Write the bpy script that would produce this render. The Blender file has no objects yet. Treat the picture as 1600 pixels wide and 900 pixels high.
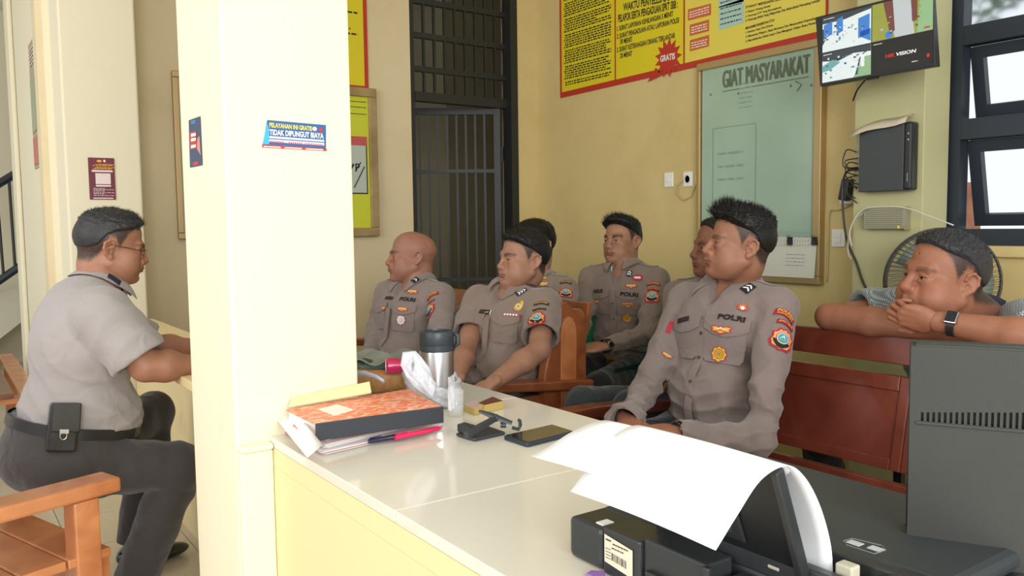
import bpy, bmesh, math, random
import numpy as np
from mathutils import Vector, Matrix, noise as mnoise
from mathutils.bvhtree import BVHTree
from mathutils.geometry import tessellate_polygon
random.seed(7)
C = bpy.context.scene.collection
SC = bpy.context.scene
PI = math.pi

# ------------------------------------------------------------------ camera
CAM_H = 1.25
FPX = 1299.0
YAW, PITCH, ROLL = (math.radians(a) for a in (35.06, 4.32, -0.714))
fwd = Vector((math.sin(YAW)*math.cos(PITCH), math.cos(YAW)*math.cos(PITCH), -math.sin(PITCH)))
rgt0 = Vector((math.cos(YAW), -math.sin(YAW), 0)); up0 = rgt0.cross(fwd)
rgt = math.cos(ROLL)*rgt0 + math.sin(ROLL)*up0
upv = -math.sin(ROLL)*rgt0 + math.cos(ROLL)*up0
cam_d = bpy.data.cameras.new('camera'); cam = bpy.data.objects.new('camera', cam_d); C.objects.link(cam)
cam_d.sensor_width = 36; cam_d.lens = 36*FPX/1600; cam_d.clip_start = .02; cam_d.clip_end = 200
M = Matrix.Identity(4)
for i in range(3):
    M[i][0] = rgt[i]; M[i][1] = upv[i]; M[i][2] = -fwd[i]
M[2][3] = CAM_H
cam.matrix_world = M
SC.camera = cam
ORI = Vector((0, 0, CAM_H))

# ------------------------------------------------------------------ sky, daylight, exposure
SC.view_settings.view_transform = 'Standard'; SC.view_settings.look = 'None'
SC.view_settings.gamma = 1; SC.view_settings.use_curve_mapping = False
SC.view_settings.exposure = 0.0
W = bpy.data.worlds.new('world'); SC.world = W; W.use_nodes = True
nt = W.node_tree; nt.nodes.clear()
wo = nt.nodes.new('ShaderNodeOutputWorld'); bg = nt.nodes.new('ShaderNodeBackground')
bg.inputs[0].default_value = (0.93, 0.97, 1.0, 1); bg.inputs[1].default_value = 1.05
nt.links.new(bg.outputs[0], wo.inputs[0])
def area(name, loc, target, sx, sy, power, col):
    l = bpy.data.lights.new(name, 'AREA'); l.shape = 'RECTANGLE'; l.size = sx; l.size_y = sy
    l.energy = power; l.color = col
    o = bpy.data.objects.new(name, l); C.objects.link(o); o.location = loc
    o.rotation_euler = (Vector(target)-Vector(loc)).to_track_quat('-Z', 'Y').to_euler()
    return o
# daylight reflected from the bright forecourt through the open front
area('daylight_forecourt', (-0.6, -2.6, 2.0), (0.7, 1.8, 1.2), 2.6, 2.2, 180, (1.0, .985, .95))

# daylight through the open left side of the lobby
area('daylight_lobby', (-3.2, 1.6, 2.3), (.6, 3.4, 1.1), 2.4, 2.0, 75, (1.0, .97, .92))

def ray(u, v):
    return (fwd*FPX + rgt*(u-800) - upv*(v-450))/FPX
def at(u, v, x=None, y=None, z=None, d=None):
    r = ray(u, v)
    if d is not None: return ORI + r*d
    if x is not None: t = x/r.x
    elif y is not None: t = y/r.y
    else: t = (z-CAM_H)/r.z
    return ORI + r*t

# ------------------------------------------------------------------ materials
MATS = {}
def mat(name, col, rough=.6, metal=0, spec=.5, noise_s=0, noise_a=0, bump=0, bump_s=200, emit=0, alpha=1, trans=0,
        sss=0, wood=None, coat=0, attr=None, sheen=0, stretch=(1, 1, 1), dirt=None, fold=0):
    if name in MATS: return MATS[name]
    m = bpy.data.materials.new(name); m.use_nodes = True; MATS[name] = m
    t = m.node_tree; N = t.nodes; L = t.links; b = N['Principled BSDF']
    c4 = (*col, 1)
    b.inputs['Base Color'].default_value = c4; b.inputs['Roughness'].default_value = rough
    b.inputs['Metallic'].default_value = metal; b.inputs['Specular IOR Level'].default_value = spec
    b.inputs['Coat Weight'].default_value = coat; b.inputs['Coat Roughness'].default_value = .15
    b.inputs['Sheen Weight'].default_value = sheen
    if sss:
        b.inputs['Subsurface Weight'].default_value = sss; b.inputs['Subsurface Radius'].default_value = (.012, .005, .003)
        b.inputs['Subsurface Scale'].default_value = 1
    if trans: b.inputs['Transmission Weight'].default_value = trans
    if alpha < 1: b.inputs['Alpha'].default_value = alpha
    if emit:
        b.inputs['Emission Color'].default_value = c4; b.inputs['Emission Strength'].default_value = emit
    tc = N.new('ShaderNodeTexCoord'); mp = N.new('ShaderNodeMapping'); L.new(tc.outputs['Object'], mp.inputs[0])
    mp.inputs['Scale'].default_value = stretch
    src = None
    if attr:
        a = N.new('ShaderNodeAttribute'); a.attribute_name = attr; src = a.outputs['Color']
    def mix(fac, A, B, mode='MIX'):
        mx = N.new('ShaderNodeMix'); mx.data_type = 'RGBA'; mx.blend_type = mode
        if isinstance(fac, (int, float)): mx.inputs[0].default_value = fac
        else: L.new(fac, mx.inputs[0])
        for k, q in ((6, A), (7, B)):
            if isinstance(q, tuple): mx.inputs[k].default_value = q
            else: L.new(q, mx.inputs[k])
        return mx.outputs[2]
    if wood:
        w = N.new('ShaderNodeTexNoise'); w.inputs['Scale'].default_value = noise_s or 6; w.inputs['Detail'].default_value = 8
        w.inputs['Distortion'].default_value = 1.2
        L.new(mp.outputs[0], w.inputs[0])
        rmp = N.new('ShaderNodeValToRGB'); rmp.color_ramp.elements[0].position = .35; rmp.color_ramp.elements[1].position = .68
        rmp.color_ramp.elements[0].color = (*wood, 1); rmp.color_ramp.elements[1].color = c4
        L.new(w.outputs[0], rmp.inputs[0]); src = rmp.outputs[0]
    elif noise_a:
        w = N.new('ShaderNodeTexNoise'); w.inputs['Scale'].default_value = noise_s or 5; w.inputs['Detail'].default_value = 6
        L.new(mp.outputs[0], w.inputs[0])
        rmp = N.new('ShaderNodeMapRange'); rmp.inputs[1].default_value = .3; rmp.inputs[2].default_value = .7
        rmp.inputs[3].default_value = 1-noise_a; rmp.inputs[4].default_value = 1+noise_a*.4
        L.new(w.outputs[0], rmp.inputs[0])
        cm = N.new('ShaderNodeCombineColor')
        for k in range(3): L.new(rmp.outputs[0], cm.inputs[k])
        src = mix(1.0, src if src else c4, cm.outputs[0], 'MULTIPLY')
    if dirt:   # (colour, scale, low, high): blotches of wear
        w = N.new('ShaderNodeTexNoise'); w.inputs['Scale'].default_value = dirt[1]; w.inputs['Detail'].default_value = 9
        w.inputs['Roughness'].default_value = .65
        L.new(mp.outputs[0], w.inputs[0])
        mr = N.new('ShaderNodeMapRange'); mr.inputs[1].default_value = dirt[2]; mr.inputs[2].default_value = dirt[3]
        L.new(w.outputs[0], mr.inputs[0])
        src = mix(mr.outputs[0], src if src else c4, (*dirt[0], 1))
    if src: L.new(src, b.inputs['Base Color'])
    if bump or fold:
        bm_ = None
        if bump:
            w = N.new('ShaderNodeTexNoise'); w.inputs['Scale'].default_value = bump_s; w.inputs['Detail'].default_value = 4
            L.new(mp.outputs[0], w.inputs[0]); bm_ = N.new('ShaderNodeBump'); bm_.inputs['Strength'].default_value = bump
            bm_.inputs['Distance'].default_value = .004; L.new(w.outputs[0], bm_.inputs['Height'])
        if fold:
            w = N.new('ShaderNodeTexNoise'); w.inputs['Scale'].default_value = 11; w.inputs['Detail'].default_value = 2.5
            w.inputs['Distortion'].default_value = .8
            L.new(mp.outputs[0], w.inputs[0]); b2 = N.new('ShaderNodeBump'); b2.inputs['Strength'].default_value = fold
            b2.inputs['Distance'].default_value = .035; L.new(w.outputs[0], b2.inputs['Height'])
            if bm_: L.new(bm_.outputs[0], b2.inputs['Normal'])
            bm_ = b2
        L.new(bm_.outputs[0], b.inputs['Normal'])
    return m

# ------------------------------------------------------------------ mesh helpers
def link(name, V, F, m=None, parent=None, smooth=False, mats=None, fm=None, solid=0, bevel=0, sub=0, weld=False):
    me = bpy.data.meshes.new(name); me.from_pydata([tuple(v) for v in V], [], [tuple(f) for f in F]); me.update()
    if weld:
        b = bmesh.new(); b.from_mesh(me); bmesh.ops.remove_doubles(b, verts=b.verts, dist=1e-5)
        bmesh.ops.recalc_face_normals(b, faces=b.faces); b.to_mesh(me); b.free()
    for q in (mats or [m]): me.materials.append(q)
    if fm is not None: me.polygons.foreach_set('material_index', fm)
    if smooth: me.polygons.foreach_set('use_smooth', [True]*len(me.polygons))
    if smooth == 'auto': me.set_sharp_from_angle(angle=.6)
    o = bpy.data.objects.new(name, me); C.objects.link(o)
    if parent: attach(o, parent)
    if solid:
        s = o.modifiers.new('s', 'SOLIDIFY'); s.thickness = solid; s.offset = 0
    if bevel:
        s = o.modifiers.new('b', 'BEVEL'); s.width = bevel; s.segments = 2; s.limit_method = 'ANGLE'; s.harden_normals = False
    if sub:
        s = o.modifiers.new('u', 'SUBSURF'); s.levels = s.render_levels = sub
    return o
def attach(o, parent):          # vertices are given in world space; the parent stands at its own base
    o.parent = parent
    p = parent; T = Matrix.Identity(4)
    while p is not None:
        T = p.matrix_basis.copy() @ Matrix.Identity(4) if p.parent is None else T
        p = p.parent
    o.matrix_parent_inverse = T.inverted()
def tag(o, label=None, cat=None, group=None, kind=None):
    if label: o['label'] = label
    if cat: o['category'] = cat
    if group: o['group'] = group
    if kind: o['kind'] = kind
    return o
def thing(name, label, cat, loc=(0, 0, 0), group=None):
    o = bpy.data.objects.new(name, None); C.objects.link(o); o.location = loc; o.empty_display_size = .05
    return tag(o, label, cat, group)
class MB:
    """collects boxes, tubes and grids for one mesh"""
    def __init__(s): s.V = []; s.F = []; s.I = []
    def add(s, V, F, mi=0):
        k = len(s.V); s.V += [Vector(v) for v in V]; s.F += [[i+k for i in f] for f in F]; s.I += [mi]*len(F); return s
    def box(s, x0, x1, y0, y1, z0, z1, T=None, mi=0):
        V = [Vector((x, y, z)) for z in (z0, z1) for y in (y0, y1) for x in (x0, x1)]
        if T: V = [T @ v for v in V]
        return s.add(V, [(0, 2, 3, 1), (4, 5, 7, 6), (0, 1, 5, 4), (2, 6, 7, 3), (0, 4, 6, 2), (1, 3, 7, 5)], mi)
    def prism(s, pts, ax, h, T=None, mi=0):      # pts 2D outline (ccw), extruded along axis ax from h[0] to h[1]
        def p3(p, t): return {'z': Vector((p[0], p[1], t)), 'y': Vector((p[0], t, p[1])), 'x': Vector((t, p[0], p[1]))}[ax]
        V = [p3(p, h[0]) for p in pts]+[p3(p, h[1]) for p in pts]; n = len(pts)
        if T: V = [T @ v for v in V]
        F = [list(range(n))[::-1], [i+n for i in range(n)]]+[[i, (i+1) % n, (i+1) % n+n, i+n] for i in range(n)]
        return s.add(V, F, mi)
    def tube(s, pts, r, n=8, mi=0, closed=False, flat=1.0):
        pts = [Vector(p) for p in pts]; m = len(pts); R = r if isinstance(r, (list, tuple)) else [r]*m
        V = []; F = []; up = None
        for i, p in enumerate(pts):
            a = pts[i-1] if (i > 0 or closed) else p; b = pts[(i+1) % m] if (i < m-1 or closed) else p
            t = (b-a).normalized() if (b-a).length > 1e-9 else Vector((0, 0, 1))
            if up is None:
                up = t.orthogonal().normalized()
            up = (up - t*up.dot(t)); up = up.normalized() if up.length > 1e-6 else t.orthogonal().normalized()
            w = t.cross(up)
            for k in range(n):
                a_ = 2*PI*k/n; V.append(p+up*math.cos(a_)*R[i]+w*math.sin(a_)*R[i]*flat)
        for i in range(m if closed else m-1):
            j = (i+1) % m
            for k in range(n): F.append((i*n+k, i*n+(k+1) % n, j*n+(k+1) % n, j*n+k))
        if not closed: F += [list(range(n))[::-1], [(m-1)*n+k for k in range(n)]]
        return s.add(V, F, mi)
    def lathe(s, prof, c=(0, 0, 0), n=24, mi=0, T=None, a0=0, a1=2*PI):
        V = []; F = []; m = len(prof); full = abs(a1-a0-2*PI) < 1e-6
        for r, z in prof:
            for k in range(n):
                a = a0+(a1-a0)*k/(n if full else n-1)
                V.append(Vector((r*math.cos(a), r*math.sin(a), z)))
        if T: V = [T @ v for v in V]
        V = [v+Vector(c) for v in V]
        for i in range(m-1):
            for k in range(n if full else n-1):
                F.append((i*n+k, i*n+(k+1) % n, (i+1)*n+(k+1) % n, (i+1)*n+k))
        return s.add(V, F, mi)
    def grid(s, P, mi=0, closed_u=False):        # P[i][j] points
        n = len(P); m = len(P[0]); V = [p for row in P for p in row]; F = []
        for i in range(n if closed_u else n-1):
            for j in range(m-1): F.append((i*m+j, ((i+1) % n)*m+j, ((i+1) % n)*m+j+1, i*m+j+1))
        return s.add(V, F, mi)
    def sphere(s, c, r, n=12, mi=0, T=None):
        rr = r if isinstance(r, (tuple, list)) else (r, r, r); V = []; F = []
        for i in range(n//2+1):
            th = PI*i/(n//2)
            for k in range(n):
                V.append(Vector((rr[0]*math.sin(th)*math.cos(2*PI*k/n), rr[1]*math.sin(th)*math.sin(2*PI*k/n), rr[2]*math.cos(th))))
        for i in range(n//2):
            for k in range(n): F.append((i*n+k, (i+1)*n+k, (i+1)*n+(k+1) % n, i*n+(k+1) % n))
        if T: V = [T @ v for v in V]
        return s.add([v+Vector(c) for v in V], F, mi)
    def build(s, name, m, parent=None, **k):
        if isinstance(m, list): return link(name, s.V, s.F, mats=m, fm=s.I, parent=parent, **k)
        return link(name, s.V, s.F, m, parent, **k)
def box(name, m, x0, x1, y0, y1, z0, z1, parent=None, bevel=0, T=None):
    return MB().box(x0, x1, y0, y1, z0, z1, T).build(name, m, parent, bevel=bevel)
def rotz(a, c=(0, 0, 0)):
    c = Vector(c); return Matrix.Translation(c) @ Matrix.Rotation(a, 4, 'Z') @ Matrix.Translation(-c)
_tc = {}
def text2d(s, bold=0.0):
    """flat lettering as 2D verts + faces, normalised to width 1, height 1 (cap height)"""
    k = (s, bold)
    if k in _tc: return _tc[k]
    cu = bpy.data.curves.new('t', 'FONT'); cu.body = s; cu.size = 1; cu.offset = bold; cu.resolution_u = 3
    o = bpy.data.objects.new('t', cu); C.objects.link(o)
    me = o.to_mesh()
    V = [(v.co.x, v.co.y) for v in me.vertices]; F = [tuple(p.vertices) for p in me.polygons]
    o.to_mesh_clear(); bpy.data.objects.remove(o); bpy.data.curves.remove(cu)
    x0 = min(v[0] for v in V); x1 = max(v[0] for v in V); y0 = min(v[1] for v in V); y1 = max(v[1] for v in V)
    V = [((x-x0)/(x1-x0), (y-y0)/(y1-y0)) for x, y in V]
    _tc[k] = (V, F); return V, F
class Flat:
    """flat print on a plane: origin, right vector, up vector, lifted along the normal per layer"""
    def __init__(s, o, r, u, lift=.0012):
        s.o = Vector(o); s.r = Vector(r).normalized(); s.u = Vector(u); s.u = (s.u-s.r*s.u.dot(s.r)).normalized()
        s.n = s.r.cross(s.u); s.mb = MB(); s.l = lift
    def p(s, x, y, k=1): return s.o+s.r*x+s.u*y+s.n*s.l*k
    def poly(s, pts, mi, k=1):
        V = [s.p(x, y, k) for x, y in pts]
        if len(pts) <= 4: F = [list(range(len(pts)))]
        else: F = [list(t) for t in tessellate_polygon([[Vector((x, y, 0)) for x, y in pts]])]
        s.mb.add(V, F, mi)
    def rect(s, x0, y0, x1, y1, mi, k=1): s.poly([(x0, y0), (x1, y0), (x1, y1), (x0, y1)], mi, k)
    def text(s, t, x0, y0, x1, y1, mi, k=2, bold=.02, skew=0):
        V, F = text2d(t, bold)
        s.mb.add([s.p(x0+(x1-x0)*a+skew*b, y0+(y1-y0)*b, k) for a, b in V], F, mi)
    def dashes(s, x0, y0, x1, y1, mi, k=2, wl=.02):   # a line of print too small to read
        x = x0
        while x < x1-.002:
            w = random.uniform(.35, 1.3)*wl; e = min(x+w, x1)
            s.rect(x, y0, e, y1, mi, k); x = e+wl*.25
    def build(s, name, mats, parent=None): return s.mb.build(name, mats, parent)
# ================================================================== the setting
m_wall_y = mat('plaster_yellow', (.68, .54, .25), .75, bump=.15, bump_s=60, dirt=((.60, .46, .19), 2.2, .45, .8))
m_wall_c = mat('plaster_cream', (.74, .63, .42), .75, bump=.15, bump_s=60, dirt=((.66, .55, .35), 2.0, .45, .8))
m_pil = mat('plaster_pale', (.82, .78, .58), .7, bump=.2, bump_s=50, dirt=((.66, .58, .40), 5, .62, .85), stretch=(1, 1, .6))
m_green = mat('plaster_olive', (.52, .50, .27), .7, bump=.15, bump_s=60)
m_left = mat('plaster_shaded_cream', (.80, .74, .56), .75, bump=.15, bump_s=60)
m_tile = mat('floor_tile', (.62, .55, .42), .22, noise_s=3, noise_a=.06)
m_grout = mat('grout', (.30, .26, .2), .9)
m_ctop = mat('counter_tile', (.78, .74, .64), .10, noise_s=2, noise_a=.04)
m_dark = mat('dark_grey_paint', (.022, .03, .045), .45)
m_iron = mat('iron_black_paint', (.018, .02, .02), .5)
m_teak = mat('teak', (.33, .105, .035), .36, wood=(.20, .055, .018), noise_s=7, coat=.4)
m_teak_l = mat('teak_light', (.55, .22, .085), .34, wood=(.40, .13, .045), noise_s=6, coat=.35)
m_teak_d = mat('teak_red', (.20, .042, .022), .32, wood=(.13, .024, .012), noise_s=5, coat=.5)
m_teak_b = mat('teak_brown', (.22, .09, .045), .35, wood=(.11, .04, .02), noise_s=8, coat=.3)
m_white = mat('white_plastic', (.85, .85, .82), .4)
m_black = mat('black_plastic', (.018, .019, .021), .38)
m_blackg = mat('black_gloss', (.012, .013, .016), .12)
m_alu = mat('brushed_gold_frame', (.52, .38, .19), .35, metal=.6)
m_frame_w = mat('board_wood_frame', (.42, .30, .14), .5, wood=(.30, .2, .09))
m_yel = mat('banner_yellow', (.74, .62, .02), .45)
m_yel2 = mat('banner_pale_yellow', (.78, .66, .10), .45)
m_red = mat('print_red', (.50, .035, .02), .5)
m_ink = mat('print_black', (.02, .02, .02), .6)
m_paper = mat('paper_white', (.86, .87, .88), .7)
m_chrome = mat('steel', (.62, .62, .62), .25, metal=1)
XB, YA = 3.6, 4.834
GY0, GY1 = 0, 0

# floor: porcelain tiles 40 cm, recessed joints
base = box('floor', m_grout, -4.5, XB+.3, -4.5, 9.4, -.06, -.004); tag(base, kind='structure')
t0 = None; k = 0
cells = [(ix, iy) for ix in range(-3, 9) for iy in range(2, 22)]
for ix, iy in cells:
    x = ix*.4; y = iy*.4
    if t0 is None:
        t0 = MB().box(.0015, .3985, .0015, .3985, -.012, 0).build('tile', m_tile, base)
        t0.matrix_parent_inverse = Matrix.Identity(4); t0.location = (x, y, 0); continue
    c = t0.copy(); C.objects.link(c); c.parent = base; c.location = (x, y, 0)
rest = MB().box(-4.5, -1.2, -4.5, 9.4, -.012, 0).box(4.8-.0, XB+.3, -4.5, 9.4, -.012, -.0121).box(-1.2, XB+.3, -4.5, .8, -.012, 0).box(-1.2, XB, 8.8, 9.4, -.012, 0)
o = rest.build('tile_field', m_tile, base); o['kind'] = 'stuff'

CEIL = 3.3
tag(box('ceiling', mat('ceiling_white', (.8, .78, .7), .8), -1.6, XB+.3, -.4, 9.4, CEIL, CEIL+.12), kind='structure')
# wall B (right in view), with the window hole y < 1.90 ; z .95..2.9
wy1 = 1.90; wz0 = 1.14; wz1 = 2.75
w = MB().box(XB, XB+.18, wy1, YA+.15, 0, CEIL).box(XB, XB+.18, -1.2, wy1, 0, wz0).box(XB, XB+.18, -1.2, wy1, wz1, CEIL)
w.box(XB, XB+.18, -1.2, -.6, wz0, wz1)
tag(w.build('wall_right', m_wall_y), kind='structure')
# wall A with door opening x 2.61..3.43, full height opening up to 3.2
DX0, DX1 = 2.612, 3.43
w = MB().box(.5, DX0, YA, YA+.15, 0, CEIL).box(DX1, XB+.18, YA, YA+.15, 0, CEIL).box(DX0, DX1, YA, YA+.15, 3.05, CEIL)
tag(w.build('wall_back', m_wall_c), kind='structure')
tag(box('trim_1', m_wall_y, DX1+.0, XB, YA-.045, YA, 0, CEIL), kind='structure')
# cell behind the door (dark corridor walls)
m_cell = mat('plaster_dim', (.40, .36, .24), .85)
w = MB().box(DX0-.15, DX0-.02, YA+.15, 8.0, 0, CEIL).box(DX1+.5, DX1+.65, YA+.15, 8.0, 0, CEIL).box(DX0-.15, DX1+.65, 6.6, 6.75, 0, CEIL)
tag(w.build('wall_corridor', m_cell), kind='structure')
# pilaster on wall B carrying the recorder
tag(box('wall_pilaster', m_green, XB-.2, XB, 1.862, 2.18, 0, CEIL, bevel=.004), kind='structure')
# left-hand walls: column with notice, banner wall
tag(box('wall_column', m_left, .56, .90, 4.5, YA, 0, CEIL, bevel=.01), kind='structure')
tag(box('wall_left', m_left, .53, .68, YA-.02, 6.35, 0, CEIL), kind='structure')
tag(box('wall_stair', m_left, -3.0, 3.6, 9.2, 9.35, 0, CEIL), kind='structure')
tag(box('trim_2', m_left, .50, .53, 6.352, 6.6, 0, CEIL, bevel=.01), kind='structure')

# pillar between the counter and the hatch
tag(box('wall_pillar', m_pil, .513, .797, 1.757, 2.107, 0, CEIL, bevel=.006), kind='structure')
# counter: plastered front, tiled top with recessed joints
CZ = .8
cx0, cx1 = .585, 1.245
m_cfront = mat('plaster_counter', (.80, .66, .36), .7, bump=.2, bump_s=50, dirt=((.62, .48, .26), 4, .6, .8))
ctr = thing('counter', 'plastered yellow service counter with cream tiled top running past the pillar', 'counter', (.9, 1.4, 0))
w = MB().box(cx0, cx0+.12, -.9, 1.757, 0, CZ-.0605).box(.83, .90, 2.3, 4.49, 0, CZ-.03).box(.70, .90, 2.108, 2.3, 0, CZ-.03).box(cx0+.12, cx1-.02, -.9, -.8, 0, CZ-.0605)
w.box(cx0+.12, cx1-.05, 1.2, 1.3, 0, CZ-.0605)
w.build('counter_front', m_cfront, ctr)
box('counter_slab', m_cfront, cx0, cx1-.001, -.9, 1.7565, CZ-.06, CZ-.0205, ctr)
box('tile_grout', m_grout, cx0+.002, cx1-.002, -.9, 1.7565, CZ-.0204, CZ-.0015, ctr)
box('counter_slab', m_cfront, .8, cx1-.001, 1.758, 2.3, CZ-.06, CZ-.0205, ctr)
yj = [-.9, -.44, .36, 1.165, 1.757]
for i in range(len(yj)-1):
    box('tile', m_ctop, cx0+.0, cx1, yj[i]+.0012, yj[i+1]-.0012, CZ-.02, CZ, ctr, bevel=.0015)
box('tile', m_ctop, .8, cx1, 1.7582, 2.3, CZ-.02, CZ, ctr, bevel=.0015)
box('hatch_shelf', m_cfront, .615, .795, 2.108, 4.49, CZ-.03, CZ, ctr, bevel=.004)
box('hatch_shelf', m_cfront, .7955, .92, 2.302, 4.49, CZ-.03, CZ, ctr, bevel=.004)
# little plaster ledge where the pillar meets the counter
box('ledge', m_pil, .514, .584, 1.725, 1.757, CZ-.022, CZ-.008, ctr, bevel=.005)
tag(box('trim_3', m_pil, .514, .5845, 1.732, 1.7565, 0, CZ-.023, bevel=.004), kind='structure')

# ------------------------------------------------------------------ barred door
g = thing('barred_transom', 'black iron bar transom fixed above the open cell door', 'grille', (3.0, YA+.04, 2.1))
fx0, fx1 = DX0, DX1
box('post', m_iron, fx0+.002, fx0+.035, YA+.01, YA+.06, 0, 3.045, g); box('post', m_iron, fx1-.06, fx1-.002, YA-.05, YA+.05, 0, 3.045, g)
zb = at(720, 156, y=YA).z
box('crossbar', m_iron, fx0+.035, fx1-.06, YA, YA+.06, zb-.03, zb+.03, g)
for v in (113, 62, 10): 
    z = at(716, v, y=YA).z
    box('crossbar', m_iron, fx0+.035, fx1-.06, YA+.015, YA+.045, z-.018, z+.018, g)
n = 8
for i in range(n):
    x = fx0+.035+(fx1-fx0-.095)*(i+1)/(n+1)
    box('bar', m_iron, x-.008, x+.008, YA+.02, YA+.036, zb+.03, 3.05, g)
# the open door leaf, swung inwards from the right-hand post
hx, hy = fx1-.09, YA+.05
dl = thing('barred_door', 'black iron barred cell door standing half open inwards', 'door', (hx, hy, 0))
Wd = .74; ztop = at(775, 168, y=YA+.03).z
ang = math.radians(180-30)
T = Matrix.Translation((hx, hy, 0)) @ Matrix.Rotation(ang, 4, 'Z')
for x0, x1 in ((0, .045), (Wd-.045, Wd)): box('frame_stile', m_iron, x0, x1, -.02, .02, .08, ztop, dl, T=T)
for z0, z1 in ((.08, .13), (ztop-.045, ztop), (1.62, 1.645), (.86, .885)): box('frame_rail', m_iron, .045, Wd-.045, -.015, .015, z0, z1, dl, T=T)
for i in range(9):
    x = .045+(Wd-.09)*(i+1)/10
    box('bar', m_iron, x-.0075, x+.0075, -.0075, .0075, .13, ztop-.045, dl, T=T)
lk = box('lock_box', m_iron, Wd-.16, Wd+.02, -.035, .035, .80, .95, dl, T=T, bevel=.004)
box('bolt_bar', m_iron, Wd-.3, Wd+.04, -.05, -.035, .87, .89, lk, T=T)
for z in (.4, 1.75): MB().tube([T @ Vector((-.01, 0, z-.05)), T @ Vector((-.01, 0, z+.05))], .014).build('hinge', m_iron, dl)

# ------------------------------------------------------------------ window on wall B
m_glass = mat('window_glass', (.9, .95, 1), .05, trans=1, spec=.5)
m_frost = bpy.data.materials.new('hazy_glass'); m_frost.use_nodes = True
_n = m_frost.node_tree; _b = _n.nodes['Principled BSDF']; _b.inputs['Base Color'].default_value = (.93, .97, 1, 1)
_b.inputs['Transmission Weight'].default_value = 1; _b.inputs['Roughness'].default_value = .32; _b.inputs['IOR'].default_value = 1.02
wn = thing('window_1', None, None, (XB+.05, 1.2, wz0)); wn['kind'] = 'structure'
X0, X1 = XB+.02, XB+.09
zm0 = at(1500, 212, x=XB+.05).z; zm1 = zm0+.085
ztr = at(1560, 46, x=XB+.05).z
ys = 1.90
box('frame_stile', m_dark, X0, X1, ys-.075, ys, wz0, wz1, wn)
for i, y in enumerate((.95, .05)): box('frame_stile', m_dark, X0, X1, y-.04, y+.04, wz0, wz1, wn)
for z0, z1 in ((wz0, wz0+.07), (zm0-.02, zm1-.02), (ztr-.045, ztr+.035), (wz1-.06, wz1)):
    for ya, yb in ((.99, ys-.075), (.09, .91)):
        box('frame_rail', m_dark, X0+.002, X1-.002, ya, yb, z0, z1, wn)
def sash(ya, yb, z0, z1, tilt):
    T = Matrix.Translation((XB+.07, 0, z1)) @ Matrix.Rotation(-tilt, 4, 'Y') @ Matrix.Translation((0, 0, -z1))
    f = MB(); b_ = .05
    f.box(0, .035, ya, ya+b_, z0, z1, T).box(0, .035, yb-b_, yb, z0, z1, T).box(0, .035, ya+b_, yb-b_, z0, z0+b_, T).box(0, .035, ya+b_, yb-b_, z1-b_, z1, T)
    fr = f.build('sash', m_dark, wn)
    MB().box(.014, .018, ya+b_, yb-b_, z0+b_, z1-b_, T).build('pane', m_frost, fr)
for ya, yb in ((.995, ys-.08), (.1, .9)):
    sash(ya, yb, wz0+.072, zm0-.025, math.radians(13)); sash(ya, yb, zm1-.015, ztr-.05, math.radians(13))
    MB().box(XB+.05, XB+.055, ya, yb, ztr+.035, wz1-.06).build('pane', m_frost, wn)
tag(box('trim_4', m_wall_y, XB-.03, XB+.02, -.6, ys-.05, wz0-.045, wz0-.002, bevel=.004), kind='structure')
# outside the window: a tree and a pale roofed house
def leafy(name, label, c, R, n, col, seed):
    rnd = random.Random(seed); t = thing(name, label, 'tree', (c[0], c[1], 0))
    MB().tube([(c[0], c[1], -1), (c[0]+.1, c[1], c[2]*.5), (c[0], c[1]+.1, c[2])], [.14, .1, .06]).build('trunk', mat('bark', (.13, .09, .06), .9), t)
    mb = MB()
    for i in range(n):
        d = Vector((rnd.gauss(0, 1), rnd.gauss(0, 1), rnd.gauss(0, .8))).normalized()*R*rnd.uniform(.55, 1)
        a = Vector((rnd.gauss(0, 1), rnd.gauss(0, 1), rnd.gauss(0, 1))).normalized(); b = a.orthogonal().normalized()
        s = .12; p = Vector(c)+d
        mb.add([p-a*s, p+b*s*.45, p+a*s, p-b*s*.45], [(0, 1, 2, 3)])
    mb.build('foliage', mat('leaf_'+name+str(seed), col, .6), t)
leafy('leafy_tree', 'leafy green tree seen hazily through the upper window panes', (9.4, 4.8, 4.6), 1.3, 1500, (.10, .2, .08), 3)
gw = thing('garden_wall', 'terracotta brick garden wall glimpsed through the window gap', 'wall', (6.2, 3.6, 0))
box('coping', mat('coping', (.7, .68, .62), .8), 6.05, 6.4, .5, 7.5, .95, 1.02, gw)
box('gate_pier', mat('brick_terracotta', (.45, .20, .11), .85, noise_s=9, noise_a=.3), 6.0, 6.4, 3.06, 3.32, -.5, 1.52, gw)
box('brickwork', mat('brick_terracotta', (.45, .20, .11), .85, noise_s=9, noise_a=.3), 6.1, 6.35, .5, 7.5, -.5, .95, gw)
tag(box('ground', mat('yard', (.5, .47, .42), .9), XB+.4, 30, -15, 20, -.5, -.45), kind='structure')
tag(box('ground_front', mat('forecourt_concrete', (.62, .60, .55), .9), -20, XB+.3, -18, -4.5, -.1, -.03), kind='structure')
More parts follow.
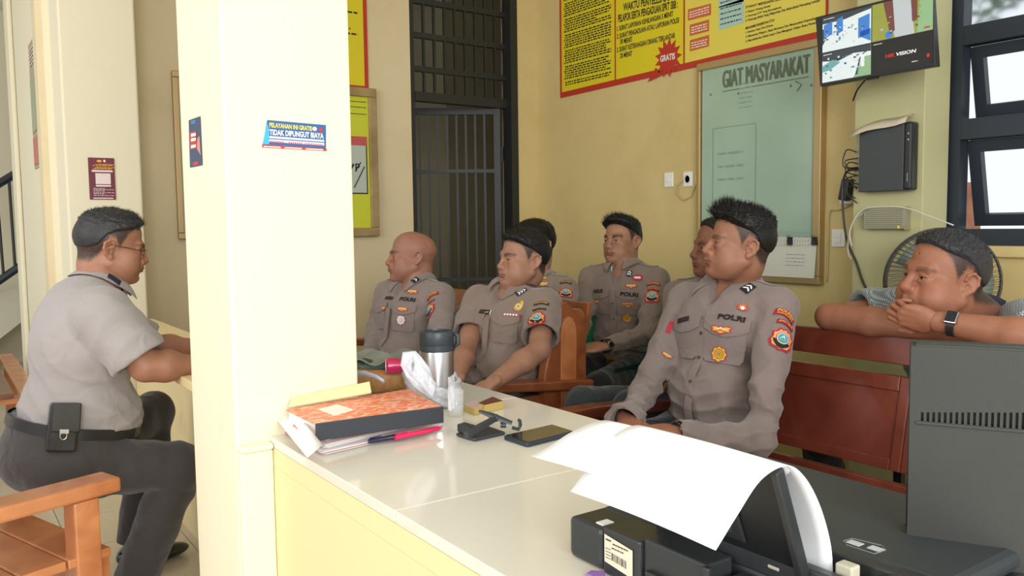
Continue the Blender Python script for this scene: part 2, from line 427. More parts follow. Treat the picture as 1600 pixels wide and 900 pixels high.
# ================================================================== benches
def bench(name, label, x0, xb, y0, y1, zt, m, mp, yaw=0, arm_near=True, arm_far=True, ear=False, arm_z=.6, mirror_c=None, panels=2, arm_len=None, zs=.42):
    """teak settle running along y, facing -x: x0 seat front, xb back plane at seat height"""
    t = thing(name, label, 'bench', ((x0+xb)/2, (y0+y1)/2, 0))
    T = rotz(yaw, (xb, y0, 0)) if yaw else None
    lean = .10/.5
    def bx(z): return xb+max(0, z-.42)*lean
    def plank(nm, z0, z1, th=.024, ya=y0+.05, yb=y1-.05, off=0, mm=None, par=None, bev=.004):
        P = [(bx(z0)+off, z0), (bx(z0)+off+th, z0), (bx(z1)+off+th, z1), (bx(z1)+off, z1)]
        return MB().prism(P, 'y', (ya, yb), T).build(nm, mm or m, par or t, bevel=bev)
    for yy in (y0, y1-.055):
        plank('post', .02, zt-(.0 if ear else .06), .05, yy, yy+.055, .0)
        box('leg', m, x0+.01, x0+.07, yy, yy+.055, 0, arm_z-.03, t, T=T, bevel=.004)
        box('side_rail', m, x0+.07, xb, yy+.01, yy+.045, zs-.10, zs-.03, t, T=T, bevel=.003)
    for yy, on in ((y0, arm_near), (y1-.055, arm_far)):
        if on:
            P = [(x0-.05, arm_z-.002), (x0-.05, arm_z+.033), (x0+.1, arm_z+.034), (bx(arm_z), arm_z+.0), (bx(arm_z), arm_z-.04), (x0+.1, arm_z-.01)]
            MB().prism(P, 'y', (yy-.012, yy+.068), T).build('armrest', m, t, bevel=.008)
    plank('top_rail', zt-.085, zt)
    # framed panels
    za, zb_ = zt-.40, zt-.12
    L = (y1-y0-.1)/panels
    for k in range(panels):
        ya = y0+.05+L*k; yb = ya+L
        plank('panel_stile', za, zb_, .026, ya, ya+.035); plank('panel_stile', za, zb_, .026, yb-.035, yb)
        plank('panel_rail', za, za+.035, .026, ya+.035, yb-.035); plank('panel_rail', zb_-.045, zb_, .026, ya+.035, yb-.035)
        plank('panel', za+.035, zb_-.045, .012, ya+.035, yb-.035, .008, bev=0)
    plank('bottom_rail', zt-.475, zt-.435, .026)
    n = 7
    for k in range(n):
        w = (xb-.01-x0)/n
        box('seat_slat', mp, x0+k*w+.004, x0+(k+1)*w-.004, y0+.002, y1-.002, zs-.03, zs-.006, t, T=T, bevel=.004)
    box('apron', m, x0+.01, x0+.035, y0+.055, y1-.055, zs-.11, zs-.032, t, T=T, bevel=.003)
    return t
B1 = bench('bench', 'dark red teak bench with panelled back behind the printer, officer seated on its far end', 1.78, 2.33, .45, 2.22, .895, m_teak_d, m_teak_b, arm_z=.585, panels=2, zs=.435)
# bench 2: plank back with shaped ear boards
def bench2():
    x0, xb, y0, y1, zt = 1.70, 2.22, 2.66, 4.35, .925
    t = thing('bench', 'orange-brown teak bench with two-plank back and rounded end boards, two officers on it', 'bench', (2, 3.5, 0))
    def bx(z): return xb+max(0, z-.42)*.16
    for yy in (y0, y1-.05):
        ear = [(2.06, 0), (2.245, 0), (2.245, .845), (2.242, .868), (2.232, .888), (2.214, .900), (2.194, .899), (2.178, .901), (2.163, .918), (2.146, .931), (2.124, .934), (2.106, .924), (2.094, .900), (2.082, .86), (2.06, .76), (2.03, .66), (2.02, .60), (2.03, .45)]
        MB().prism(ear[::-1], 'y', (yy, yy+.05)).build('end_board', m_teak, t, bevel=.006)
        lp = MB().prism([(2.105, .45), (2.185, .45), (2.19, .80), (2.184, .835), (2.168, .862), (2.148, .872), (2.128, .862), (2.112, .835), (2.106, .80)], 'y', (yy-.004, yy+.001)).build('carved_inlay', m_teak_l, t, bevel=.002)
        box('leg', m_teak_d, x0+.02, x0+.08, yy, yy+.05, 0, .6, t, bevel=.004)
        P = [(x0-.07, .602), (x0-.07, .64), (x0+.08, .642), (2.25, .602), (2.25, .562), (x0+.08, .604)]
        MB().prism(P, 'y', (yy-.045, yy+.05)).build('armrest', m_teak, t, bevel=.008)
    def plank(nm, z0, z1):
        MB().prism([(bx(z0), z0), (bx(z0)+.022, z0), (bx(z1)+.022, z1), (bx(z1), z1)], 'y', (y0+.05, y1-.05)).build(nm, m_teak, t, bevel=.004)
    plank('back_plank', .775, .915); plank('back_plank', .52, .735); plank('bottom_rail', .44, .49)
    for k in range(6):
        w = (xb-x0)/6; box('seat_slat', m_teak, x0+k*w+.004, x0+(k+1)*w-.004, y0+.05, y1-.05, .39, .415, t, bevel=.004)
    box('side_panel', m_teak, x0+.08, xb-.03, y0+.01, y0+.035, .10, .56, t, bevel=.003)
    box('apron', m_teak, x0+.02, x0+.045, y0+.05, y1-.05, .31, .388, t)
bench2()
# left bench: rotated, man in the notice corner sits on it
A_ = Vector((.945, .326, 0)); B_ = Vector((-.326, .945, 0)); LB0 = Vector((.385, 2.345, 0))     # LB0: near end, arm tip
TL = Matrix(((A_.x, B_.x, 0, LB0.x), (A_.y, B_.y, 0, LB0.y), (0, 0, 1, 0), (0, 0, 0, 1)))
t = thing('bench', 'light orange teak bench with broad armrest at left, seated man in grey shirt on it', 'bench', (0, 2.6, 0))
for b0 in (0, 1.25):
    box('armrest', m_teak_l, -.62, 0, b0, b0+.095, .565, .605, t, T=TL, bevel=.008)
    lg = box('leg', m_teak_l, -.125, -.06, b0+.0, b0+.06, 0, .565, t, T=TL, bevel=.005)
    box('leg', m_teak_l, -.60, -.54, b0+.0, b0+.06, 0, .565, t, T=TL, bevel=.005)
    box('side_rail', m_teak_d, -.54, -.125, b0+.015, b0+.045, .30, .34, t, T=TL, bevel=.003)
box('apron', m_teak_l, -.055, -.02, .04, 1.3, .28, .41, t, T=TL, bevel=.004)
for k in range(5): box('seat_board', m_teak_l, -.60+k*.114, -.60+k*.114+.110, .005, 1.33, .40, .425, t, T=TL, bevel=.004)
for z in (.55, .72, .86): box('back_rail', m_teak_l, -.66, -.635, .0, 1.34, z, z+.09, t, T=TL, bevel=.004)
for b0 in (0, 1.28): box('back_post', m_teak_l, -.665, -.62, b0, b0+.06, 0, .97, t, T=TL, bevel=.004)
# far slatted bench
t = thing('bench', 'low slatted wooden bench under the stairs at far left', 'bench', (.2, 5.6, 0))
for k in range(5): box('slat', m_teak_b if k % 2 else m_teak_l, -.10+k*.11, -.02+k*.11, 4.72, 6.3, .43, .455, t, bevel=.004)
for y in (4.74, 6.2):
    for x in (-.09, .36): box('leg', m_teak_l, x, x+.07, y, y+.07, 0, .40, t)
    box('cross_rail', m_teak_l, -.09, .43, y, y+.07, .40, .43, t)
# stairs and railing
m_concrete = mat('stair_plaster', (.72, .68, .55), .8)
st = thing('staircase', 'plastered staircase flank rising to the right at the far left', 'stairs', (-.3, 8.6, 0))
def S_(u, v, y=8.6): 
    p = at(u, v, y=y); return (p.x, p.z)
pp_ = [S_(-140, 640), S_(50, 490), S_(50, 447), S_(44, 447), S_(0, 455), S_(0, 482), S_(-50, 490), S_(-140, 560)]
MB().prism(pp_, 'y', (8.6, 9.15)).build('stair_flight', m_concrete, st)
rl = thing('stair_railing', 'dark blue-grey iron railing with thin balusters on the staircase', 'railing', (0, 8.4, 1))
def P3(u, v, y=8.5): return at(u, v, y=y)
MB().tube([P3(-90, 340), P3(35, 265)], .035).build('handrail', m_dark, rl); MB().tube([P3(-90, 500), P3(43, 408)], .035).build('bottom_rail', m_dark, rl)
for a, b in (((33, 268), (42, 412)), ((14, 282), (24, 424)), ((-6, 292), (6, 436)), ((-26, 304), (-14, 450))):
    MB().tube([P3(*a), P3(*b)], .012, 6).build('baluster', m_iron, rl)

# ================================================================== green plastic chairs
m_chair = mat('green_plastic', (.02, .36, .20), .35)
def green_chair(label, x, y, yaw, src=[]):
    if not src:
        t = thing('plastic_chair', label, 'chair', (0, 0, 0), 'green plastic chairs behind the benches')
        s = MB()
        s.grid([[Vector((-.21+.42*i/8, -.21+.42*j/8, .42+.02*((i-4)**2+(j-4)**2)/32)) for j in range(9)] for i in range(9)])
        s.build('seat', m_chair, t, solid=.006, smooth=True)
        P = []
        for i in range(11):
            a = (i/10-.5)
            row = []
            for j in range(9):
                z = .43+.47*j/8; w = .24-.05*(j/8)**3
                row.append(Vector((.20+.09*(z-.43)-.25*a*a*.6, 2*a*w, z-.35*a*a*(j/8)**2)))
            P.append(row)
        s = MB().grid(P); s.build('backrest', m_chair, t, solid=.006, smooth=True)
        rim = [P[i][8] for i in range(11)]
        MB().tube([P[0][j] for j in range(9)]+rim[1:-1]+[P[10][8-j] for j in range(9)], .011).build('back_rim', m_chair, t, smooth=True)
        for sx in (-1, 1):
            for sy in (-1, 1): MB().tube([(sx*.17, sy*.17, .42), (sx*.21, sy*.21, 0)], [.022, .016]).build('leg', m_chair, t)
        src.append(t); r = t
    else:
        r = src[0].copy(); C.objects.link(r)
        for ch in list(src[0].children):
            c = ch.copy(); C.objects.link(c); c.parent = r
        r['label'] = label
    r.location = (x, y, 0); r.rotation_euler = (0, 0, yaw)
    return r
green_chair('green plastic chair under the young officer by the yellow wall', 2.93, 2.86, .25)
green_chair('green plastic chair mostly hidden behind the short-sleeved officer', 2.62, 3.30, .15)
green_chair('green plastic chair whose rim shows above the plank bench by the cell door', 2.55, 4.02, .1)
green_chair('green plastic chair just behind the foreground officer', 2.72, 2.56, .1)

st_ = thing('low_stool', 'dark low stool under the man in the checked shirt, behind the red bench', 'stool', (2.98, 1.5, 0))
box('seat', m_iron, 2.82, 3.14, 1.34, 1.66, .355, .385, st_, bevel=.006)
for sx in (2.84, 3.09):
    for sy in (1.36, 1.61): box('leg', m_iron, sx, sx+.03, sy, sy+.03, 0, .355, st_)
# ================================================================== wall B boards
R_ = (0, -1, 0); U_ = (0, 0, 1)     # right / up on wall B as seen from the room
ox = XB-.012
def wb(u, v, x=XB-.02):             # photo point -> (right, up) metres on wall B, origin y=5, z=0
    p = at(u, v, x=x); return 5-p.y, p.z
PM = [m_yel, m_red, m_ink, m_yel2, mat('box_orange', (.62, .13, .03), .5), mat('box_blue', (.42, .62, .55), .5), m_white]
bn = thing('information_banner', 'long yellow red-edged information banner on the right wall above the whiteboard', 'banner', (XB-.01, 3.4, 2.1))
aL = wb(873, 153); aR = wb(1290, 57); s1 = wb(958.5, 134)[0]; s2 = wb(1065.5, 108)[0]
z0 = aL[1]; sl = (aR[1]-aL[1])/(aR[0]-aL[0])
ztop_ = 3.08
MB().add([(XB-.004, 5-aL[0], z0), (XB-.004, 5-aR[0]-0, aR[1]), (XB-.004, 5-aR[0], ztop_), (XB-.004, 5-aL[0], ztop_)], [(0, 1, 2, 3)]).build('backing', m_red, bn, solid=.006)
f = Flat((XB-.008, 5, 0), R_, U_)
def zb_at(x): return z0+sl*(x-aL[0])
f.poly([(aL[0]+.022, zb_at(aL[0])+.035), (s1, zb_at(s1)+.035), (s1, ztop_-.02), (aL[0]+.022, ztop_-.02)], 0)
f.poly([(s1+.012, zb_at(s1)+.035), (s2, zb_at(s2)+.035), (s2, ztop_-.02), (s1+.012, ztop_-.02)], 0)
f.poly([(s2+.012, zb_at(s2)+.035), (aR[0]-.01, zb_at(aR[0])+.035), (aR[0]-.01, ztop_-.02), (s2+.012, ztop_-.02)], 3)
# column of small print
y = ztop_-.05; i = 0
while y > z0+.06:
    i += 1
    xe = s1-.03-random.choice((0, 0, .02, .05, .14 if i % 4 == 0 else 0))
    f.dashes(aL[0]+.05+(0.01 if i % 3 else 0), y, xe, y+.0085, 2, wl=.03); y -= .0155 if i % 6 else .026
def T_(s, u0, v0, u1, v1, hpx, mi, bold=.025, k=2, up=True):
    a = wb(u0, v0); b = wb(u1, v1); h = wb(u0, v0-hpx)[1]-a[1]
    V, F = text2d(s, bold)
    f.mb.add([f.p(a[0]+(b[0]-a[0])*p, a[1]+(b[1]-a[1])*p+h*q, k) for p, q in V], F, mi)
T_("WAKTU PENYELESAIAN", 972, 17, 1048, 0, 12, 2)
T_("PELAPOR SERTA PENGADUAN SPKT SBB :", 964, 35, 1057, 12, 12, 2)
T_("1. SURAT LAPORAN KEHILANGAN 5 MENIT", 962, 49, 1050, 25, 8, 2)
T_("2. SURAT PENGADUAN ATAU LAPORAN POLISI", 962, 61, 1059, 35, 8, 2)
T_("30 MENIT", 967, 69, 986, 65, 8, 2)
T_("3. SURAT KETERANGAN ORANG TERLANTAR", 962, 82, 1053, 59, 8, 2)
T_("20 MENIT", 967, 91, 986, 87, 8, 2)
c = wb(1042, 90); pts = []
for i in range(26):
    r_ = .115 if i % 2 == 0 else .075
    pts.append((c[0]+r_*math.cos(2*PI*i/26)*.95, c[1]+r_*math.sin(2*PI*i/26)))
pts2 = [(c[0]-.10, c[1]-.04), (c[0]-.17, c[1]-.115), (c[0]-.04, c[1]-.09)]
f.poly(pts, 1, 2); f.poly(pts2, 1, 2)
T_("GRATIS", 1030, 97, 1053, 92, 10, 6, .03, 3)
# third panel: flow boxes and clauses
for (u0, v0, u1, v1, mi) in ((1073, 32, 1109, 23, 4), (1076, 56, 1106, 48, 4), (1076, 80, 1106, 72, 4), (1121, 12, 1160, 2, 5), (1121, 47, 1160, 35, 5)):
    a = wb(u0, v0); b = wb(u1, v1); h = .062 if mi == 4 else (.125 if v0 > 20 else .10)
    f.poly([(a[0], a[1]), (b[0], b[1]), (b[0], b[1]+h), (a[0], a[1]+h)], mi, 2)
    for q in range(3 if mi == 4 else 4): 
        yy = a[1]+h*(.2+.22*q); f.dashes(a[0]+.012, yy, b[0]-.012, yy+.006, 6 if mi == 4 else 2, 3, .02)
T_("SYARAT MENDAPATKAN STTLP :", 1163, 13, 1240, -5, 4, 2)
T_("1. Pelapor Datang Sendiri", 1163, 21, 1202, 11, 4, 2)
T_("2. Fotocopy KTP Yang Bersangkutan", 1163, 28, 1219, 13, 4, 2)
T_("3. Fotocopy Bukti Yang Dilaporkan Dan Bukti-Bukti Penunjang Lainnya", 1163, 35, 1279, 3, 5, 2)
T_("MEKANISME PENERBITAN STTLP", 1163, 46, 1208, 33, 4, 2)
T_("1. Identitas, Siapa Dan Dimana", 1163, 53, 1206, 41, 4, 2)
T_("2. Menerima Pelapor, Siapa Bertanya Dan Menanyakan Kepentingannya", 1163, 60, 1283, 28, 4.5, 2)
T_("3. Mendaftarkan Bukti Lapor Dan Mengatur Dalam Buku Penerimaan", 1163, 67, 1283, 35, 4.5, 2)
f.build('print', PM, bn)
# ---- whiteboard
wbd = thing('whiteboard', 'glass-fronted pale green whiteboard in worn gold frame lettered GIAT MASYARAKAT', 'whiteboard', (XB-.02, 2.9, .93))
yl, yr = 3.252, 2.456; zl, zh = .94, 2.13
m_wb = mat('board_green', (.37, .52, .42), .12, noise_s=2.5, noise_a=.08, coat=.6)
box('board', m_wb, XB-.03, XB-.012, yr+.03, yl-.03, zl+.03, zh-.03, wbd)
for a in ((yr, yl, zl, zl+.04), (yr, yl, zh-.04, zh)): box('frame_rail', m_alu, XB-.045, XB, a[0], a[1], a[2], a[3], wbd, bevel=.004)
for a in ((yr, yr+.045), (yl-.025, yl)): box('frame_stile', m_alu, XB-.045, XB, a[0], a[1], zl+.04, zh-.04, wbd, bevel=.004)
f = Flat((XB-.031, 5, 0), R_, U_)
a = wb(1129, 138, XB-.03); b = wb(1264, 114, XB-.03); h = .092
V, F = text2d('GIAT MASYARAKAT', 0)
for q in range(4): f.mb.add([f.p(a[0]+q*.0025+(b[0]-a[0])*p_, a[1]+(b[1]-a[1])*p_+h*q_, 1+.35*q) for p_, q_ in V], F, 0)
f.poly([(a[0], a[1]-.02), (b[0], b[1]-.02), (b[0], b[1]-.016), (a[0], a[1]-.016)], 0)
c = wb(1248, 133, XB-.03); f.poly([(c[0]-.02, c[1]+.02), (c[0]-.016, c[1]+.024), (c[0]+.02, c[1]), (c[0]+.014, c[1]-.0)], 0); f.poly([(c[0]+.02, c[1]), (c[0]+.014, c[1]), (c[0]-.01, c[1]-.026), (c[0]-.005, c[1]-.03)], 0)
for u, v in ((1236, 134), (1111, 148), (1154, 146), (1268, 133)):
    c = wb(u, v, XB-.03); f.rect(c[0]-.005, c[1]-.006, c[0]+.004, c[1]+.006, 0)
# faded ruled box under the glass
x0_, z0_ = wb(1113, 360, XB-.03); x1_, z1_ = wb(1181, 193, XB-.03)
for r_ in ((x0_, z0_, x0_+.004, z1_), (x1_, z0_, x1_+.004, z1_), (x0_, z1_, x1_, z1_+.004)): f.rect(*r_, 1)
for i in range(6): f.dashes(x0_+.18, 1.98-.025*i, x1_-.02, 1.984-.025*i, 1, wl=.05)
for i in range(3): f.dashes(x0_+.04, 1.62-.07*i, x1_-.08, 1.63-.07*i, 1, wl=.07)
f.build('lettering', [mat('board_ink', (.13, .17, .11), .6), mat('board_faded', (.27, .37, .31), .3)], wbd)
pp = thing('notice_paper', 'white ruled paper clipped at bottom right of the whiteboard', 'paper', (XB-.05, 2.6, 1.1))
A = [at(u, v, x=XB-.05) for u, v in ((1170, 430), (1272, 435), (1277, 372), (1170, 368))]
MB().add(A, [(0, 1, 2, 3)]).build('sheet', mat('paper_notice', (.66, .66, .58), .7), pp, solid=.002)
f = Flat((XB-.052, 5, 0), R_, U_)
x0_ = 5-A[0].y; x1_ = 5-A[1].y
for i in range(22):
    for j in range(4):
        xx = x0_+.03+(x1_-x0_-.07)*i/21; zz = 1.125+.022*j
        f.poly([(xx, zz), (xx+.003, zz), (xx+.010, zz+.016), (xx+.007, zz+.016)], 0)
for i in range(4): f.dashes(x1_-.16, 1.085-.018*i, x1_-.05, 1.088-.018*i, 0)
tag(f.build('ruling', [mat('pencil_grey', (.35, .35, .35), .6)], pp), kind='stuff')
for nm, u, lb in (('binder_clip', 1235, 'black binder clip on the middle of the notice paper'), ('binder_clip', 1273, 'black binder clip at the right corner of the notice paper')):
    p = at(u, 374, x=XB-.055); mb = MB().prism([(p.x-.012, p.z-.028), (p.x+.006, p.z-.028), (p.x+.001, p.z+.012), (p.x-.006, p.z+.012)], 'y', (p.y-.012, p.y+.012))
    tag(mb.tube([(p.x-.01, p.y-.008, p.z-.01), (p.x-.016, p.y-.006, p.z+.022), (p.x-.016, p.y+.006, p.z+.022), (p.x-.01, p.y+.008, p.z-.01)], .0015, 6).build(nm, m_black), lb, 'clip')
# ---- switches and sockets
def plate(name, label, u, v, kind):
    p = at(u, v, x=XB); t = thing(name, label, 'socket' if kind == 's' else 'switch', (XB, p.y, p.z))
    box('plate', m_white, XB-.009, XB, p.y-.036, p.y+.036, p.z-.043, p.z+.043, t, bevel=.004)
    if kind == 's':
        MB().lathe([(0, 0), (.02, 0), (.022, .007), (.024, .007), (.024, 0)], (XB-.009, p.y, p.z), 20, T=Matrix.Rotation(-PI/2, 4, 'Y')).build('socket_face', m_white, t)
        for s in (-1, 1): box('pin_hole', m_black, XB-.0105, XB-.009, p.y+s*.009-.003, p.y+s*.009+.003, p.z-.003, p.z+.003, t)
    else:
        for q in range(kind): 
            zz = p.z+(.014 if kind == 2 else 0)*(1 if q else -1)
            box('rocker', m_white, XB-.013, XB-.009, p.y-.016, p.y+.016, zz-.012, zz+.012, t, bevel=.002)
    return p
plate('light_switch', 'white light switch on the yellow wall, left of the round socket', 1046, 281, 1)
ps = plate('wall_socket', 'white wall socket with a looped cable beside the whiteboard', 1076, 280, 's')
plate('light_switch', 'white double light switch right of the whiteboard, below the cables', 1311, 372, 2)
pc = [ps+Vector((-.012, .03, -.0)), ps+Vector((-.012, .075, -.03)), ps+Vector((-.012, .08, -.08)), ps+Vector((-.012, .03, -.12)), ps+Vector((-.012, -.03, -.10)), ps+Vector((-.012, -.06, -.04)), ps+Vector((-.012, -.1, -.01))]
tag(MB().tube(pc, .0035, 6).build('power_cable', mat('cable_yellowed', (.55, .48, .25), .6), smooth=True), 'yellowed cable looping under the round wall socket', 'cable')

# ---- wall A: yellow chart, framed board, left framed board
def wa(u, v): p = at(u, v, y=YA-.02); return p.x, p.z
x_r = wa(592, 369)[0]; zb0 = wa(592, 369)[1]; zt0 = wa(583, 139)[1]
fb = thing('framed_notice', 'framed bright yellow notice with signed white sheet beside the cell door', 'notice', (2.0, YA-.02, 1.2))
xl = 1.72
box('board', mat('notice_lime', (.62, .66, .04), .4), xl+.03, x_r-.05, YA-.022, YA-.005, zb0+.05, zt0-.05, fb)
for a in ((zb0, zb0+.055), (zt0-.055, zt0)): box('frame_rail', m_frame_w, xl, x_r, YA-.04, YA, a[0], a[1], fb, bevel=.006)
for a in ((xl, xl+.05), (x_r-.055, x_r)): box('frame_stile', m_frame_w, a[0], a[1], YA-.04, YA, zb0+.055, zt0-.055, fb, bevel=.006)
f = Flat((0, YA-.0225, 0), (1, 0, 0), (0, 0, 1))
xa, za = wa(545, 303); xb_, zb1 = wa(572.5, 214)
f.rect(xl+.10, za, xb_, zb1, 3); f.rect(xl+.108, za+.008, xb_-.008, zb1-.0, 0, 2); f.rect(xl+.10, zb1-.055, xb_, zb1, 1, 3)
for u0, v0 in ((540, 160), (540, 168.5), (540, 179)):
    x_, z_ = wa(572, v0); f.rect(xl+.2, z_-.002, x_, z_+.002, 3)
c = wa(556, 268); f.poly([(c[0]-.07, c[1]-.04), (c[0]-.055, c[1]+.05), (c[0]-.045, c[1]+.05), (c[0]-.06, c[1]-.04)], 3, 3)
f.poly([(c[0]-.05, c[1]+.01), (c[0]-.02, c[1]+.05), (c[0]-.01, c[1]+.04), (c[0]-.04, c[1]-.0)], 3, 3); f.poly([(c[0]-.02, c[1]-.1), (c[0]-.012, c[1]-.1), (c[0]+.06, c[1]+.03), (c[0]+.055, c[1]+.035)], 3, 3)
f.poly([(c[0]-.01, c[1]+.0), (c[0]+.03, c[1]+.06), (c[0]+.035, c[1]+.055), (c[0]-.003, c[1]+.0)], 3, 3)
f.text('P', c[0]-.005, c[1]+.0, c[0]+.025, c[1]+.05, 3, 3); 
for i in range(2): f.dashes(xl+.3, zb0+.16+.02*i, x_r-.19, zb0+.168+.02*i, 3)
f.build('print', [mat('sheet_grey', (.5, .56, .5), .4), mat('print_pink', (.55, .10, .10), .5), m_white, m_ink], fb)
yc = thing('yellow_chart', 'yellow red-edged text banner above the framed notice, left of the cell door', 'banner', (2.0, YA-.01, 2.1))
xr2, zb2 = wa(574, 137); zt2 = 3.05
xr3 = wa(568, 0)[0]
MB().add([(1.5, YA-.004, zb2), (xr2+.015, YA-.004, zb2), (xr2+.015, YA-.004, zt2), (1.5, YA-.004, zt2)], [(0, 1, 2, 3)]).build('backing', m_red, yc, solid=.006)
f = Flat((0, YA-.008, 0), (1, 0, 0), (0, 0, 1)); f.rect(1.51, zb2+.01, xr2-.012, zt2-.02, 0)
y = zt2-.1
while y > zb2+.12:
    f.dashes(1.6, y, xr2-.05-random.choice((0, .05, .12)), y+.011, 1, wl=.035); y -= random.choice((.03, .03, .10))
f.build('print', [m_yel, m_ink], yc)
lf = thing('framed_board', 'brass-framed board seen edge-on beside the pillar, left of the sunlit sticker', 'board', (1.2, YA-.01, 1.2))
xq = wa(268, 112)[0]; zq1 = wa(268, 110)[1]; zq0 = wa(279, 374)[1]
box('board', mat('board_pale', (.6, .55, .4), .5), xq+.03, xq+.45, YA-.02, YA-.004, zq0+.03, zq1-.03, lf)
for a in ((zq0, zq0+.035), (zq1-.035, zq1)): box('frame_rail', m_alu, xq, xq+.48, YA-.035, YA, a[0], a[1], lf, bevel=.004)
for a in (xq, xq+.45): box('frame_stile', m_alu, a, a+.03, YA-.035, YA, zq0+.035, zq1-.035, lf, bevel=.004)

# ---- notice on the column, banner on the left wall, stickers on the pillar
x0_, zt_ = at(137, 246, y=4.5).x, at(137, 246, y=4.5).z; x1_, zb_ = at(181, 312, y=4.5).x, at(181, 312, y=4.5).z
nt_ = thing('notice_poster', 'small maroon complaints notice on the column behind the seated man', 'poster', ((x0_+x1_)/2, 4.5, zb_))
box('sheet', mat('print_maroon', (.16, .02, .045), .5), x0_, x1_, 4.495, 4.4995, zb_, zt_, nt_)
f = Flat((x0_, 4.4945, zb_), (1, 0, 0), (0, 0, 1), .0006); w_ = x1_-x0_; h_ = zt_-zb_
f.rect(w_*.12, h_*.66, w_*.92, h_*.705, 0); f.rect(w_*.25, h_*.37, w_*.83, h_*.63, 0); f.rect(w_*.25, h_*.31, w_*.83, h_*.35, 0)
f.text('LAPORKAN', w_*.14, h_*.80, w_*.86, h_*.855, 1, 2, .03, .02); f.text('SEKARANG!', w_*.14, h_*.725, w_*.86, h_*.785, 1, 2, .03, .02)
f.poly([(w_*.42+w_*.1*math.cos(i*PI/6), h_*.92+h_*.03*math.sin(i*PI/6)) for i in range(12)], 1, 2); f.poly([(w_*.62+w_*.05*math.cos(i*PI/4), h_*.925+h_*.035*math.sin(i*PI/4)) for i in range(8)], 0, 2)
for i, yy in enumerate((.26, .23, .2, .16, .13, .09)): f.dashes(w_*.15, h_*yy, w_*(.95 if i % 2 else .6), h_*(yy+.012), 0, 2, .012)
f.rect(w_*.13, h_*.02, w_*.9, h_*.045, 0)
f.build('print', [mat('print_pinkwhite', (.8, .68, .66), .5), mat('print_orange', (.85, .42, .03), .5)], nt_)

lb = thing('wall_banner', 'faded red and grey banner hanging obliquely on the far left wall', 'banner', (.52, 4.95, 1.6))
ya_, yb_2 = 4.50, 5.46; zc0, zc1 = 1.60, 2.29
m_b = [mat('banner_faded', (.42, .33, .25), .55), mat('banner_red', (.50, .16, .12), .55), mat('banner_green', (.33, .36, .24), .55), mat('banner_light', (.62, .56, .47), .6)]
xw = .528
MB().add([(xw, yb_2, zc0), (xw, ya_+.34, zc0), (xw, ya_+.34, zc1), (xw, yb_2, zc1)], [(0, 1, 2, 3)]).build('sheet', m_b[0], lb, solid=.006)
f = Flat((xw-.005, 5.46, zc0), (0, -1, 0), (0, 0, 1)); 
f.rect(.02, .02, .6, .17, 1); f.rect(.02, .2, .25, .5, 2); f.rect(.35, .25, .6, .60, 1)
for i in range(7): f.rect(.37, .27+.045*i, .58, .29+.045*i, 3, 2)
for i in range(5): f.dashes(.05, .56+.02*i, .32, .57+.02*i, 3, 2, .05)
f.build('print', m_b, lb)

m_blue = mat('sticker_blue', (.03, .12, .32), .45); m_yt = mat('sticker_yellow', (.85, .72, .08), .5); m_cy = mat('sticker_cyan', (.05, .42, .75), .5)
yp = 1.757
def wp(u, v): p = at(u, v, y=yp); return p.x, p.z
sk = thing('wall_sticker', 'blue free-service sticker on the sunlit front of the pillar', 'sticker', (.62, yp, 1.5))
f = Flat((0, yp-.001, 0), (1, 0, 0), (0, 0, 1), .0005)
c4 = [wp(410, 229), (wp(509, 233)), wp(509, 195.5), wp(417, 187.5)]
f.poly(c4, 0, 1); f.poly([wp(410, 224), wp(420, 228), wp(420.5, 204), wp(417, 192)], 5, 2)
f.poly([wp(409, 225.5), wp(510, 232.5), wp(510, 236), wp(409, 230.5)], 3, 2)
def TP(s, a, b, hp, mi, bold=.03):
    A = wp(*a); B = wp(*b); h = wp(a[0], a[1]-hp)[1]-A[1]; V, F = text2d(s, bold)
    f.mb.add([f.p(A[0]+(B[0]-A[0])*p_, A[1]+(B[1]-A[1])*p_+h*q_, 3) for p_, q_ in V], F, mi)
TP('PELAYANAN INI GRATIS', (420.5, 199), (487, 205), 7.5, 1); TP('TIDAK DIPUNGUT BIAYA', (420.5, 211), (505, 217), 9, 2)
f.poly([wp(420, 212.6), wp(506, 219), wp(506, 221.8), wp(420, 215.8)], 2, 2); f.poly([wp(420, 217.5), wp(506, 223.5), wp(506, 227.5), wp(420, 221.5)], 2, 2)
for k_ in range(26):
    if k_ not in (7, 8, 16): f.poly([wp(421.5+3.2*k_, 219.4+.235*k_), wp(423.6+3.2*k_, 219.5+.235*k_), wp(423.6+3.2*k_, 222.3+.235*k_), wp(421.5+3.2*k_, 222.2+.235*k_)], 4, 3)
for k_ in range(3): f.poly([wp(411+33*k_, 228+1.9*k_), wp(438+33*k_, 229.6+1.9*k_), wp(438+33*k_, 231.2+1.9*k_), wp(411+33*k_, 229.6+1.9*k_)], 2, 3)
for (cu_, cv_, mi_) in ((491, 201.5, 2), (500.5, 203, 3)): 
    c = wp(cu_, cv_); f.poly([(c[0]+.0055*math.cos(i*PI/3), c[1]+.005*math.sin(i*PI/3)) for i in range(6)], mi_, 3)
f.build('print', [m_blue, m_yt, m_white, m_red, mat('print_rose', (.7, .1, .15), .5), m_cy], sk)
sk = thing('wall_sticker', 'dark blue sticker with red panel on the shaded left face of the pillar', 'sticker', (.512, 1.93, 1.4))
def wl(u, v): p = at(u, v, x=.512); return -p.y, p.z
f = Flat((.512, 0, 0), (0, -1, 0), (0, 0, 1), .0005)
f.poly([wl(297, 262), wl(316.5, 258), wl(313, 181.5), wl(295, 188)], 0, 1)
f.poly([wl(298, 234.5), wl(308.5, 231), wl(307, 204), wl(297, 207)], 3, 2)
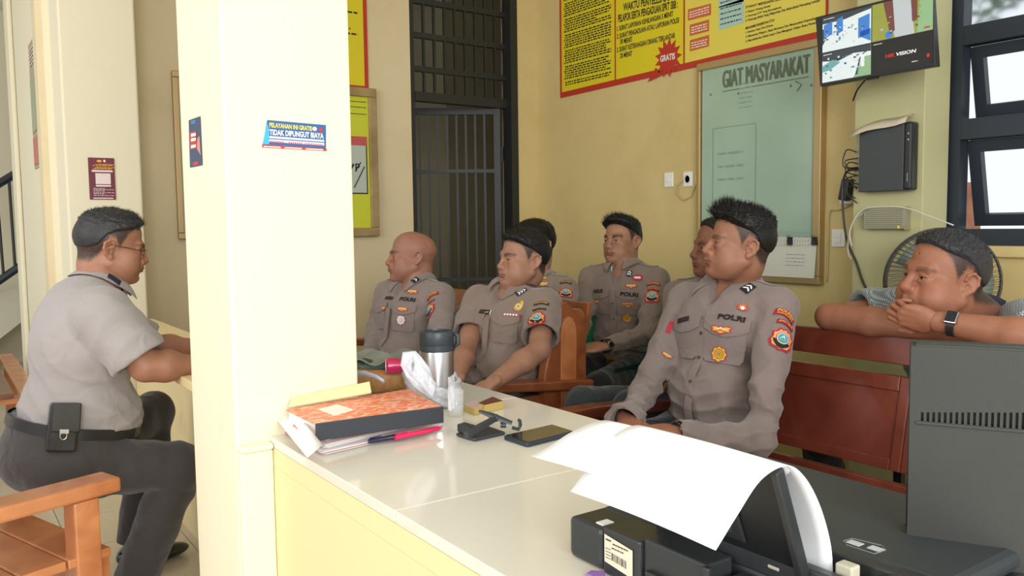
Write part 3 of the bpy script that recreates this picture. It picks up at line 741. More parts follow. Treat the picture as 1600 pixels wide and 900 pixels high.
for v_ in (210, 217.5, 228): f.poly([wl(299.5, v_+4), wl(307, v_+2), wl(307, v_-2.5), wl(299.5, v_-1)], 2, 3)
f.poly([wl(308, 232), wl(314.5, 243), wl(312.5, 212), wl(309, 216)], 4, 2); f.poly([wl(302.5, 259), wl(311, 257), wl(311, 252), wl(302.5, 254)], 3, 2)
for v_ in (190, 193): f.poly([wl(299, v_+.8), wl(306, v_-.8), wl(306, v_-2), wl(299, v_-.4)], 5, 2)
f.build('print', [mat('sticker_navy', (.02, .045, .13), .4), m_yt, m_white, m_red, mat('print_skin', (.55, .25, .2), .5), m_cy], sk)

# ================================================================== television, recorder, power box, cables
xt = 3.17
tv = thing('television', 'flat wall television tilted above the recorder showing four camera views', 'television', (xt+.1, 1.95, 1.85))
q = [at(u, v, x=xt) for u, v in ((1281, 135), (1462, 103), (1456, -32), (1274, 27))]
ex = (q[1]-q[0]).normalized(); ez = (q[3]-q[0]).normalized(); en = ex.cross(ez).normalized()
wT = (q[1]-q[0]).length; hT = (q[3]-q[0]).length
def tvbox(nm, m, a, b, c, d, n0, n1, bev=.003):
    V = [q[0]+ex*x+ez*z+en*n for n in (n0, n1) for z in (c, d) for x in (a, b)]
    return MB().add(V, [(0, 2, 3, 1), (4, 5, 7, 6), (0, 1, 5, 4), (2, 6, 7, 3), (0, 4, 6, 2), (1, 3, 7, 5)]).build(nm, m, tv, bevel=bev)
tvbox('casing', m_black, 0, wT, 0, hT, -.035, 0)
tvbox('back_hump', m_black, wT*.2, wT*.8, hT*.15, hT*.7, -.06, -.035)
tvbox('logo_tab', m_black, wT*.42, wT*.52, -.008, .0, -.02, -.002)
MB().tube([q[0]+ex*wT*.5+ez*hT*.5-en*.05, Vector((XB-.2, 1.98, 2.05))], .02).build('bracket_arm', m_iron, tv)
f = Flat(q[0], ex, ez, .0008)
E = lambda n, c, s=1.0: mat('screen_'+n, tuple(q*.8 for q in c), .3, emit=s*.6)
SM = [E('black', (.012, .010, .008), 1), E('sky', (.55, .72, .80), 1), E('grey', (.45, .50, .52)), E('blue', (.05, .2, .55)), E('pale', (.68, .76, .78)), E('olive', (.28, .30, .05)), E('dark', (.04, .05, .06)), E('green', (.25, .42, .22)), E('red', (.6, .02, .01)), E('white', (.75, .78, .8)), E('brown', (.16, .05, .04)), E('teal', (.15, .35, .36))]
x0_, x1_, xm = .010, wT-.010, wT*.475; z0_, z1_, zm = .012, hT-.010, hT*.46
f.rect(x0_, z0_, x1_, z1_, 0)
# quadrant 1: blue market street
f.rect(x0_+.003, zm+.002, xm-.002, z1_-.002, 4, 2)
f.poly([(x0_+.003, z1_-.03), (x0_+.003, z1_-.002), (xm-.002, z1_-.002), (xm-.002, z1_-.012), (xm-.06, z1_-.02), (xm-.12, z1_-.03)], 6, 3)
for a in ((.02, .10, .06, .125), (.08, .105, .11, .135), (.18, .07, .23, .12)): f.poly([(a[0], zm+a[1]-.04), (a[2], zm+a[1]-.03), (a[2], zm+a[3]), (a[0], zm+a[3]-.01)], 3, 4)
f.poly([(xm-.05, zm+.035), (xm-.003, zm+.01), (xm-.003, zm+.06), (xm-.05, zm+.055)], 3, 4); f.poly([(x0_+.003, zm+.03), (.05, zm+.085), (x0_+.003, zm+.1)], 6, 3)
# quadrant 2: fisheye hall
f.rect(xm+.002, zm+.002, x1_-.002, z1_-.002, 5, 2); f.poly([(xm+.10, zm+.002), (xm+.18, zm+.002), (xm+.16, z1_-.002), (xm+.06, z1_-.002)], 2, 3); f.poly([(xm+.05, z1_-.002), (xm+.09, z1_-.002), (xm+.10, zm+.03), (xm+.08, zm+.02)], 10, 4)
f.poly([(xm+.19, zm+.002), (x1_-.002, zm+.002), (x1_-.002, z1_-.002), (xm+.2, z1_-.002)], 7, 3); f.poly([(xm+.17, zm+.05), (xm+.19, zm+.05), (xm+.19, z1_-.002), (xm+.165, z1_-.002)], 10, 4)
f.poly([(xm+.075+.016*math.cos(i*PI/6), zm+.018+.014*math.sin(i*PI/6)) for i in range(12)], 3, 4)
# quadrant 3: road and trees
f.rect(x0_+.003, z0_, xm-.002, zm-.002, 4, 2); f.poly([(x0_+.003, zm-.002), (xm-.002, zm-.002), (xm-.002, zm-.03), (xm-.08, zm-.025), (.09, zm-.045), (x0_+.003, zm-.035)], 6, 3)
f.poly([(x0_+.003, .08), (.06, .10), (.10, .085), (.05, .06), (x0_+.003, .055)], 11, 4); f.poly([(xm-.08, z0_), (xm-.002, z0_), (xm-.002, .09), (xm-.03, .09)], 7, 3); f.rect(xm-.045, .05, xm-.03, .10, 9, 4); f.poly([(xm-.07, z0_+.01), (xm-.06, z0_+.01), (xm-.045, .09), (xm-.05, .09)], 6, 5)
rq = random.Random(4)
for q_ in range(110):
    qx, qz = (x0_+.006, zm+.006) if q_ % 3 == 0 else ((x0_+.006, z0_+.004) if q_ % 3 == 1 else (xm+.01, zm+.008))
    cx_ = qx+rq.random()*(xm-x0_-.03); cz_ = qz+rq.random()**.6*(zm-z0_-.03); s_1 = rq.uniform(.003, .012); s_2 = rq.uniform(.002, .008)
    if q_ % 3 == 2 and .08 < cx_-xm < .18: continue
    f.poly([(cx_, cz_), (cx_+s_1, cz_+rq.uniform(-.002, .004)), (cx_+s_1*.9, cz_+s_2), (cx_+rq.uniform(-.002, .002), cz_+s_2)], rq.choice((3, 6, 2, 11, 1, 6, 4) if q_ % 3 != 2 else (5, 10, 7, 2)), 5.2+.01*(q_ % 40))
# quadrant 4
f.rect(xm+.002, z0_, x1_-.002, zm-.002, 0, 2)
f.text('HIK', xm+.06, zm-.072, xm+.10, zm-.058, 8, 3, .03, .003); f.text('VISION', xm+.103, zm-.072, xm+.185, zm-.058, 9, 3, .03, .003)
f.dashes(xm+.01, zm-.012, xm+.05, zm-.009, 9, 3, .006); f.dashes(xm+.17, .03, xm+.195, .033, 9, 3, .006)
f.poly([(x1_-.035, zm+.012), (x1_-.012, zm+.012), (x1_-.012, zm+.018), (x1_-.035, zm+.018)], 8, 5); f.poly([(x1_-.018+.006*math.cos(i*PI/4), .045+.008*math.sin(i*PI/4)) for i in range(8)], 8, 4)
f.dashes(x0_+.01, z1_-.014, x0_+.06, z1_-.011, 9, 5, .007); f.dashes(x0_+.01, zm-.012, x0_+.05, zm-.009, 9, 5, .007)
f.build('screen', SM, tv)
# recorder
xp = XB-.2
p0 = at(1342, 302, x=xp-.05); p1 = at(1427, 190, x=xp-.05)
m_rec = mat('recorder_grey', (.05, .056, .06), .42)
dv = thing('video_recorder', 'dark grey video recorder mounted upright on the pilaster under the television', 'recorder', (xp, (p0.y+p1.y)/2, p0.z))
box('casing', m_rec, xp-.055, xp-.004, p1.y+.035, p0.y, p0.z+.004, p1.z, dv, bevel=.004)
box('front_panel', m_black, xp-.058, xp-.002, p1.y, p1.y+.036, p0.z+.004, p1.z+.002, dv, bevel=.010)
f = Flat((xp-.0585, 5, 0), R_, U_); cx_ = 5-p1.y-.018
for z in (p1.z-.05, p1.z-.075): f.rect(cx_+.002, z, cx_+.006, z+.006, 0)
f.rect(cx_+.002, p0.z+.04, cx_+.0035, p0.z+.075, 0); f.build('marks', [m_white], dv)
for s in (.05, .27): box('bracket', m_iron, xp-.006, xp, p1.y+.05, p0.y-.03, p0.z+s, p0.z+s+.02, dv)
# sheet of paper on the recorder
A = [Vector((xp-.085, p0.y+.035, p1.z-.045)), Vector((xp-.07, p0.y-.215, p1.z+.005)), Vector((xp-.005, p0.y-.215, p1.z+.055)), Vector((xp-.006, p0.y+.02, p1.z+.015))]
G = [[A[0].lerp(A[1], i/6).lerp(A[3].lerp(A[2], i/6), j/4)+Vector((0, 0, .008*math.sin(i*.9)+.01*math.sin(j*1.3))) for j in range(5)] for i in range(7)]
tag(MB().grid(G).build('paper_sheet', mat('paper_aged', (.62, .55, .42), .7), solid=.0015, smooth=True), 'creased cream paper lying on top of the video recorder', 'paper')
# power supply
a = at(1350, 358, x=xp-.03); b = at(1415, 324, x=xp-.03)
ps_ = thing('power_supply', 'perforated metal power supply box on the pilaster below the recorder', 'power supply', (xp, (a.y+b.y)/2, a.z))
m_perf = mat('perforated_steel', (.42, .40, .28), .4, metal=.5)
box('case', m_perf, xp-.036, xp, b.y, a.y, a.z, b.z, ps_, bevel=.003)
box('end_flange', m_perf, xp-.04, xp-.002, b.y-.006, b.y-.001, a.z-.004, b.z+.004, ps_)
mb = MB()
for i in range(22):
    for j in range(9):
        y = a.y-.012-(a.y-b.y-.024)*i/21+(0.002 if j % 2 else 0); z = a.z+.01+(b.z-a.z-.02)*j/8
        mb.add([(xp-.0366, y+.0022*math.cos(k*PI/2), z+.0026*math.sin(k*PI/2)) for k in range(4)], [(0, 1, 2, 3)])
o = mb.build('vent_holes', m_black, ps_); o['kind'] = 'stuff'
box('yellow_tab', m_yt, xp-.038, xp-.0362, b.y+.02, b.y+.03, a.z+.002, a.z+.014, ps_)
# cables
def cable(label, pts, r, m, nm='cable'):
    P = [Vector(p) for p in pts]; Q = []
    for i in range(len(P)-1):
        p_0 = P[max(i-1, 0)]; p_1 = P[i]; p_2 = P[i+1]; p_3 = P[min(i+2, len(P)-1)]
        for s in range(5):
            u = s/5; Q.append(.5*((2*p_1)+(p_2-p_0)*u+(2*p_0-5*p_1+4*p_2-p_3)*u*u+(3*p_1-p_0-3*p_2+p_3)*u**3))
    Q.append(P[-1]); return tag(MB().tube(Q, r, 6).build(nm, m, smooth=True), label, 'cable')
xc = XB-.03
ca = lambda l, x=xc: [at(u, v, x=x) for u, v in l]
cable('long black cable dropping from the recorder past the double switch', ca([(1340, 262), (1322, 270), (1316, 300), (1322, 370), (1338, 410), (1348, 440), (1358, 458)], XB-.21), .005, m_black)
cable('white cable running from the power box to the window', ca([(1331, 385), (1328, 360), (1345, 330), (1375, 323), (1415, 325), (1450, 337), (1490, 352)], XB-.245), .003, mat('cable_ivory', (.7, .68, .58), .5))
cable('short black cable hanging under the television', [at(1352, 125, x=3.3), at(1340, 140, x=3.35), at(1333, 157, x=3.39)], .004, m_black)
cable('grey cable bundle looping left of the power box', ca([(1350, 333), (1334, 345), (1326, 370), (1325, 395), (1330, 405)], XB-.225), .004, mat('cable_grey', (.5, .5, .45), .5))
cable('yellowed cable running down beside the whiteboard frame', ca([(1335, 318), (1310, 328), (1296, 332), (1294, 380), (1292, 440)], XB-.008), .004, MATS['cable_yellowed'])
for i in range(7):
    u0 = 1338+random.uniform(-2, 4); v0 = 238+i*9
    cable('thin black lead in the tangle beside the recorder, '+['topmost', 'second from the top', 'third from the top', 'middle one', 'third from the bottom', 'second from the bottom', 'lowest'][i], ca([(u0, v0), (1326+random.uniform(-6, 4), v0+random.uniform(-6, 8)), (1322+random.uniform(-5, 8), v0+random.uniform(8, 22)), (u0, v0+random.uniform(12, 30))], XB-.22), .0028, m_black)['group'] = 'tangled leads beside the recorder'
pA = at(1324, 295, x=XB-.06)
ad = thing('power_adapter', 'black power adapter plugged in left of the recorder', 'adapter', pA)
MB().box(-.03, .02, -.022, .022, -.055, .045, Matrix.Translation(pA) @ Matrix.Rotation(.2, 4, 'X')).build('body', m_black, ad, bevel=.006)
pB = at(1326, 312, x=XB-.02); box('plug', m_white, XB-.05, XB-.001, pB.y-.03, pB.y+.03, pB.z-.02, pB.z+.012, ad, bevel=.004)

# ================================================================== fan
fc = at(1472, 440, x=3.26); 
fan = thing('standing_fan', 'standing fan with dark wire cage behind the man in the checked shirt', 'fan', (fc.x, fc.y, 0))
Rf = .208; nf = Vector((-.80, -.60, 0)).normalized(); uf = Vector((0, 0, 1)); rf = nf.cross(uf)
m_wire = mat('fan_wire', (.05, .045, .04), .4)
for rr, off in ((Rf, .0), (Rf*.98, .035)): 
    MB().tube([fc+rf*rr*math.cos(a*PI/24)+uf*rr*math.sin(a*PI/24)+nf*(off-.02) for a in range(48)], .005, 6, closed=True).build('cage_rim', m_wire, fan, smooth=True)
mb = MB()
for side, dep in ((1, .05), (-1, -.07)):
    for k in range(64):
        a = 2*PI*k/64
        P = [fc+(rf*math.cos(a+.25*(1-r))+uf*math.sin(a+.25*(1-r)))*Rf*r+nf*(dep*math.sqrt(max(0, 1-r**3))+(.015 if side > 0 else -.02)) for r in (.22, .5, .75, .92, 1)]
        mb.tube(P, .0014, 4)
    for r in (.6, .35): mb.tube([fc+(rf*math.cos(a*PI/16)+uf*math.sin(a*PI/16))*Rf*r+nf*(dep*math.sqrt(1-r**3)+(.015 if side > 0 else -.02)) for a in range(32)], .0016, 4, closed=True)
o = mb.build('cage_wires', m_wire, fan); o['kind'] = 'stuff'
for k in range(3):
    a0 = 2*PI*k/3+.4
    G = [[fc+(rf*math.cos(a0+t_*1.3)+uf*math.sin(a0+t_*1.3))*Rf*.88*r+nf*(.03*(t_-.5)) for r in (.2, .45, .7, 1)] for t_ in (0, .25, .5, .75, 1)]
    MB().grid(G).build('blade', mat('fan_blade', (.20, .23, .2), .3), fan, solid=.003, smooth=True)
MB().sphere(fc+nf*.03, (.045, .045, .045)).build('hub', m_rec, fan, smooth=True)
MB().tube([fc-nf*.04, fc-nf*.16], [.06, .05], 16).build('motor', m_black, fan, smooth=True)
MB().tube([fc-nf*.09-uf*.02, Vector((fc.x+.07, fc.y+.05, .04))], .014, 10).build('pole', m_black, fan)
MB().lathe([(0, .05), (.04, .05), (.19, .03), (.2, 0), (0, 0)], (fc.x+.07, fc.y+.05, 0), 28).build('base', m_black, fan)
# ================================================================== figures: blended distance fields polygonised to one surface
f32 = np.float32
def npv(a): return np.array(a, dtype=f32)
def smin(a, b, k):
    if k <= 0: return np.minimum(a, b)
    h = np.clip(.5+.5*(b-a)/k, 0, 1); return b*(1-h)+a*h-k*h*(1-h)
def smax(a, b, k): return -smin(-a, -b, k)
def cone(a, b, ra, rb, rip=None, flat=None):
    a = npv(a); b = npv(b); ba = b-a; L2 = float(ba@ba)+1e-9
    e1 = np.cross(ba, npv((0, 0, 1))); n_ = np.linalg.norm(e1); e1 = e1/n_ if n_ > 1e-5 else npv((1, 0, 0)); e2 = np.cross(e1, ba/np.sqrt(L2))
    if flat is not None:
        fa = npv(flat[0]); fa = fa/np.linalg.norm(fa); fs = flat[1]
    def f(p):
        q = p-a; t = np.clip(q@ba/L2, 0, 1); v = q-t[:, None]*ba
        if flat is not None:
            c = v@fa; v = v+np.outer(c*(1/fs-1), fa)
        r = ra+(rb-ra)*t
        if rip:
            amp, nn, tc_, w, ph = rip; an = np.arctan2(v@e2, v@e1)
            r = r+amp*np.exp(-((t-tc_)/w)**2)*(1-1.6*np.abs(np.sin(PI*nn*t+ph+.9*np.sin(an+ph)+.4*np.sin(2*an))))
        return np.sqrt((v*v).sum(1))-r
    m = max(ra, rb)+.02
    return f, (np.minimum(a, b)-m, np.maximum(a, b)+m)
def ell(c, r, R=None):
    c = npv(c); r = npv(r); R = np.eye(3, dtype=f32) if R is None else npv(R)      # rows = axes
    def f(p):
        q = (p-c)@R.T; k0 = np.sqrt(((q/r)**2).sum(1)); k1 = np.sqrt(((q/r**2)**2).sum(1))+1e-9
        return k0*(k0-1)/k1
    e = np.abs(R.T)@r; return f, (c-e, c+e)
class Field:
    def __init__(s): s.it = []
    def add(s, prim, k=.02, op='u'): s.it.append((prim[0], k, op, prim[1])); return s
    def fn(s, fn, op='d', k=0): s.it.append((fn, k, op, None)); return s
    def bounds(s):
        lo = np.min([b[0] for _, _, o, b in s.it if b is not None and o == 'u'], axis=0); hi = np.max([b[1] for _, _, o, b in s.it if b is not None and o == 'u'], axis=0)
        return lo-.02, hi+.02
    def ev(s, p):
        d = np.full(len(p), 9, dtype=f32)
        for f, k, op, b in s.it:
            if op == 'u': d = smin(d, f(p), k)
            elif op == 's': d = smax(d, -f(p), k)
            elif op == 'i': d = smax(d, f(p), k)
            else: d = d+f(p)
        return d
    def mesh(s, h):
        lo, hi = s.bounds(); c = 4
        n = [int(math.ceil((hi[i]-lo[i])/(h*c)))+1 for i in range(3)]
        ax = [lo[i]+h*c*(np.arange(n[i])+.5) for i in range(3)]
        P = np.stack(np.meshgrid(*ax, indexing='ij'), -1).reshape(-1, 3).astype(f32)
        dc = s.ev(P).reshape(n)
        act = np.abs(dc) < h*c*1.7
        # dilate
        big = np.repeat(np.repeat(np.repeat(dc, c, 0), c, 1), c, 2).astype(f32)
        bm = np.repeat(np.repeat(np.repeat(act, c, 0), c, 1), c, 2)
        idx = np.argwhere(bm)
        pts = (lo+h*(idx+.5)).astype(f32)
        big[bm] = s.ev(pts)
        N = big.shape; D = big
        sg = D < 0
        v8 = [(i, j, k) for i in (0, 1) for j in (0, 1) for k in (0, 1)]
        sub = lambda A, o: A[o[0]:N[0]-1+o[0], o[1]:N[1]-1+o[1], o[2]:N[2]-1+o[2]]
        cnt = sum(sub(sg, o).astype(np.int8) for o in v8)
        cell = (cnt > 0) & (cnt < 8)
        ci = np.argwhere(cell); vid = np.full(cell.shape, -1, dtype=np.int64); vid[cell] = np.arange(len(ci))
        acc = np.zeros((len(ci), 3), f32); num = np.zeros(len(ci), f32)
        vals = {o: sub(D, o)[cell] for o in v8}
        for o in v8:
            for a in range(3):
                if o[a] == 0:
                    o2 = list(o); o2[a] = 1; o2 = tuple(o2); A = vals[o]; B = vals[o2]; m = (A < 0) != (B < 0)
                    t = np.where(m, A/(A-B+1e-12), 0)
                    e = np.zeros((len(ci), 3), f32); e[:] = o; e[:, a] = t
                    acc += e*m[:, None]; num += m
        V = lo+h*(ci+.5+acc/num[:, None])
        F = []
        for a in range(3):
            b, c_ = (a+1) % 3, (a+2) % 3
            sl0 = [slice(1, -1)]*3; sl0[a] = slice(0, N[a]-1)
            sl1 = list(sl0); sl1[a] = slice(1, N[a])
            A = sg[tuple(sl0)]; B = sg[tuple(sl1)]
            for flip, M_ in ((0, A & ~B), (1, ~A & B)):
                e = np.argwhere(M_)
                if not len(e): continue
                for ax_ in range(3):
                    if ax_ != a: e[:, ax_] += 1
                def q(db, dc_):
                    z = e.copy(); z[:, b] -= db; z[:, c_] -= dc_; return vid[z[:, 0], z[:, 1], z[:, 2]]
                Q = np.stack([q(1, 1), q(0, 1), q(0, 0), q(1, 0)], 1)
                F.append(Q[:, ::-1] if flip else Q)
        F = np.concatenate(F); F = F[(F >= 0).all(1)]
        return V.astype(f32), F
def npmesh(name, parts, mats, parent=None, cols=None, smooth=True):
    """parts: list of (V, F, material index); one mesh object"""
    Vs = []; Fs = []; MI = []; k = 0
    for V, F, mi in parts:
        Vs.append(np.asarray(V, f32)); Fs += [tuple(int(i)+k for i in f) for f in F] if not isinstance(F, np.ndarray) else (F+k).tolist(); MI += [mi]*len(F); k += len(V)
    V = np.concatenate(Vs)
    o = link(name, [], [], mats=mats)
    me = o.data; me.from_pydata(V.tolist(), [], Fs); me.update()
    me.polygons.foreach_set('material_index', MI)
    if smooth: me.polygons.foreach_set('use_smooth', [True]*len(me.polygons))
    if cols is not None:
        ca_ = me.color_attributes.new('tint', 'FLOAT_COLOR', 'POINT'); ca_.data.foreach_set('color', np.concatenate([cols, np.ones((len(cols), 1))], 1).astype(f32).ravel())
    if parent: attach(o, parent)
    return o
def relax(V, F, n=2, w=.5):
    F = np.asarray(F); V = V.copy()
    for _ in range(n):
        s = np.zeros_like(V); c = np.zeros(len(V), f32)
        for i in range(4):
            a = F[:, i]
            for j in ((i+1) % 4, (i-1) % 4): np.add.at(s, a, V[F[:, j]]); np.add.at(c, a, 1)
        V = V*(1-w)+w*s/np.maximum(c, 1)[:, None]
    return V
# ---------------------------------------------------------------- frames
def frame(yaw, lean=0.0, roll=0.0):
    """rows: forward, left, up"""
    f = npv((math.cos(yaw), math.sin(yaw), 0)); l = npv((-math.sin(yaw), math.cos(yaw), 0)); u = npv((0, 0, 1))
    f2 = f*math.cos(lean)+u*math.sin(lean); u2 = u*math.cos(lean)-f*math.sin(lean)
    l2 = l*math.cos(roll)+u2*math.sin(roll); u3 = u2*math.cos(roll)-l*math.sin(roll)
    return np.stack([f2, l2, u3])
D2 = math.radians
# ---------------------------------------------------------------- head
def skin_mat(name, c):
    return mat(name, c, .5, spec=.45, sss=.06, attr='tint', bump=.2, bump_s=420, noise_s=38, noise_a=.10)
m_hair = mat('hair_black', (.012, .011, .011), .55, spec=.4)
m_eye = mat('eye_white', (.62, .55, .5), .2); m_iris = mat('eye_dark', (.015, .01, .008), .1)
def smoothstep(a, b, x):
    t = np.clip((x-a)/(b-a), 0, 1); return t*t*(3-2*t)
def make_head(o, R, s, P, skin, seed=0, h=.0023, neck_to=None):
    """o: point between the ears at eye height; R rows forward, left, up; s scale. Returns parts, colours, eye parts, hair"""
    o = npv(o); g = lambda x, y, z: o+s*(npv((x, y, z))@R)
    fat = P.get('fat', 0); jw = P.get('jaw', 0); nose = P.get('nose', 1)
    F = Field()
    E_ = lambda c, r, k, op='u', RR=None: F.add(ell(g(*c), npv(r)*s, R if RR is None else RR), k*s, op)
    Cn = lambda a, b, ra, rb, k, op='u': F.add(cone(g(*a), g(*b), ra*s, rb*s), k*s, op)
    E_((-.015, 0, .035), (.098, .077, .082), .01); E_((.018, 0, .05), (.072, .066, .062), .03)
    E_((.030, 0, -.03), (.060, .061+fat*.5, .082), .03)
    E_((.036, 0, -.072), (.050+fat*.3, .050+fat, .042+fat*.4), .03)
    for y in (-1, 1):
        Cn((-.002, y*(.055+fat), -.048), (.060, y*.022, -.092), .019, .018, .030)
        E_((.061, y*.042, -.018), (.024, .022, .017), .02); E_((.050, y*(.039+fat), -.052), (.032+fat, .025+fat*.6, .034), .03)
        Cn((.084, y*.040, .020), (.096, y*.012, .017), .0105, .0095, .018)
        E_((.104, y*.0315, -.001), (.017, .0175, .0135), .012, 's')
        E_((.0775, y*.0315, -.003), (.0165, .0180, .0140), .006)
        # lids: an upper fold and lower bag
        Cn((.089, y*.022, .009), (.080, y*.046, .006), .0045, .004, .006)
        Cn((.0905, y*.022, -.0125), (.081, y*.044, -.012), .0038, .0035, .008)
    E_((.080, 0, -.097-jw), (.019, .022, .016), .022)
    # nose
    Cn((.093, 0, .010), (.1095*(1+.03*(nose-1)), 0, -.028), .0085, .0105*nose, .014); E_((.1110, 0, -.0335), (.0125*nose, .0125*nose, .011*nose), .008)
    for y in (-1, 1):
        E_((.1010, y*.0145*nose, -.036), (.0115, .0085*nose, .0088*nose), .006); E_((.1085, y*.0072, -.0445), (.0058, .0038, .004), .003, 's')
        Cn((.098, y*.022, -.036), (.086, y*.033, -.062), .0022, .0022, .010, 's')      # nasolabial crease
    if P.get('aged', .5):
        ag = P.get('aged', .5)
        for zz in (.046, .057): Cn((.089, .0, zz), (.072, .038, zz-.002), .0010*ag, .0008, .006, 's'); Cn((.089, 0, zz), (.072, -.038, zz-.002), .0010*ag, .0008, .006, 's')
        for y in (-1, 1):
            Cn((.0985, y*.006, .012), (.0985, y*.008, .024), .0012*ag, .001, .005, 's'); Cn((.088, y*.024, -.021), (.078, y*.045, -.016), .0012*ag, .0010, .006, 's')
            Cn((.062, y*.052, -.060), (.050, y*.052, -.082), .0015*ag, .0012, .012, 's')
    # muzzle, lips
    E_((.083, 0, -.058), (.024, .030, .026), .02)
    Cn((.1065, .0, -.0600), (.096, .021, -.0645), .0056, .0030, .004); Cn((.1065, 0, -.0600), (.096, -.021, -.0645), .0056, .0030, .004)
    Cn((.1035, .0, -.0705), (.094, .018, -.0670), .0062, .0032, .004); Cn((.1035, 0, -.0705), (.094, -.018, -.0670), .0062, .0032, .004)
    Cn((.112, 0, -.0655), (.098, .025, -.0665), .0014, .0012, .002, 's'); Cn((.112, 0, -.0655), (.098, -.025, -.0665), .0014, .0012, .002, 's')
    E_((.104, 0, -.082), (.010, .018, .005), .010, 's')
    # ears
    for y in (-1, 1):
        ca_, sa_ = math.cos(y*.45), math.sin(y*.45)
        Re = np.stack([R[0]*ca_-R[1]*sa_, R[0]*sa_+R[1]*ca_, R[2]])
        E_((-.012, y*.079, -.002), (.0170, .0062, .0285), .008, 'u', Re)
        pts = [(.003, y*.079, .008), (.001, y*.083, .021), (-.012, y*.087, .027), (-.025, y*.0895, .018), (-.0265, y*.089, .000), (-.019, y*.085, -.016), (-.008, y*.080, -.027)]
        for a, b in zip(pts[:-1], pts[1:]): Cn(a, b, .0042, .0042, .003)
        E_((-.010, y*.087, .010), (.009, .006, .013), .004, 's', Re); E_((-.004, y*.084, -.008), (.007, .008, .008), .004, 's', Re)
        E_((-.003, y*.079, -.028), (.008, .006, .009), .006)
    # neck
    nb = npv(neck_to); F.add(cone(g(-.034, 0, -.060), nb, (.050+fat*.8)*s, (.056+fat)*s), .018*s)
    F.add(cone(g(-.045, 0, -.03), nb+(R[0]*-.02), .045*s, .055*s), .03*s)
    if P.get('neckroll'): E_((-.085, 0, -.075), (.03, .05, .018), .02)
    V, Q = F.mesh(h); 
    L = ((V-o)@R.T)/s; x, y, z = L.T; ay = np.abs(y)
    # tint: lips, brows, cropped hair at the sides, stubble
    base = np.tile(npv(skin), (len(V), 1))
    def blend(m, c): 
        nonlocal base
        base = base*(1-m[:, None])+npv(c)[None]*m[:, None]
    rnd = np.random.RandomState(seed); nz = rnd.uniform(.0, 1, len(V)).astype(f32)
    blend(.35*smoothstep(.02, .0, np.abs(z+.03))*smoothstep(.05, .09, x), npv(skin)*npv((1.02, .78, .72)))     # nose and cheeks redder
    lipm = smoothstep(.004, .0, np.sqrt((np.maximum(ay-.012, 0)*.5)**2+(np.abs(z+.0652)-.0)**2)-.0075)*smoothstep(.088, .094, x)
    blend(.55*lipm, P.get('lip', (.22, .07, .055)))
    blend(.8*smoothstep(.0016, .0006, np.abs(z+.0658+ay*.03))*smoothstep(.09, .097, x)*(ay < .023), (.06, .015, .012))
    by = (ay-.034)/.020; bz = z-(.0215-.0035*by**2+.002*by)
    bm_ = smoothstep(.0070, .0030, np.abs(bz)*(1+.35*by))*smoothstep(1.15, .8, np.abs(by))*smoothstep(.06, .075, x)
    blend(np.clip(bm_*(P.get('brow', .75)+.25), 0, .95)*(.75+.25*nz), (.02, .015, .012))
    sb = P.get('stubble', .0)
    if sb: blend(sb*smoothstep(-.045, -.07, z)*smoothstep(.0, .03, x)*(.5+.5*nz), (.10, .08, .075))
    # hair zone function: >0 inside
    fh = P.get('hairline', .072)
    def zone(L):
        x, y, z = L.T; ay = np.abs(y)
        xs = np.clip(x, -.12, .1)
        zl = np.interp(xs, [-.12, -.06, -.035, -.012, .006, .022, .028, .045, .062, .085], [-.060, -.058, -.03, .028, .030, -.005, .010, .044, fh-.005, fh]).astype(f32)
        return z-zl
    zn = zone(L)
    fade = P.get('fade', .035)
    def mass(L):
        x, y, z = L.T; xs = np.clip(x, -.12, .1); f_ = (fade-.02)*.8
        return z-np.interp(xs, [-.12, -.075, -.045, -.02, .01, .035, .060, .085], [-.030+f_, -.026+f_, -.010+f_, .026+f_, .042+f_, .050+f_*.8, .058+f_*.3, fh+.001]).astype(f32)
    hz = smoothstep(-.004, .014+fade*.4, zn+.008*(nz-.5))**1.3*(L[:, 0] < .095)
    ear_out = (ay > .081) & (z < .035) & (x < .012) & (x > -.034)
    hz = hz*(~ear_out)*P.get('hair', 1)
    hc = npv(P.get('fadecol', (.05, .042, .038)))*.3
    blend(np.clip(hz*(.78+.22*nz), 0, .97), hc)
    parts = [(V, Q, 0)]; cols = [base]
    # eyes
    for yy in (-1, 1):
        mb = MB(); open_ = P.get('eye', .35)+.12
        c = g(.0755, yy*.0315, -.0015); T = Matrix([list(R[0])+[0], list(R[1])+[0], list(R[2])+[0], [0, 0, 0, 1]]).transposed()
        # almond slit lying on the lid surface
        n_ = 12; lk = P.get('look', 0)
        for lay, (w_, hh, off, mi) in enumerate(((.0125, .0036*open_/.35, .0002, 0), (.0046, .0035*open_/.35, .0006, 1))):
            vv = []; 
            for i in range(n_):
                a = 2*PI*i/n_; ly = w_*math.cos(a)+(lk if mi else 0); lz = hh*math.sin(a)*(1 if mi else (1-.15*math.cos(a)))
                yl_ = yy*.0315+ly; zl_ = -.003+lz+ly*yy*.06
                q_ = 1-((yl_-yy*.0315)/.0180)**2-((zl_+.003)/.0140)**2
                xx = .0775+.0165*math.sqrt(max(q_, 0))+off
                vv.append(g(xx, yl_, zl_))
            k = len(mb.V); mb.V += [Vector(v) for v in vv]; mb.F.append(list(range(k, k+n_))); mb.I.append(mi)
        parts.append((np.array([list(v) for v in mb.V], f32), [mb.F[0]], 1)); parts[-1] = (parts[-1][0][:n_], [tuple(range(n_))], 1)
        parts.append((np.array([list(v) for v in mb.V[n_:]], f32), [tuple(range(n_))], 2))
        cols += [np.tile(npv(skin), (n_, 1))]*2
        # upper lash line
        tb = MB(); pl = []
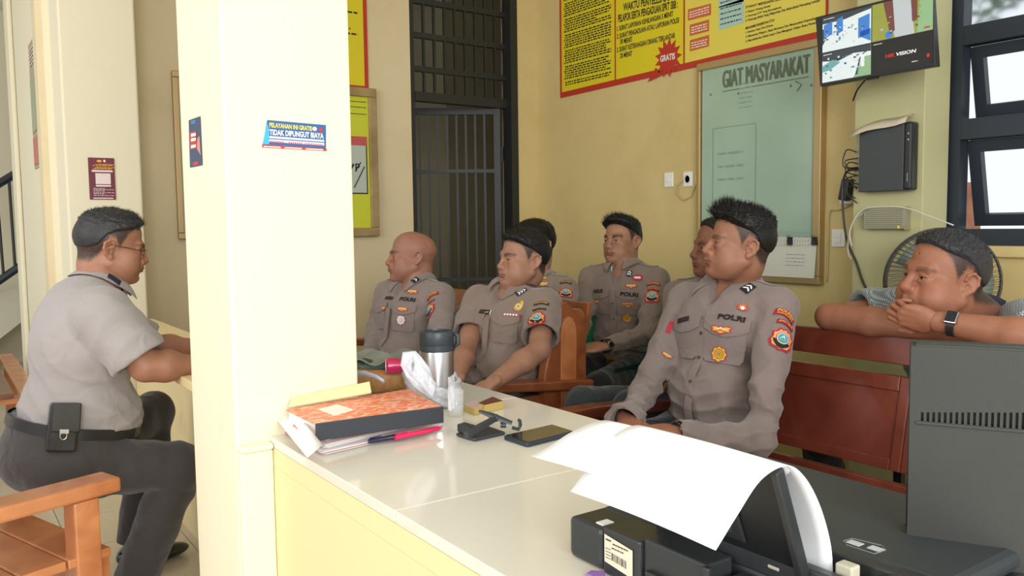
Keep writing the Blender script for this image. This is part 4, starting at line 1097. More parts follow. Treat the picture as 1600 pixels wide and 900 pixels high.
        for i in range(9):
            a = PI*i/8; ly = .0135*math.cos(a); lz = (.0036*open_/.35)*math.sin(a)
            yl_ = yy*.0315+ly; zl_ = -.003+lz+ly*yy*.06; q_ = 1-(ly/.0180)**2-((zl_+.003)/.0140)**2
            pl.append(Vector(g(.0775+.0165*math.sqrt(max(q_, 0))+.0004, yl_, zl_)))
        tb.tube(pl, .0011*s, 5); parts.append((np.array([list(v) for v in tb.V], f32), [tuple(f) for f in tb.F], 2)); cols.append(np.tile(npv(skin), (len(tb.V), 1)))
    cols = np.concatenate(cols)
    # hair
    hair = None
    if P.get('hair', 1) and P.get('top', .012) > 0:
        H = Field(); th = P.get('top', .012)
        H.add(ell(g(-.015, 0, .035), (npv((.098, .077, .082))+.0025)*s, R), .01); H.add(ell(g(.018, 0, .05), (npv((.072, .066, .062))+.0035)*s, R), .03*s)
        rs = np.random.RandomState(seed+5); ks = rs.normal(0, 1, (6, 3)); ph_ = rs.uniform(0, 6, 6)
        def disp(p):
            L = ((p-o)@R.T)/s; x, y, z = L.T
            top = smoothstep(.045, .095, z+.15*x)
            w = top*th + .002
            w = w*(1+P.get('quiff', .6)*smoothstep(.02, .07, x))
            zf_ = mass(L); ed = smoothstep(0., .030, zf_); w = -.016+(w+.016)*ed
            q = np.zeros(len(p), f32)
            for i in range(6):
                kv = ks[i]*npv((60, 230, 120)); q += np.abs(np.sin(L@kv.astype(f32)+ph_[i]))
            return -(w+(q/6-.6)*(.008*top+.0012)*ed)*s
        H.fn(disp)
        H.fn(lambda p: -(mass(((p-o)@R.T)/s)-.003*np.sin(((p-o)@R[1])/s*90+1))*s*.8, 'i', .006*s)
        Vh, Qh = H.mesh(h*1.15)
        hp = [(Vh, Qh, 0)]
        # fine blades of hair
        nb_ = P.get('blades', 1500)
        rs = np.random.RandomState(seed+9)
        nrm = np.zeros_like(Vh); e1 = Vh[Qh[:, 1]]-Vh[Qh[:, 0]]; e2 = Vh[Qh[:, 3]]-Vh[Qh[:, 0]]; fn_ = np.cross(e1, e2); np.add.at(nrm, Qh[:, 0], fn_); nrm[Qh[:, 1]] += 0
        pick = rs.randint(0, len(Qh), nb_)
        c0 = Vh[Qh[pick, 0]]; nn = np.cross(e1[pick], e2[pick]); nn /= np.linalg.norm(nn, axis=1)[:, None]+1e-9
        Lc = ((c0-o)@R.T)/s; topw = smoothstep(.045, .10, Lc[:, 2]+.2*Lc[:, 0]); fr = smoothstep(.03, .08, Lc[:, 0])
        sweep = npv(P.get('sweep', (.3, .2, .5)))@R
        dr = nn*.8+sweep[None]*(.4+topw[:, None])+rs.normal(0, .28, (nb_, 3)); dr /= np.linalg.norm(dr, axis=1)[:, None]
        ln = (.002+th*.8*topw*(1+P.get('quiff', .6)*fr))*rs.uniform(.5, 1.3, nb_)*s
        sd = np.cross(dr, rs.normal(0, 1, (nb_, 3))); sd /= np.linalg.norm(sd, axis=1)[:, None]; wd = .0008*s
        a = c0-nn*.002; tip = a+dr*(ln[:, None]+.003)+sweep[None]*ln[:, None]*.25; mid = a+dr*ln[:, None]*.55
        BV = np.stack([a-sd*wd, a+sd*wd, mid-sd*wd*.8, mid+sd*wd*.8, tip], 1).reshape(-1, 3)
        BF = [];
        for i in range(nb_): k = i*5; BF += [(k, k+1, k+3, k+2), (k+2, k+3, k+4)]
        hp.append((BV, BF, 0)); hair = hp
    return parts, cols, hair, g
# ---------------------------------------------------------------- hand
def make_hand(w, d, n, s=1.0, curl=(.3, .35, .4, .45), side=1, thumb=(.6, .2), h=.003, spread=.06, straight=0):
    """w wrist point, d direction of the fingers, n back-of-hand normal, side +1: thumb towards cross(d,n)... returns V,F"""
    w = npv(w); d = npv(d); d /= np.linalg.norm(d); n = npv(n); n = n-d*(n@d); n /= np.linalg.norm(n); t = np.cross(n, d)*side   # t: towards thumb
    g = lambda a, b, c: w+s*(d*a+t*b+n*c)
    F = Field(); ax = np.stack([d, t, n])
    F.add(cone(g(-.03, 0, 0), g(.02, 0, 0), .024*s, .026*s, flat=(n, .75)), .01)
    F.add(ell(g(.050, .0, 0), npv((.052, .041, .016))*s, ax), .02*s); F.add(ell(g(.035, .026, -.008), npv((.034, .018, .017))*s, ax), .015*s)
    lens = ((.026, .040, .024, .021), (.010, .045, .028, .022), (-.009, .042, .026, .021), (-.027, .033, .019, .018))
    for i, (b, l1, l2, l3) in enumerate(lens):
        c = curl[i]; p = g(.088-.004*abs(i-1.2), b, .002); sp = (1.4-i)*spread; ang = c*.9
        r = (.0088, .0090, .0084, .0074)[i]*s
        F.add(cone(g(.045, b*.85, .001), p, .010*s, r*1.08), .007*s)
        for k, l in enumerate((l1, l2, l3)):
            dd = d*math.cos(ang)-n*math.sin(ang); dd = dd+t*math.sin(sp)*math.cos(ang); dd /= np.linalg.norm(dd)
            q = p+dd*l*s; F.add(cone(p, q, r*(1-.06*k), r*(.96-.10*k)), .0022*s); p = q; ang += c*(1.3 if k == 0 else .9)
    a1, a2 = thumb
    p = g(.022, .030, -.008); q = p+s*.044*(d*math.cos(a1)+t*math.sin(a1)-n*.25); F.add(cone(g(.01, .014, -.004), p, .015*s, .0145*s), .01*s); F.add(cone(p, q, .0135*s, .0105*s), .006*s)
    v = d*math.cos(a2)+t*math.sin(a2)-n*.30; q2 = q+s*.032*v; F.add(cone(q, q2, .0108*s, .0085*s), .003*s)
    return F.mesh(h)
# ---------------------------------------------------------------- people
def bvh_of(objs):
    V = []; F = []
    for o in objs:
        k = len(V); V += [v.co.copy() for v in o.data.vertices]; F += [[i+k for i in p.vertices] for p in o.data.polygons]
    return BVHTree.FromPolygons(V, F)
def v3(a): return Vector([float(q) for q in a])
def refine(V2, F, mx):
    b = bmesh.new(); vs = [b.verts.new((x, y, 0)) for x, y in V2]
    for f in F:
        try: b.faces.new([vs[i] for i in f])
        except ValueError: pass
    bmesh.ops.triangulate(b, faces=b.faces)
    for _ in range(5):
        L = [e for e in b.edges if e.calc_length() > mx]
        if not L: break
        bmesh.ops.subdivide_edges(b, edges=L, cuts=1); bmesh.ops.triangulate(b, faces=[f for f in b.faces if len(f.verts) > 3])
    b.verts.index_update()
    r = [(v.co.x, v.co.y) for v in b.verts], [tuple(v.index for v in f.verts) for f in b.faces]; b.free(); return r
class Drape:
    """flat sewn pieces laid on a garment surface around an anchor"""
    def __init__(s, bvh, anchor, normal, up, lift=.0012, rot=0, hi=.03):
        s.hi = hi
        s.b = bvh; s.a = anchor; s.n = normal.normalized(); s.r = up.cross(s.n).normalized(); s.u = s.n.cross(s.r)
        if rot: c, q = math.cos(rot), math.sin(rot); s.r, s.u = s.r*c+s.u*q, s.u*c-s.r*q
        s.l = lift; s.mb = MB()
    def snap(s, x, y, k):
        P = s.a+s.r*x+s.u*y
        h = s.b.ray_cast(P+s.n*.05, -s.n, .12)
        if h[0] is None:
            h = s.b.find_nearest(P)
            if h[0] is None: return P
        t = max(-.022, min(s.hi, (h[0]-P).dot(s.n))); q = P+s.n*t
        return q+(h[1] if (h[1].dot(s.n) > .2 and abs(t-(h[0]-P).dot(s.n)) < .001) else s.n)*s.l*k
    def poly(s, pts, mi, k=1, mx=.012):
        V = [Vector((x, y, 0)) for x, y in pts]; F = [tuple(t) for t in tessellate_polygon([V])]
        V2, F2 = refine([(v.x, v.y) for v in V], F, mx)
        s.mb.add([s.snap(x, y, k) for x, y in V2], F2, mi)
    def text(s, t, x0, y0, x1, y1, mi, k=3, bold=.035, arc=0):
        V, F = text2d(t, bold); V = [(x0+(x1-x0)*a, y0+(y1-y0)*b) for a, b in V]
        V2, F2 = refine(V, F, .012)
        xm = (x0+x1)/2
        s.mb.add([s.snap(x, y-arc*((x-xm)/(x1-x0)*2)**2, k) for x, y in V2], F2, mi)
    def disc(s, cx, cy, r, mi, k=1, n=16, ry=None): s.poly([(cx+r*math.cos(2*PI*i/n), cy+(ry or r)*math.sin(2*PI*i/n)) for i in range(n)], mi, k)
    def star(s, cx, cy, r0, r1, n, mi, k=1, ph=0): s.poly([(cx+(r0 if i % 2 == 0 else r1)*math.cos(PI*i/n+ph), cy+(r0 if i % 2 == 0 else r1)*math.sin(PI*i/n+ph)) for i in range(2*n)], mi, k)
    def build(s, name, mats, parent, **k): return s.mb.build(name, mats, parent, **k)
m_thr_k = mat('thread_black', (.012, .012, .014), .8); m_thr_r = mat('thread_maroon', (.30, .012, .025), .8); m_thr_y = mat('thread_gold', (.78, .42, .05), .7)
m_thr_w = mat('thread_white', (.8, .82, .85), .7); m_thr_b = mat('thread_blue', (.05, .30, .55), .7); m_thr_g = mat('thread_green', (.08, .38, .16), .7); m_thr_o = mat('thread_orange', (.72, .34, .10), .7)
m_thr_n = mat('thread_navy', (.012, .014, .04), .8); m_thr_red = mat('thread_red', (.46, .02, .045), .7)
TH = [m_thr_k, m_thr_r, m_thr_y, m_thr_w, m_thr_b, m_thr_g, m_thr_o, m_thr_n, m_thr_red]; m_gold = mat('gold_metal', (.75, .5, .12), .3, metal=1)
def badge_shield(d, s=1.0, cx=0, cy=0):
    o = [(-.024, .020), (-.016, .033), (-.007, .030), (0, .037), (.007, .030), (.016, .033), (.024, .020), (.033, .016), (.030, .000), (.034, -.012), (.026, -.031), (.010, -.034), (0, -.040), (-.010, -.034), (-.026, -.031), (-.034, -.012), (-.030, .000), (-.033, .016)]
    sc = lambda P, k: [(cx+x*k*s, cy+y*k*s) for x, y in P]
    d.poly(sc(o, 1.06), 8, 1); d.poly(sc(o, .97), 1, 1.5); d.poly(sc(o, .88), 6, 2); d.poly([(cx+x*s, cy+y*s) for x, y in ((-.027, -.006), (.027, -.006), (.022, -.017), (.010, -.029), (0, -.033), (-.010, -.029), (-.022, -.017))], 0, 3)
    d.disc(cx, cy+.001*s, .0195*s, 1, 4); d.disc(cx, cy+.001*s, .0175*s, 3, 5); d.disc(cx, cy+.001*s, .0155*s, 4, 6)
    d.poly([(cx-.012*s, cy-.007*s), (cx, cy+.012*s), (cx+.012*s, cy-.007*s)], 3, 7); d.poly([(cx-.012*s, cy-.007*s), (cx, cy+.006*s), (cx+.012*s, cy-.007*s), (cx, cy-.014*s)], 5, 8)
def badge_tab(d, txt, w, h, arc, cx=0, cy=0, txt2=None, tm=2, bm=8):
    n = 10; top = []; bot = []; hh = h
    for i in range(n+1):
        x = -w/2+w*i/n; a = -arc*(2*x/w)**2
        top.append((cx+x, cy+a+hh/2)); bot.append((cx+x*.96, cy+a-hh/2))
    d.poly(top[::-1]+bot, bm, 1); d.poly([(cx+(x-cx)*.94, cy+(y-cy)-.0016) for x, y in top[::-1]]+[(cx+(x-cx)*.94, y+.0016) for x, y in bot], 1 if bm == 8 else bm, 2)
    if txt2:
        d.text(txt, cx-w*.40, cy+.0005, cx+w*.40, cy+h*.38, tm, 3, .03, arc*.64); d.text(txt2, cx-w*.37, cy-h*.36, cx+w*.37, cy-h*.12, tm, 3, .03, arc*.55)
    else: d.text(txt, cx-w*.41, cy-h*.22, cx+w*.41, cy+h*.24, tm, 3, .03, arc*.66)
def badge_wing(d, s=1, c0=8, c1=2):
    P = [(-.036, .010), (-.020, .012), (-.008, .007), (0, .013), (.008, .007), (.020, .012), (.036, .010), (.030, .0), (.034, -.007), (.018, -.009), (.008, -.014), (0, -.017), (-.008, -.014), (-.018, -.009), (-.034, -.007), (-.030, 0)]
    d.poly([(x*s, y*s) for x, y in P], c0, 1); d.poly([(x*s*.86, y*s*.72) for x, y in P], c1, 2)
    for y_ in (-.004, .003): d.poly([(-.024*s, y_*s), (-.010*s, (y_-.003)*s), (.0, (y_+.001)*s), (.010*s, (y_-.003)*s), (.024*s, y_*s), (.010*s, (y_-.0005)*s), (0, (y_+.004)*s), (-.010*s, (y_-.0005)*s)], 3 if y_ > 0 else c0, 3)
def badge_sun(d, s=1, c0=8, c1=2, c2=0):
    d.star(0, 0, .0265*s, .0215*s, 8, c0, 1); d.star(0, 0, .0235*s, .0190*s, 8, c1, 2); d.disc(0, 0, .0150*s, c2, 3); d.disc(0, 0, .0135*s, c1, 4); d.disc(0, 0, .0098*s, c2, 5); d.disc(0, 0, .0085*s, 3 if c2 else c1, 6); d.disc(0, 0, .0048*s, c2, 7); d.disc(0, 0, .0030*s, c1, 8)
def badge_rank(d, n=2, c=3, w=.030, h=.044):
    d.poly([(-w/2, -h/2), (w/2, -h/2), (w/2, h/2), (-w/2, h/2)], 0, 1)
    for i in range(n):
        y = (i-(n-1)/2)*.013
        d.poly([(-w*.36, y-.006), (0, y+.002), (w*.36, y-.006), (w*.36, y+.0005), (0, y+.0085), (-w*.36, y+.0005)], c, 2)
def make_person(name, label, c):
    root = npv(c['root']); yaw = D2(c['yaw']); lean = D2(c.get('lean', 5)); s = c.get('s', 1.0)
    R = frame(yaw, -lean if False else 0); f, l, u = R
    f2 = f*math.cos(lean)+u*math.sin(lean); u2 = u*math.cos(lean)-f*math.sin(lean); T = np.stack([f2, l, u2])
    if c.get('twist'): 
        tw = D2(c['twist']); 
    G = lambda x, y, z: root+s*(f2*x+l*y+u2*z)
    G0 = lambda x, y, z: root+s*(f*x+l*y+u*z)
    fat = c.get('fat', 0.0); h = c.get('h', .007)
    sh = {+1: npv(c['shL']) if 'shL' in c else G(0, .178, .415), -1: npv(c['shR']) if 'shR' in c else G(0, -.178, .415)}
    arms = {+1: c.get('armL'), -1: c.get('armR')}
    neck = npv(c['neck']) if 'neck' in c else G(-.005, 0, .485)
    head_o = npv(c['head']); HR = frame(D2(c['hyaw']), D2(c.get('hpitch', 0)), D2(c.get('hroll', 0)))
    chin = None
    # ---- skin
    SK = c['skin']; parts, cols, hair, hg = make_head(head_o, HR, c.get('hs', s), c['face'], SK, c.get('seed', 1), c.get('hh', .0025), neck_to=neck+f2*.0)
    bf = Field(); k = .03*s
    for cc, rr in (((.0, 0, .0), (.11, .15, .10)), ((.02, 0, .13), (.11+fat*.8, .135+fat*.5, .15)), ((.0, 0, .32), (.10, .14, .17)), ((-.0, 0, .40), (.075, .15, .075))):
        bf.add(ell(G(*cc), (npv(rr)-.018)*s, T), .04*s)
    bf.add(cone(neck, G(0, 0, .36), .057*s, .08*s), .03)
    long_ = c.get('sleeve') == 'long'
    for sd in (1, -1):
        bf.add(cone(G(0, sd*.06, .435), sh[sd], .045*s, .045*s), .03)
        if arms[sd]:
            e_, w_ = (npv(q) for q in arms[sd][:2])
            bf.add(cone(sh[sd], e_, .044*s, (.016 if long_ else .032)*s), .01)
            if long_: bf.add(cone(e_, w_, .016*s, .018*s), .003)
    for i, lg in enumerate(c.get('legs', ())):
        kn, an = (npv(q) for q in lg); sd = 1 if i == 0 else -1
        bf.add(cone(G0(.04, sd*.09, -.03), kn, .055*s, .045*s), .02); bf.add(cone(kn, an, .045*s, .035*s), .01)
    V, Q = bf.mesh(.016); parts.append((V, Q, 0)); cols = np.concatenate([cols, np.tile(npv(SK), (len(V), 1))])
    # forearms and hands at finer pitch
    for sd in (1, -1):
        if not arms[sd]: continue
        e_, w_ = (npv(q) for q in arms[sd][:2]); hd = arms[sd][2] if len(arms[sd]) > 2 else None
        af = Field()
        if long_: e_ = e_+(w_-e_)*.84
        up_ = sh[sd]+(e_-sh[sd])*.35 if not long_ else e_-(w_-e_)*.1
        ra = (c.get('armr', .040) if not long_ else .023)*s
        dirf = (w_-e_)/np.linalg.norm(w_-e_); hn = npv(hd['n']) if hd else u
        af.add(cone(up_, e_, ra*1.08, ra*.93), .01); af.add(cone(e_, e_+(w_-e_)*.35, ra*.93, ra*1.02), .015); af.add(cone(e_+(w_-e_)*.35, w_, ra*1.02, ra*.66, flat=(hn, .86)), .02)
        V, Q = af.mesh(.004 if c.get('fine') else .006); parts.append((V, Q, 0)); cols = np.concatenate([cols, np.tile(npv(SK), (len(V), 1))])
        if hd:
            V, Q = make_hand(w_+dirf*.012, npv(hd['d']), hd['n'], s*hd.get('s', .97), hd.get('curl', (.4, .45, .5, .55)), hd.get('side', 1), hd.get('thumb', (.6, .3)), .0026 if c.get('fine') else .0036, hd.get('spread', .06))
            parts.append((V, Q, 0)); cols = np.concatenate([cols, np.tile(npv(SK)*npv((.97, .93, .9)), (len(V), 1))])
    m_sk = skin_mat('skin_'+name+str(c.get('seed', 1)), SK)
    body = npmesh('person', parts, [m_sk, m_eye, m_iris], cols=cols)
    tag(body, label, 'person')
    base = Vector((float(root[0]), float(root[1]), 0))
    if hair:
        npmesh('hair', [(a, b, 0) for a, b, _ in hair], [mat('hair_'+name+str(c['seed']), c['face'].get('haircol', (.012, .011, .011)), .5, spec=.35)], body)
    # ---- shirt
    sf = Field(); g_ = .0
    be = c.get('belly', 0.0)
    for cc, rr, kk in (((-.005, 0, .0), (.128, .168+fat*.5, .12), 0), ((.015+be*.5, 0, .11), (.128+fat+be*.5, .158+fat*.8, .135), .05), ((.0, 0, .30), (.122+fat*.4, .165+fat*.4, .17), .06), ((-.03, 0, .36), (.10, .165, .15), .05),
                       ((.045, .06, .33), (.075, .085, .10), .06), ((.045, -.06, .33), (.075, .085, .10), .06), ((-.005, 0, .415), (.082, .140, .062), .05)):
        sf.add(ell(G(*cc), npv(rr)*s, T), kk*s)
    hd_ = head_o+HR[0]*-.02*s; ndir = (hd_-neck)/np.linalg.norm(hd_-neck)
    sf.add(cone(G(-.01, 0, .40), neck-ndir*.052*s, .085*s, .068*s), .03*s)
    tV, tQ = sf.mesh(.011); _tb = MB(); _tb.V = [Vector([float(q) for q in v]) for v in tV]; btor = BVHTree.FromPolygons(_tb.V, [[int(i) for i in q] for q in tQ])
    hems = []
    for sd in (1, -1):
        sf.add(cone(G(-.008, sd*.045, .430), sh[sd], .058*s, .056*s), .04*s)
        if not arms[sd]: continue
        e_, w_ = (npv(q) for q in arms[sd][:2]); sr = c.get('sleever', 1.0)*s
        if long_:
            sf.add(cone(sh[sd], e_, .060*sr, .052*sr, rip=(.0075, 3.2, .9, .5, sd+1)), .026*s)
            sf.add(cone(e_, w_, .052*sr, .040*sr, rip=(.0065, 3.2, .1, .8, sd)), .02*s)
            if arms[sd][2:] and arms[sd][2].get('cuff'): 
                dd = (w_-e_)/np.linalg.norm(w_-e_); cf_ = arms[sd][2]['cuff']; sf.add(cone(w_-dd*.05, w_+dd*.002, .040*cf_, .048*cf_), .01)
        else:
            m_ = sh[sd]+(e_-sh[sd])*c.get('slen', .82)
            dd = (e_-sh[sd])/np.linalg.norm(e_-sh[sd])
            pr_, bb_ = cone(sh[sd], m_+dd*.05, .064*sr, .067*sr, rip=(.004, 2.5, .6, .6, sd+2)); in_, _ = cone(m_-dd*.07, m_+dd*.09, .050*sr, .061*sr)
            sf.add(((lambda pr_, in_, m_, dd: (lambda p: smax(smax(pr_(p), (p-m_)@dd, .003), -in_(p), .002)))(pr_, in_, m_, dd), bb_), .028*s)
    A = c.get('folds', 1.0)*s; rs = np.random.RandomState(c.get('seed', 1)+30); ph = rs.uniform(0, 6, 8)
    def fold(p):
        L = ((p-root)@T.T)/s; x, y, z = L.T
        w1 = np.exp(-((z-.06)/.10)**2)
        a = np.sin(z*62+2.2*np.sin(y*13+ph[0])+1.5*np.sin(x*15+ph[1])+ph[2]); b = np.sin(z*27+y*31+2*np.sin(x*12+z*9+ph[3])+ph[4])
        cc = np.sin(y*36-z*22+1.6*np.sin(z*17+ph[5])+ph[6])
        return A*(.0100*w1*np.abs(a)**.7+.0065*np.abs(b)**.7*(.35+w1)+.0055*np.abs(cc)**.7*np.exp(-((z-.2)/.25)**2)-.0055).astype(f32)
    sf.fn(fold)
    # hem, neck opening, sleeve ends
    if c.get('untuck') is None: sf.fn(lambda p: -(((p-root)@T[2])/s+.005-c.get('hem', 0))*s, 'i', .004)
    nb = neck
    sf.add(cone(nb-ndir*.012, nb+ndir*.2, .0600*s, .085*s), .004, 's')
    op = c.get('open', 1.0)
    sf.add(cone(G(.075, 0, .47), G(.150+fat*.5, 0, .47-.105*op), .034*s, .004*s), .006, 's')
    for sd in (1, -1):
        if not arms[sd]: continue
        e_, w_ = (npv(q) for q in arms[sd][:2])
        if long_:
            dd = (w_-e_)/np.linalg.norm(w_-e_); sf.add(cone(w_-dd*.02, w_+dd*.06, .032*s, .044*s), .002, 's')
        else:
            pass
    V, Q = sf.mesh(h); V = relax(V, Q, 1, .4)
    shirt = npmesh('shirt', [(V, Q, 0)], [c['shirt']], body)
    bv = bvh_of([shirt])
    # ---- collar
    cm = c.get('collarmat', c['shirt'])
    def near(P, off):
        hnr = bv.find_nearest(v3(P))
        if hnr[0] is None: return v3(P)
        n_ = hnr[1]; dv = v3(P)-hnr[0]
        if dv.dot(n_) > off: return v3(P)
        return hnr[0]+n_*off
    rows = []; ns = 26; kl = c.get('collar', 1.0)
    side = np.cross(u2, ndir); fc_ = f2-ndir*(f2@ndir); fc_ /= np.linalg.norm(fc_); lc_ = np.cross(ndir, fc_)
    for i in range(ns+1):
        t_ = -1+2*i/ns; phi = PI-(PI-.38)*abs(t_); sg_ = 1 if t_ >= 0 else -1
        cx_, sx_ = math.cos(phi), math.sin(phi)*sg_
        fr = max(0, (abs(t_)-.55)/.45)
        rad = c.get('neckr', .0625)*s; dirv = fc_*cx_*1.05+lc_*sx_
        b0 = nb+dirv*rad*1.02+ndir*(.002-.012*fr)*s-fc_*.004*s
        topz = (.036-.036*fr)*kl
        t0 = nb+dirv*(rad+.001)+ndir*topz*s-fc_*.004*s
        t1 = nb+dirv*(rad+.008)+ndir*(topz+.001)*s-fc_*.004*s
        wd = (.036+.026*fr**1.5)*s*kl
        o1 = t1+dirv*wd*.55-ndir*wd*.45-u2*wd*.15
        o2 = t1+dirv*wd*(.75-.25*fr)-ndir*wd*.85-u2*wd*.35*fr+(fc_*.020-u2*.012)*fr*fr*s
        rows.append([v3(b0), v3(t0), v3(t1), near(o1, .009), near(o2, .006)])
    col = MB().grid(rows).build('collar', cm, shirt, solid=.0028, smooth=True, sub=1)
    cbv = bvh_of([shirt, col])
    # ---- placket, pockets, epaulettes as sewn pieces
    def anchor_local(x, y, z, dirn=None):
        P = v3(G(x, y, z)); n_ = v3(dirn) if dirn is not None else v3(f2); hh = btor.ray_cast(P+n_*.25, -n_, .4)
        return (hh[0] if hh[0] else P), n_
    uu = v3(u2)
    def sewn(nm, anchor, n_, pts, lift=.003, up=uu, rot=0, mt=None, par=None, sol=.002):
        d = Drape(btor if nm.startswith('p') else bv, anchor, n_, up, lift, rot, .008); d.poly(pts, 0, 1, .018)
        return d.build(nm, [mt or c['shirt']], par or shirt, solid=sol, smooth=False)
    if c.get('uniform', True):
        a, n_ = anchor_local(.12, 0, .18)
        sewn('placket', a, n_, [(-.014*s, -.17*s), (.014*s, -.17*s), (.014*s, .165*s), (-.014*s, .165*s)], .0025)
        for zz in (.30, .22, .14, .06):
            a, n_ = anchor_local(.12, 0, zz); d = Drape(bv, a, n_, uu, .0042); d.disc(0, 0, .0055, 0, 1, 10); d.build('button', [c['button'] if 'button' in c else m_rec], shirt)
        for sd in (1, -1):
            a, _ = anchor_local(.12, sd*.080, c.get('pz', .325)); n_ = v3(f2*.95+l*sd*.30)
            ps = c.get('pocket', 1.0)*s
            sewn('pocket', a, n_, [(-.055*ps, .035*ps), (-.055*ps, -.065*ps), (-.045*ps, -.078*ps), (.045*ps, -.078*ps), (.055*ps, -.065*ps), (.055*ps, .035*ps)], .004)
            sewn('pocket_flap', a, n_, [(-.058*ps, .042*ps), (-.058*ps, .012*ps), (-.035*ps, .000), (0, -.008*ps), (.035*ps, .000), (.058*ps, .012*ps), (.058*ps, .042*ps)], .0085, sol=.004)
            ep = Drape(bv, v3(sh[sd]*.55+G(-.005, sd*.06, .43)*.45+u2*.055), v3(u2*.95+l*sd*.25), v3(f2), .003)
            L_ = .062*s
            ep.poly([(-L_, -.020), (-L_, .020), (L_*.8, .020), (L_, 0), (L_*.8, -.020)] if sd < 0 else [(L_, -.020), (L_, .020), (-L_*.8, .020), (-L_, 0), (-L_*.8, -.020)], 0, 1, .02)
            ep.build('epaulette', [c.get('epmat', c['shirt'])], shirt, solid=.003)
    # ---- trousers
    if c.get('legs'):
        tf = Field(); tm = c['trousers']
        tf.add(ell(G0(-.015, 0, -.005), npv((.140+fat*.5, .182+fat*.5, .118))*s, R)); tf.add(ell(G(.0, 0, .0), npv((.130+fat*.7, .172+fat*.5, .075))*s, T), .03)
        if c.get('hem', 0) > 0: tf.add(ell(G(.0, 0, .04+c['hem']*.4), npv((.132+fat*.8, .170+fat*.6, .10))*s, T), .03)
        tf.fn(lambda p: (((p-root)@T[2])/s-.018-c.get('hem', 0))*s, 'i', .004)
        for i, lg in enumerate(c['legs']):
            kn, an = (npv(q) for q in lg); sd = 1 if i == 0 else -1; hp = G0(.04, sd*.095, -.035)
            tf.add(cone(hp, kn, .090*s, .070*s, rip=(.005, 3, .15, .4, sd)), .04*s); tf.add(cone(kn, an, .070*s, .064*s, rip=(.006, 3, .05, .5, sd)), .02*s)
        rs2 = np.random.RandomState(c.get('seed', 1)+70); p2 = rs2.uniform(0, 6, 6)
        tf.fn(lambda p: (.0035*np.abs(np.sin((p@npv((31, 22, 17)))+1.8*np.sin(p@npv((-9, 14, 19))+p2[0])+p2[1]))-.0015).astype(f32))
        for lg in c['legs']:
            kn, an = (npv(q) for q in lg); dd = (an-kn)/np.linalg.norm(an-kn)
            tf.fn((lambda an, dd: (lambda p: np.where(np.linalg.norm(p-(an+dd*.05), axis=1) < .12, ((p-an)@dd), -1).astype(f32)))(an, dd), 'i', .002)
        V, Q = tf.mesh(c.get('ht', .009)); V = relax(V, Q, 1, .4)
        tr = npmesh('trousers', [(V, Q, 0)], [tm], body)
        if c.get('belt', True):
            # belt: ring around the waist at local z ~ .012
            tb = bvh_of([tr, shirt]); pts = []
            for i in range(40):
                a = 2*PI*i/40; dv = v3(f2*math.cos(a)+l*math.sin(a)); cc_ = v3(G(0, 0, .006+c.get('hem', 0))); hh = tb.ray_cast(cc_+dv*.45, -dv, .6)
                P = hh[0] if hh[0] is not None else cc_+dv*.15
                row = []
                for (off, zz) in ((.002, -.017), (.006, -.016), (.006, .016), (.002, .017)): row.append(P+dv*off+uu*zz)
                pts.append(row)
            MB().grid(pts, closed_u=True).build('belt', c.get('beltmat', m_black), body, smooth='auto')
            a, n_ = v3(G(.3, 0, .006+c.get('hem', 0))), v3(f2); hh = tb.ray_cast(a, -n_, .5)
            if hh[0] is not None and c.get('buckle', True):
                T4 = Matrix([list(n_)+[0], list(v3(l))+[0], list(uu)+[0], [0, 0, 0, 1]]).transposed()
                MB().box(.005, .011, -.026, .026, -.019, .019, Matrix.Translation(hh[0]) @ T4).build('belt_buckle', m_gold, body, bevel=.003)
        if c.get('shoes', True):
            for i, lg in enumerate(c['legs']):
                kn, an = (npv(q) for q in lg); fd = npv((*c['footdir'], 0)) if 'footdir' in c else f; fd = fd/np.linalg.norm(fd); sf2 = Field(); g0 = npv((an[0], an[1], 0)); lft = np.cross(npv((0, 0, 1)), fd)
                RR = np.stack([fd, lft, npv((0, 0, 1))])
                sf2.add(ell(g0+fd*-.02+npv((0, 0, .045)), npv((.055, .036, .045)), RR)); sf2.add(ell(g0+fd*.09+npv((0, 0, .028)), npv((.10, .044, .030)), RR), .03); sf2.add(cone(g0+npv((0, 0, .06)), an, .040, .040), .02)
                sf2.fn(lambda p: -p[:, 2]+.004, 'i', .003)
                V, Q = sf2.mesh(.007); npmesh('shoe', [(V, Q, 0)], [mat('shoe_leather', (.012, .012, .013), .15, coat=.6)], body)
    pcs = [shirt, col]+[o_ for o_ in shirt.children if o_.name.split('.')[0] in ('pocket', 'pocket_flap', 'placket')]
    cbv = bvh_of(pcs)
    return dict(body=body, shirt=shirt, collar=col, bv=bv, cbv=cbv, G=G, f=v3(f2), l=v3(l), u=uu, sh=sh, arms=arms, s=s)
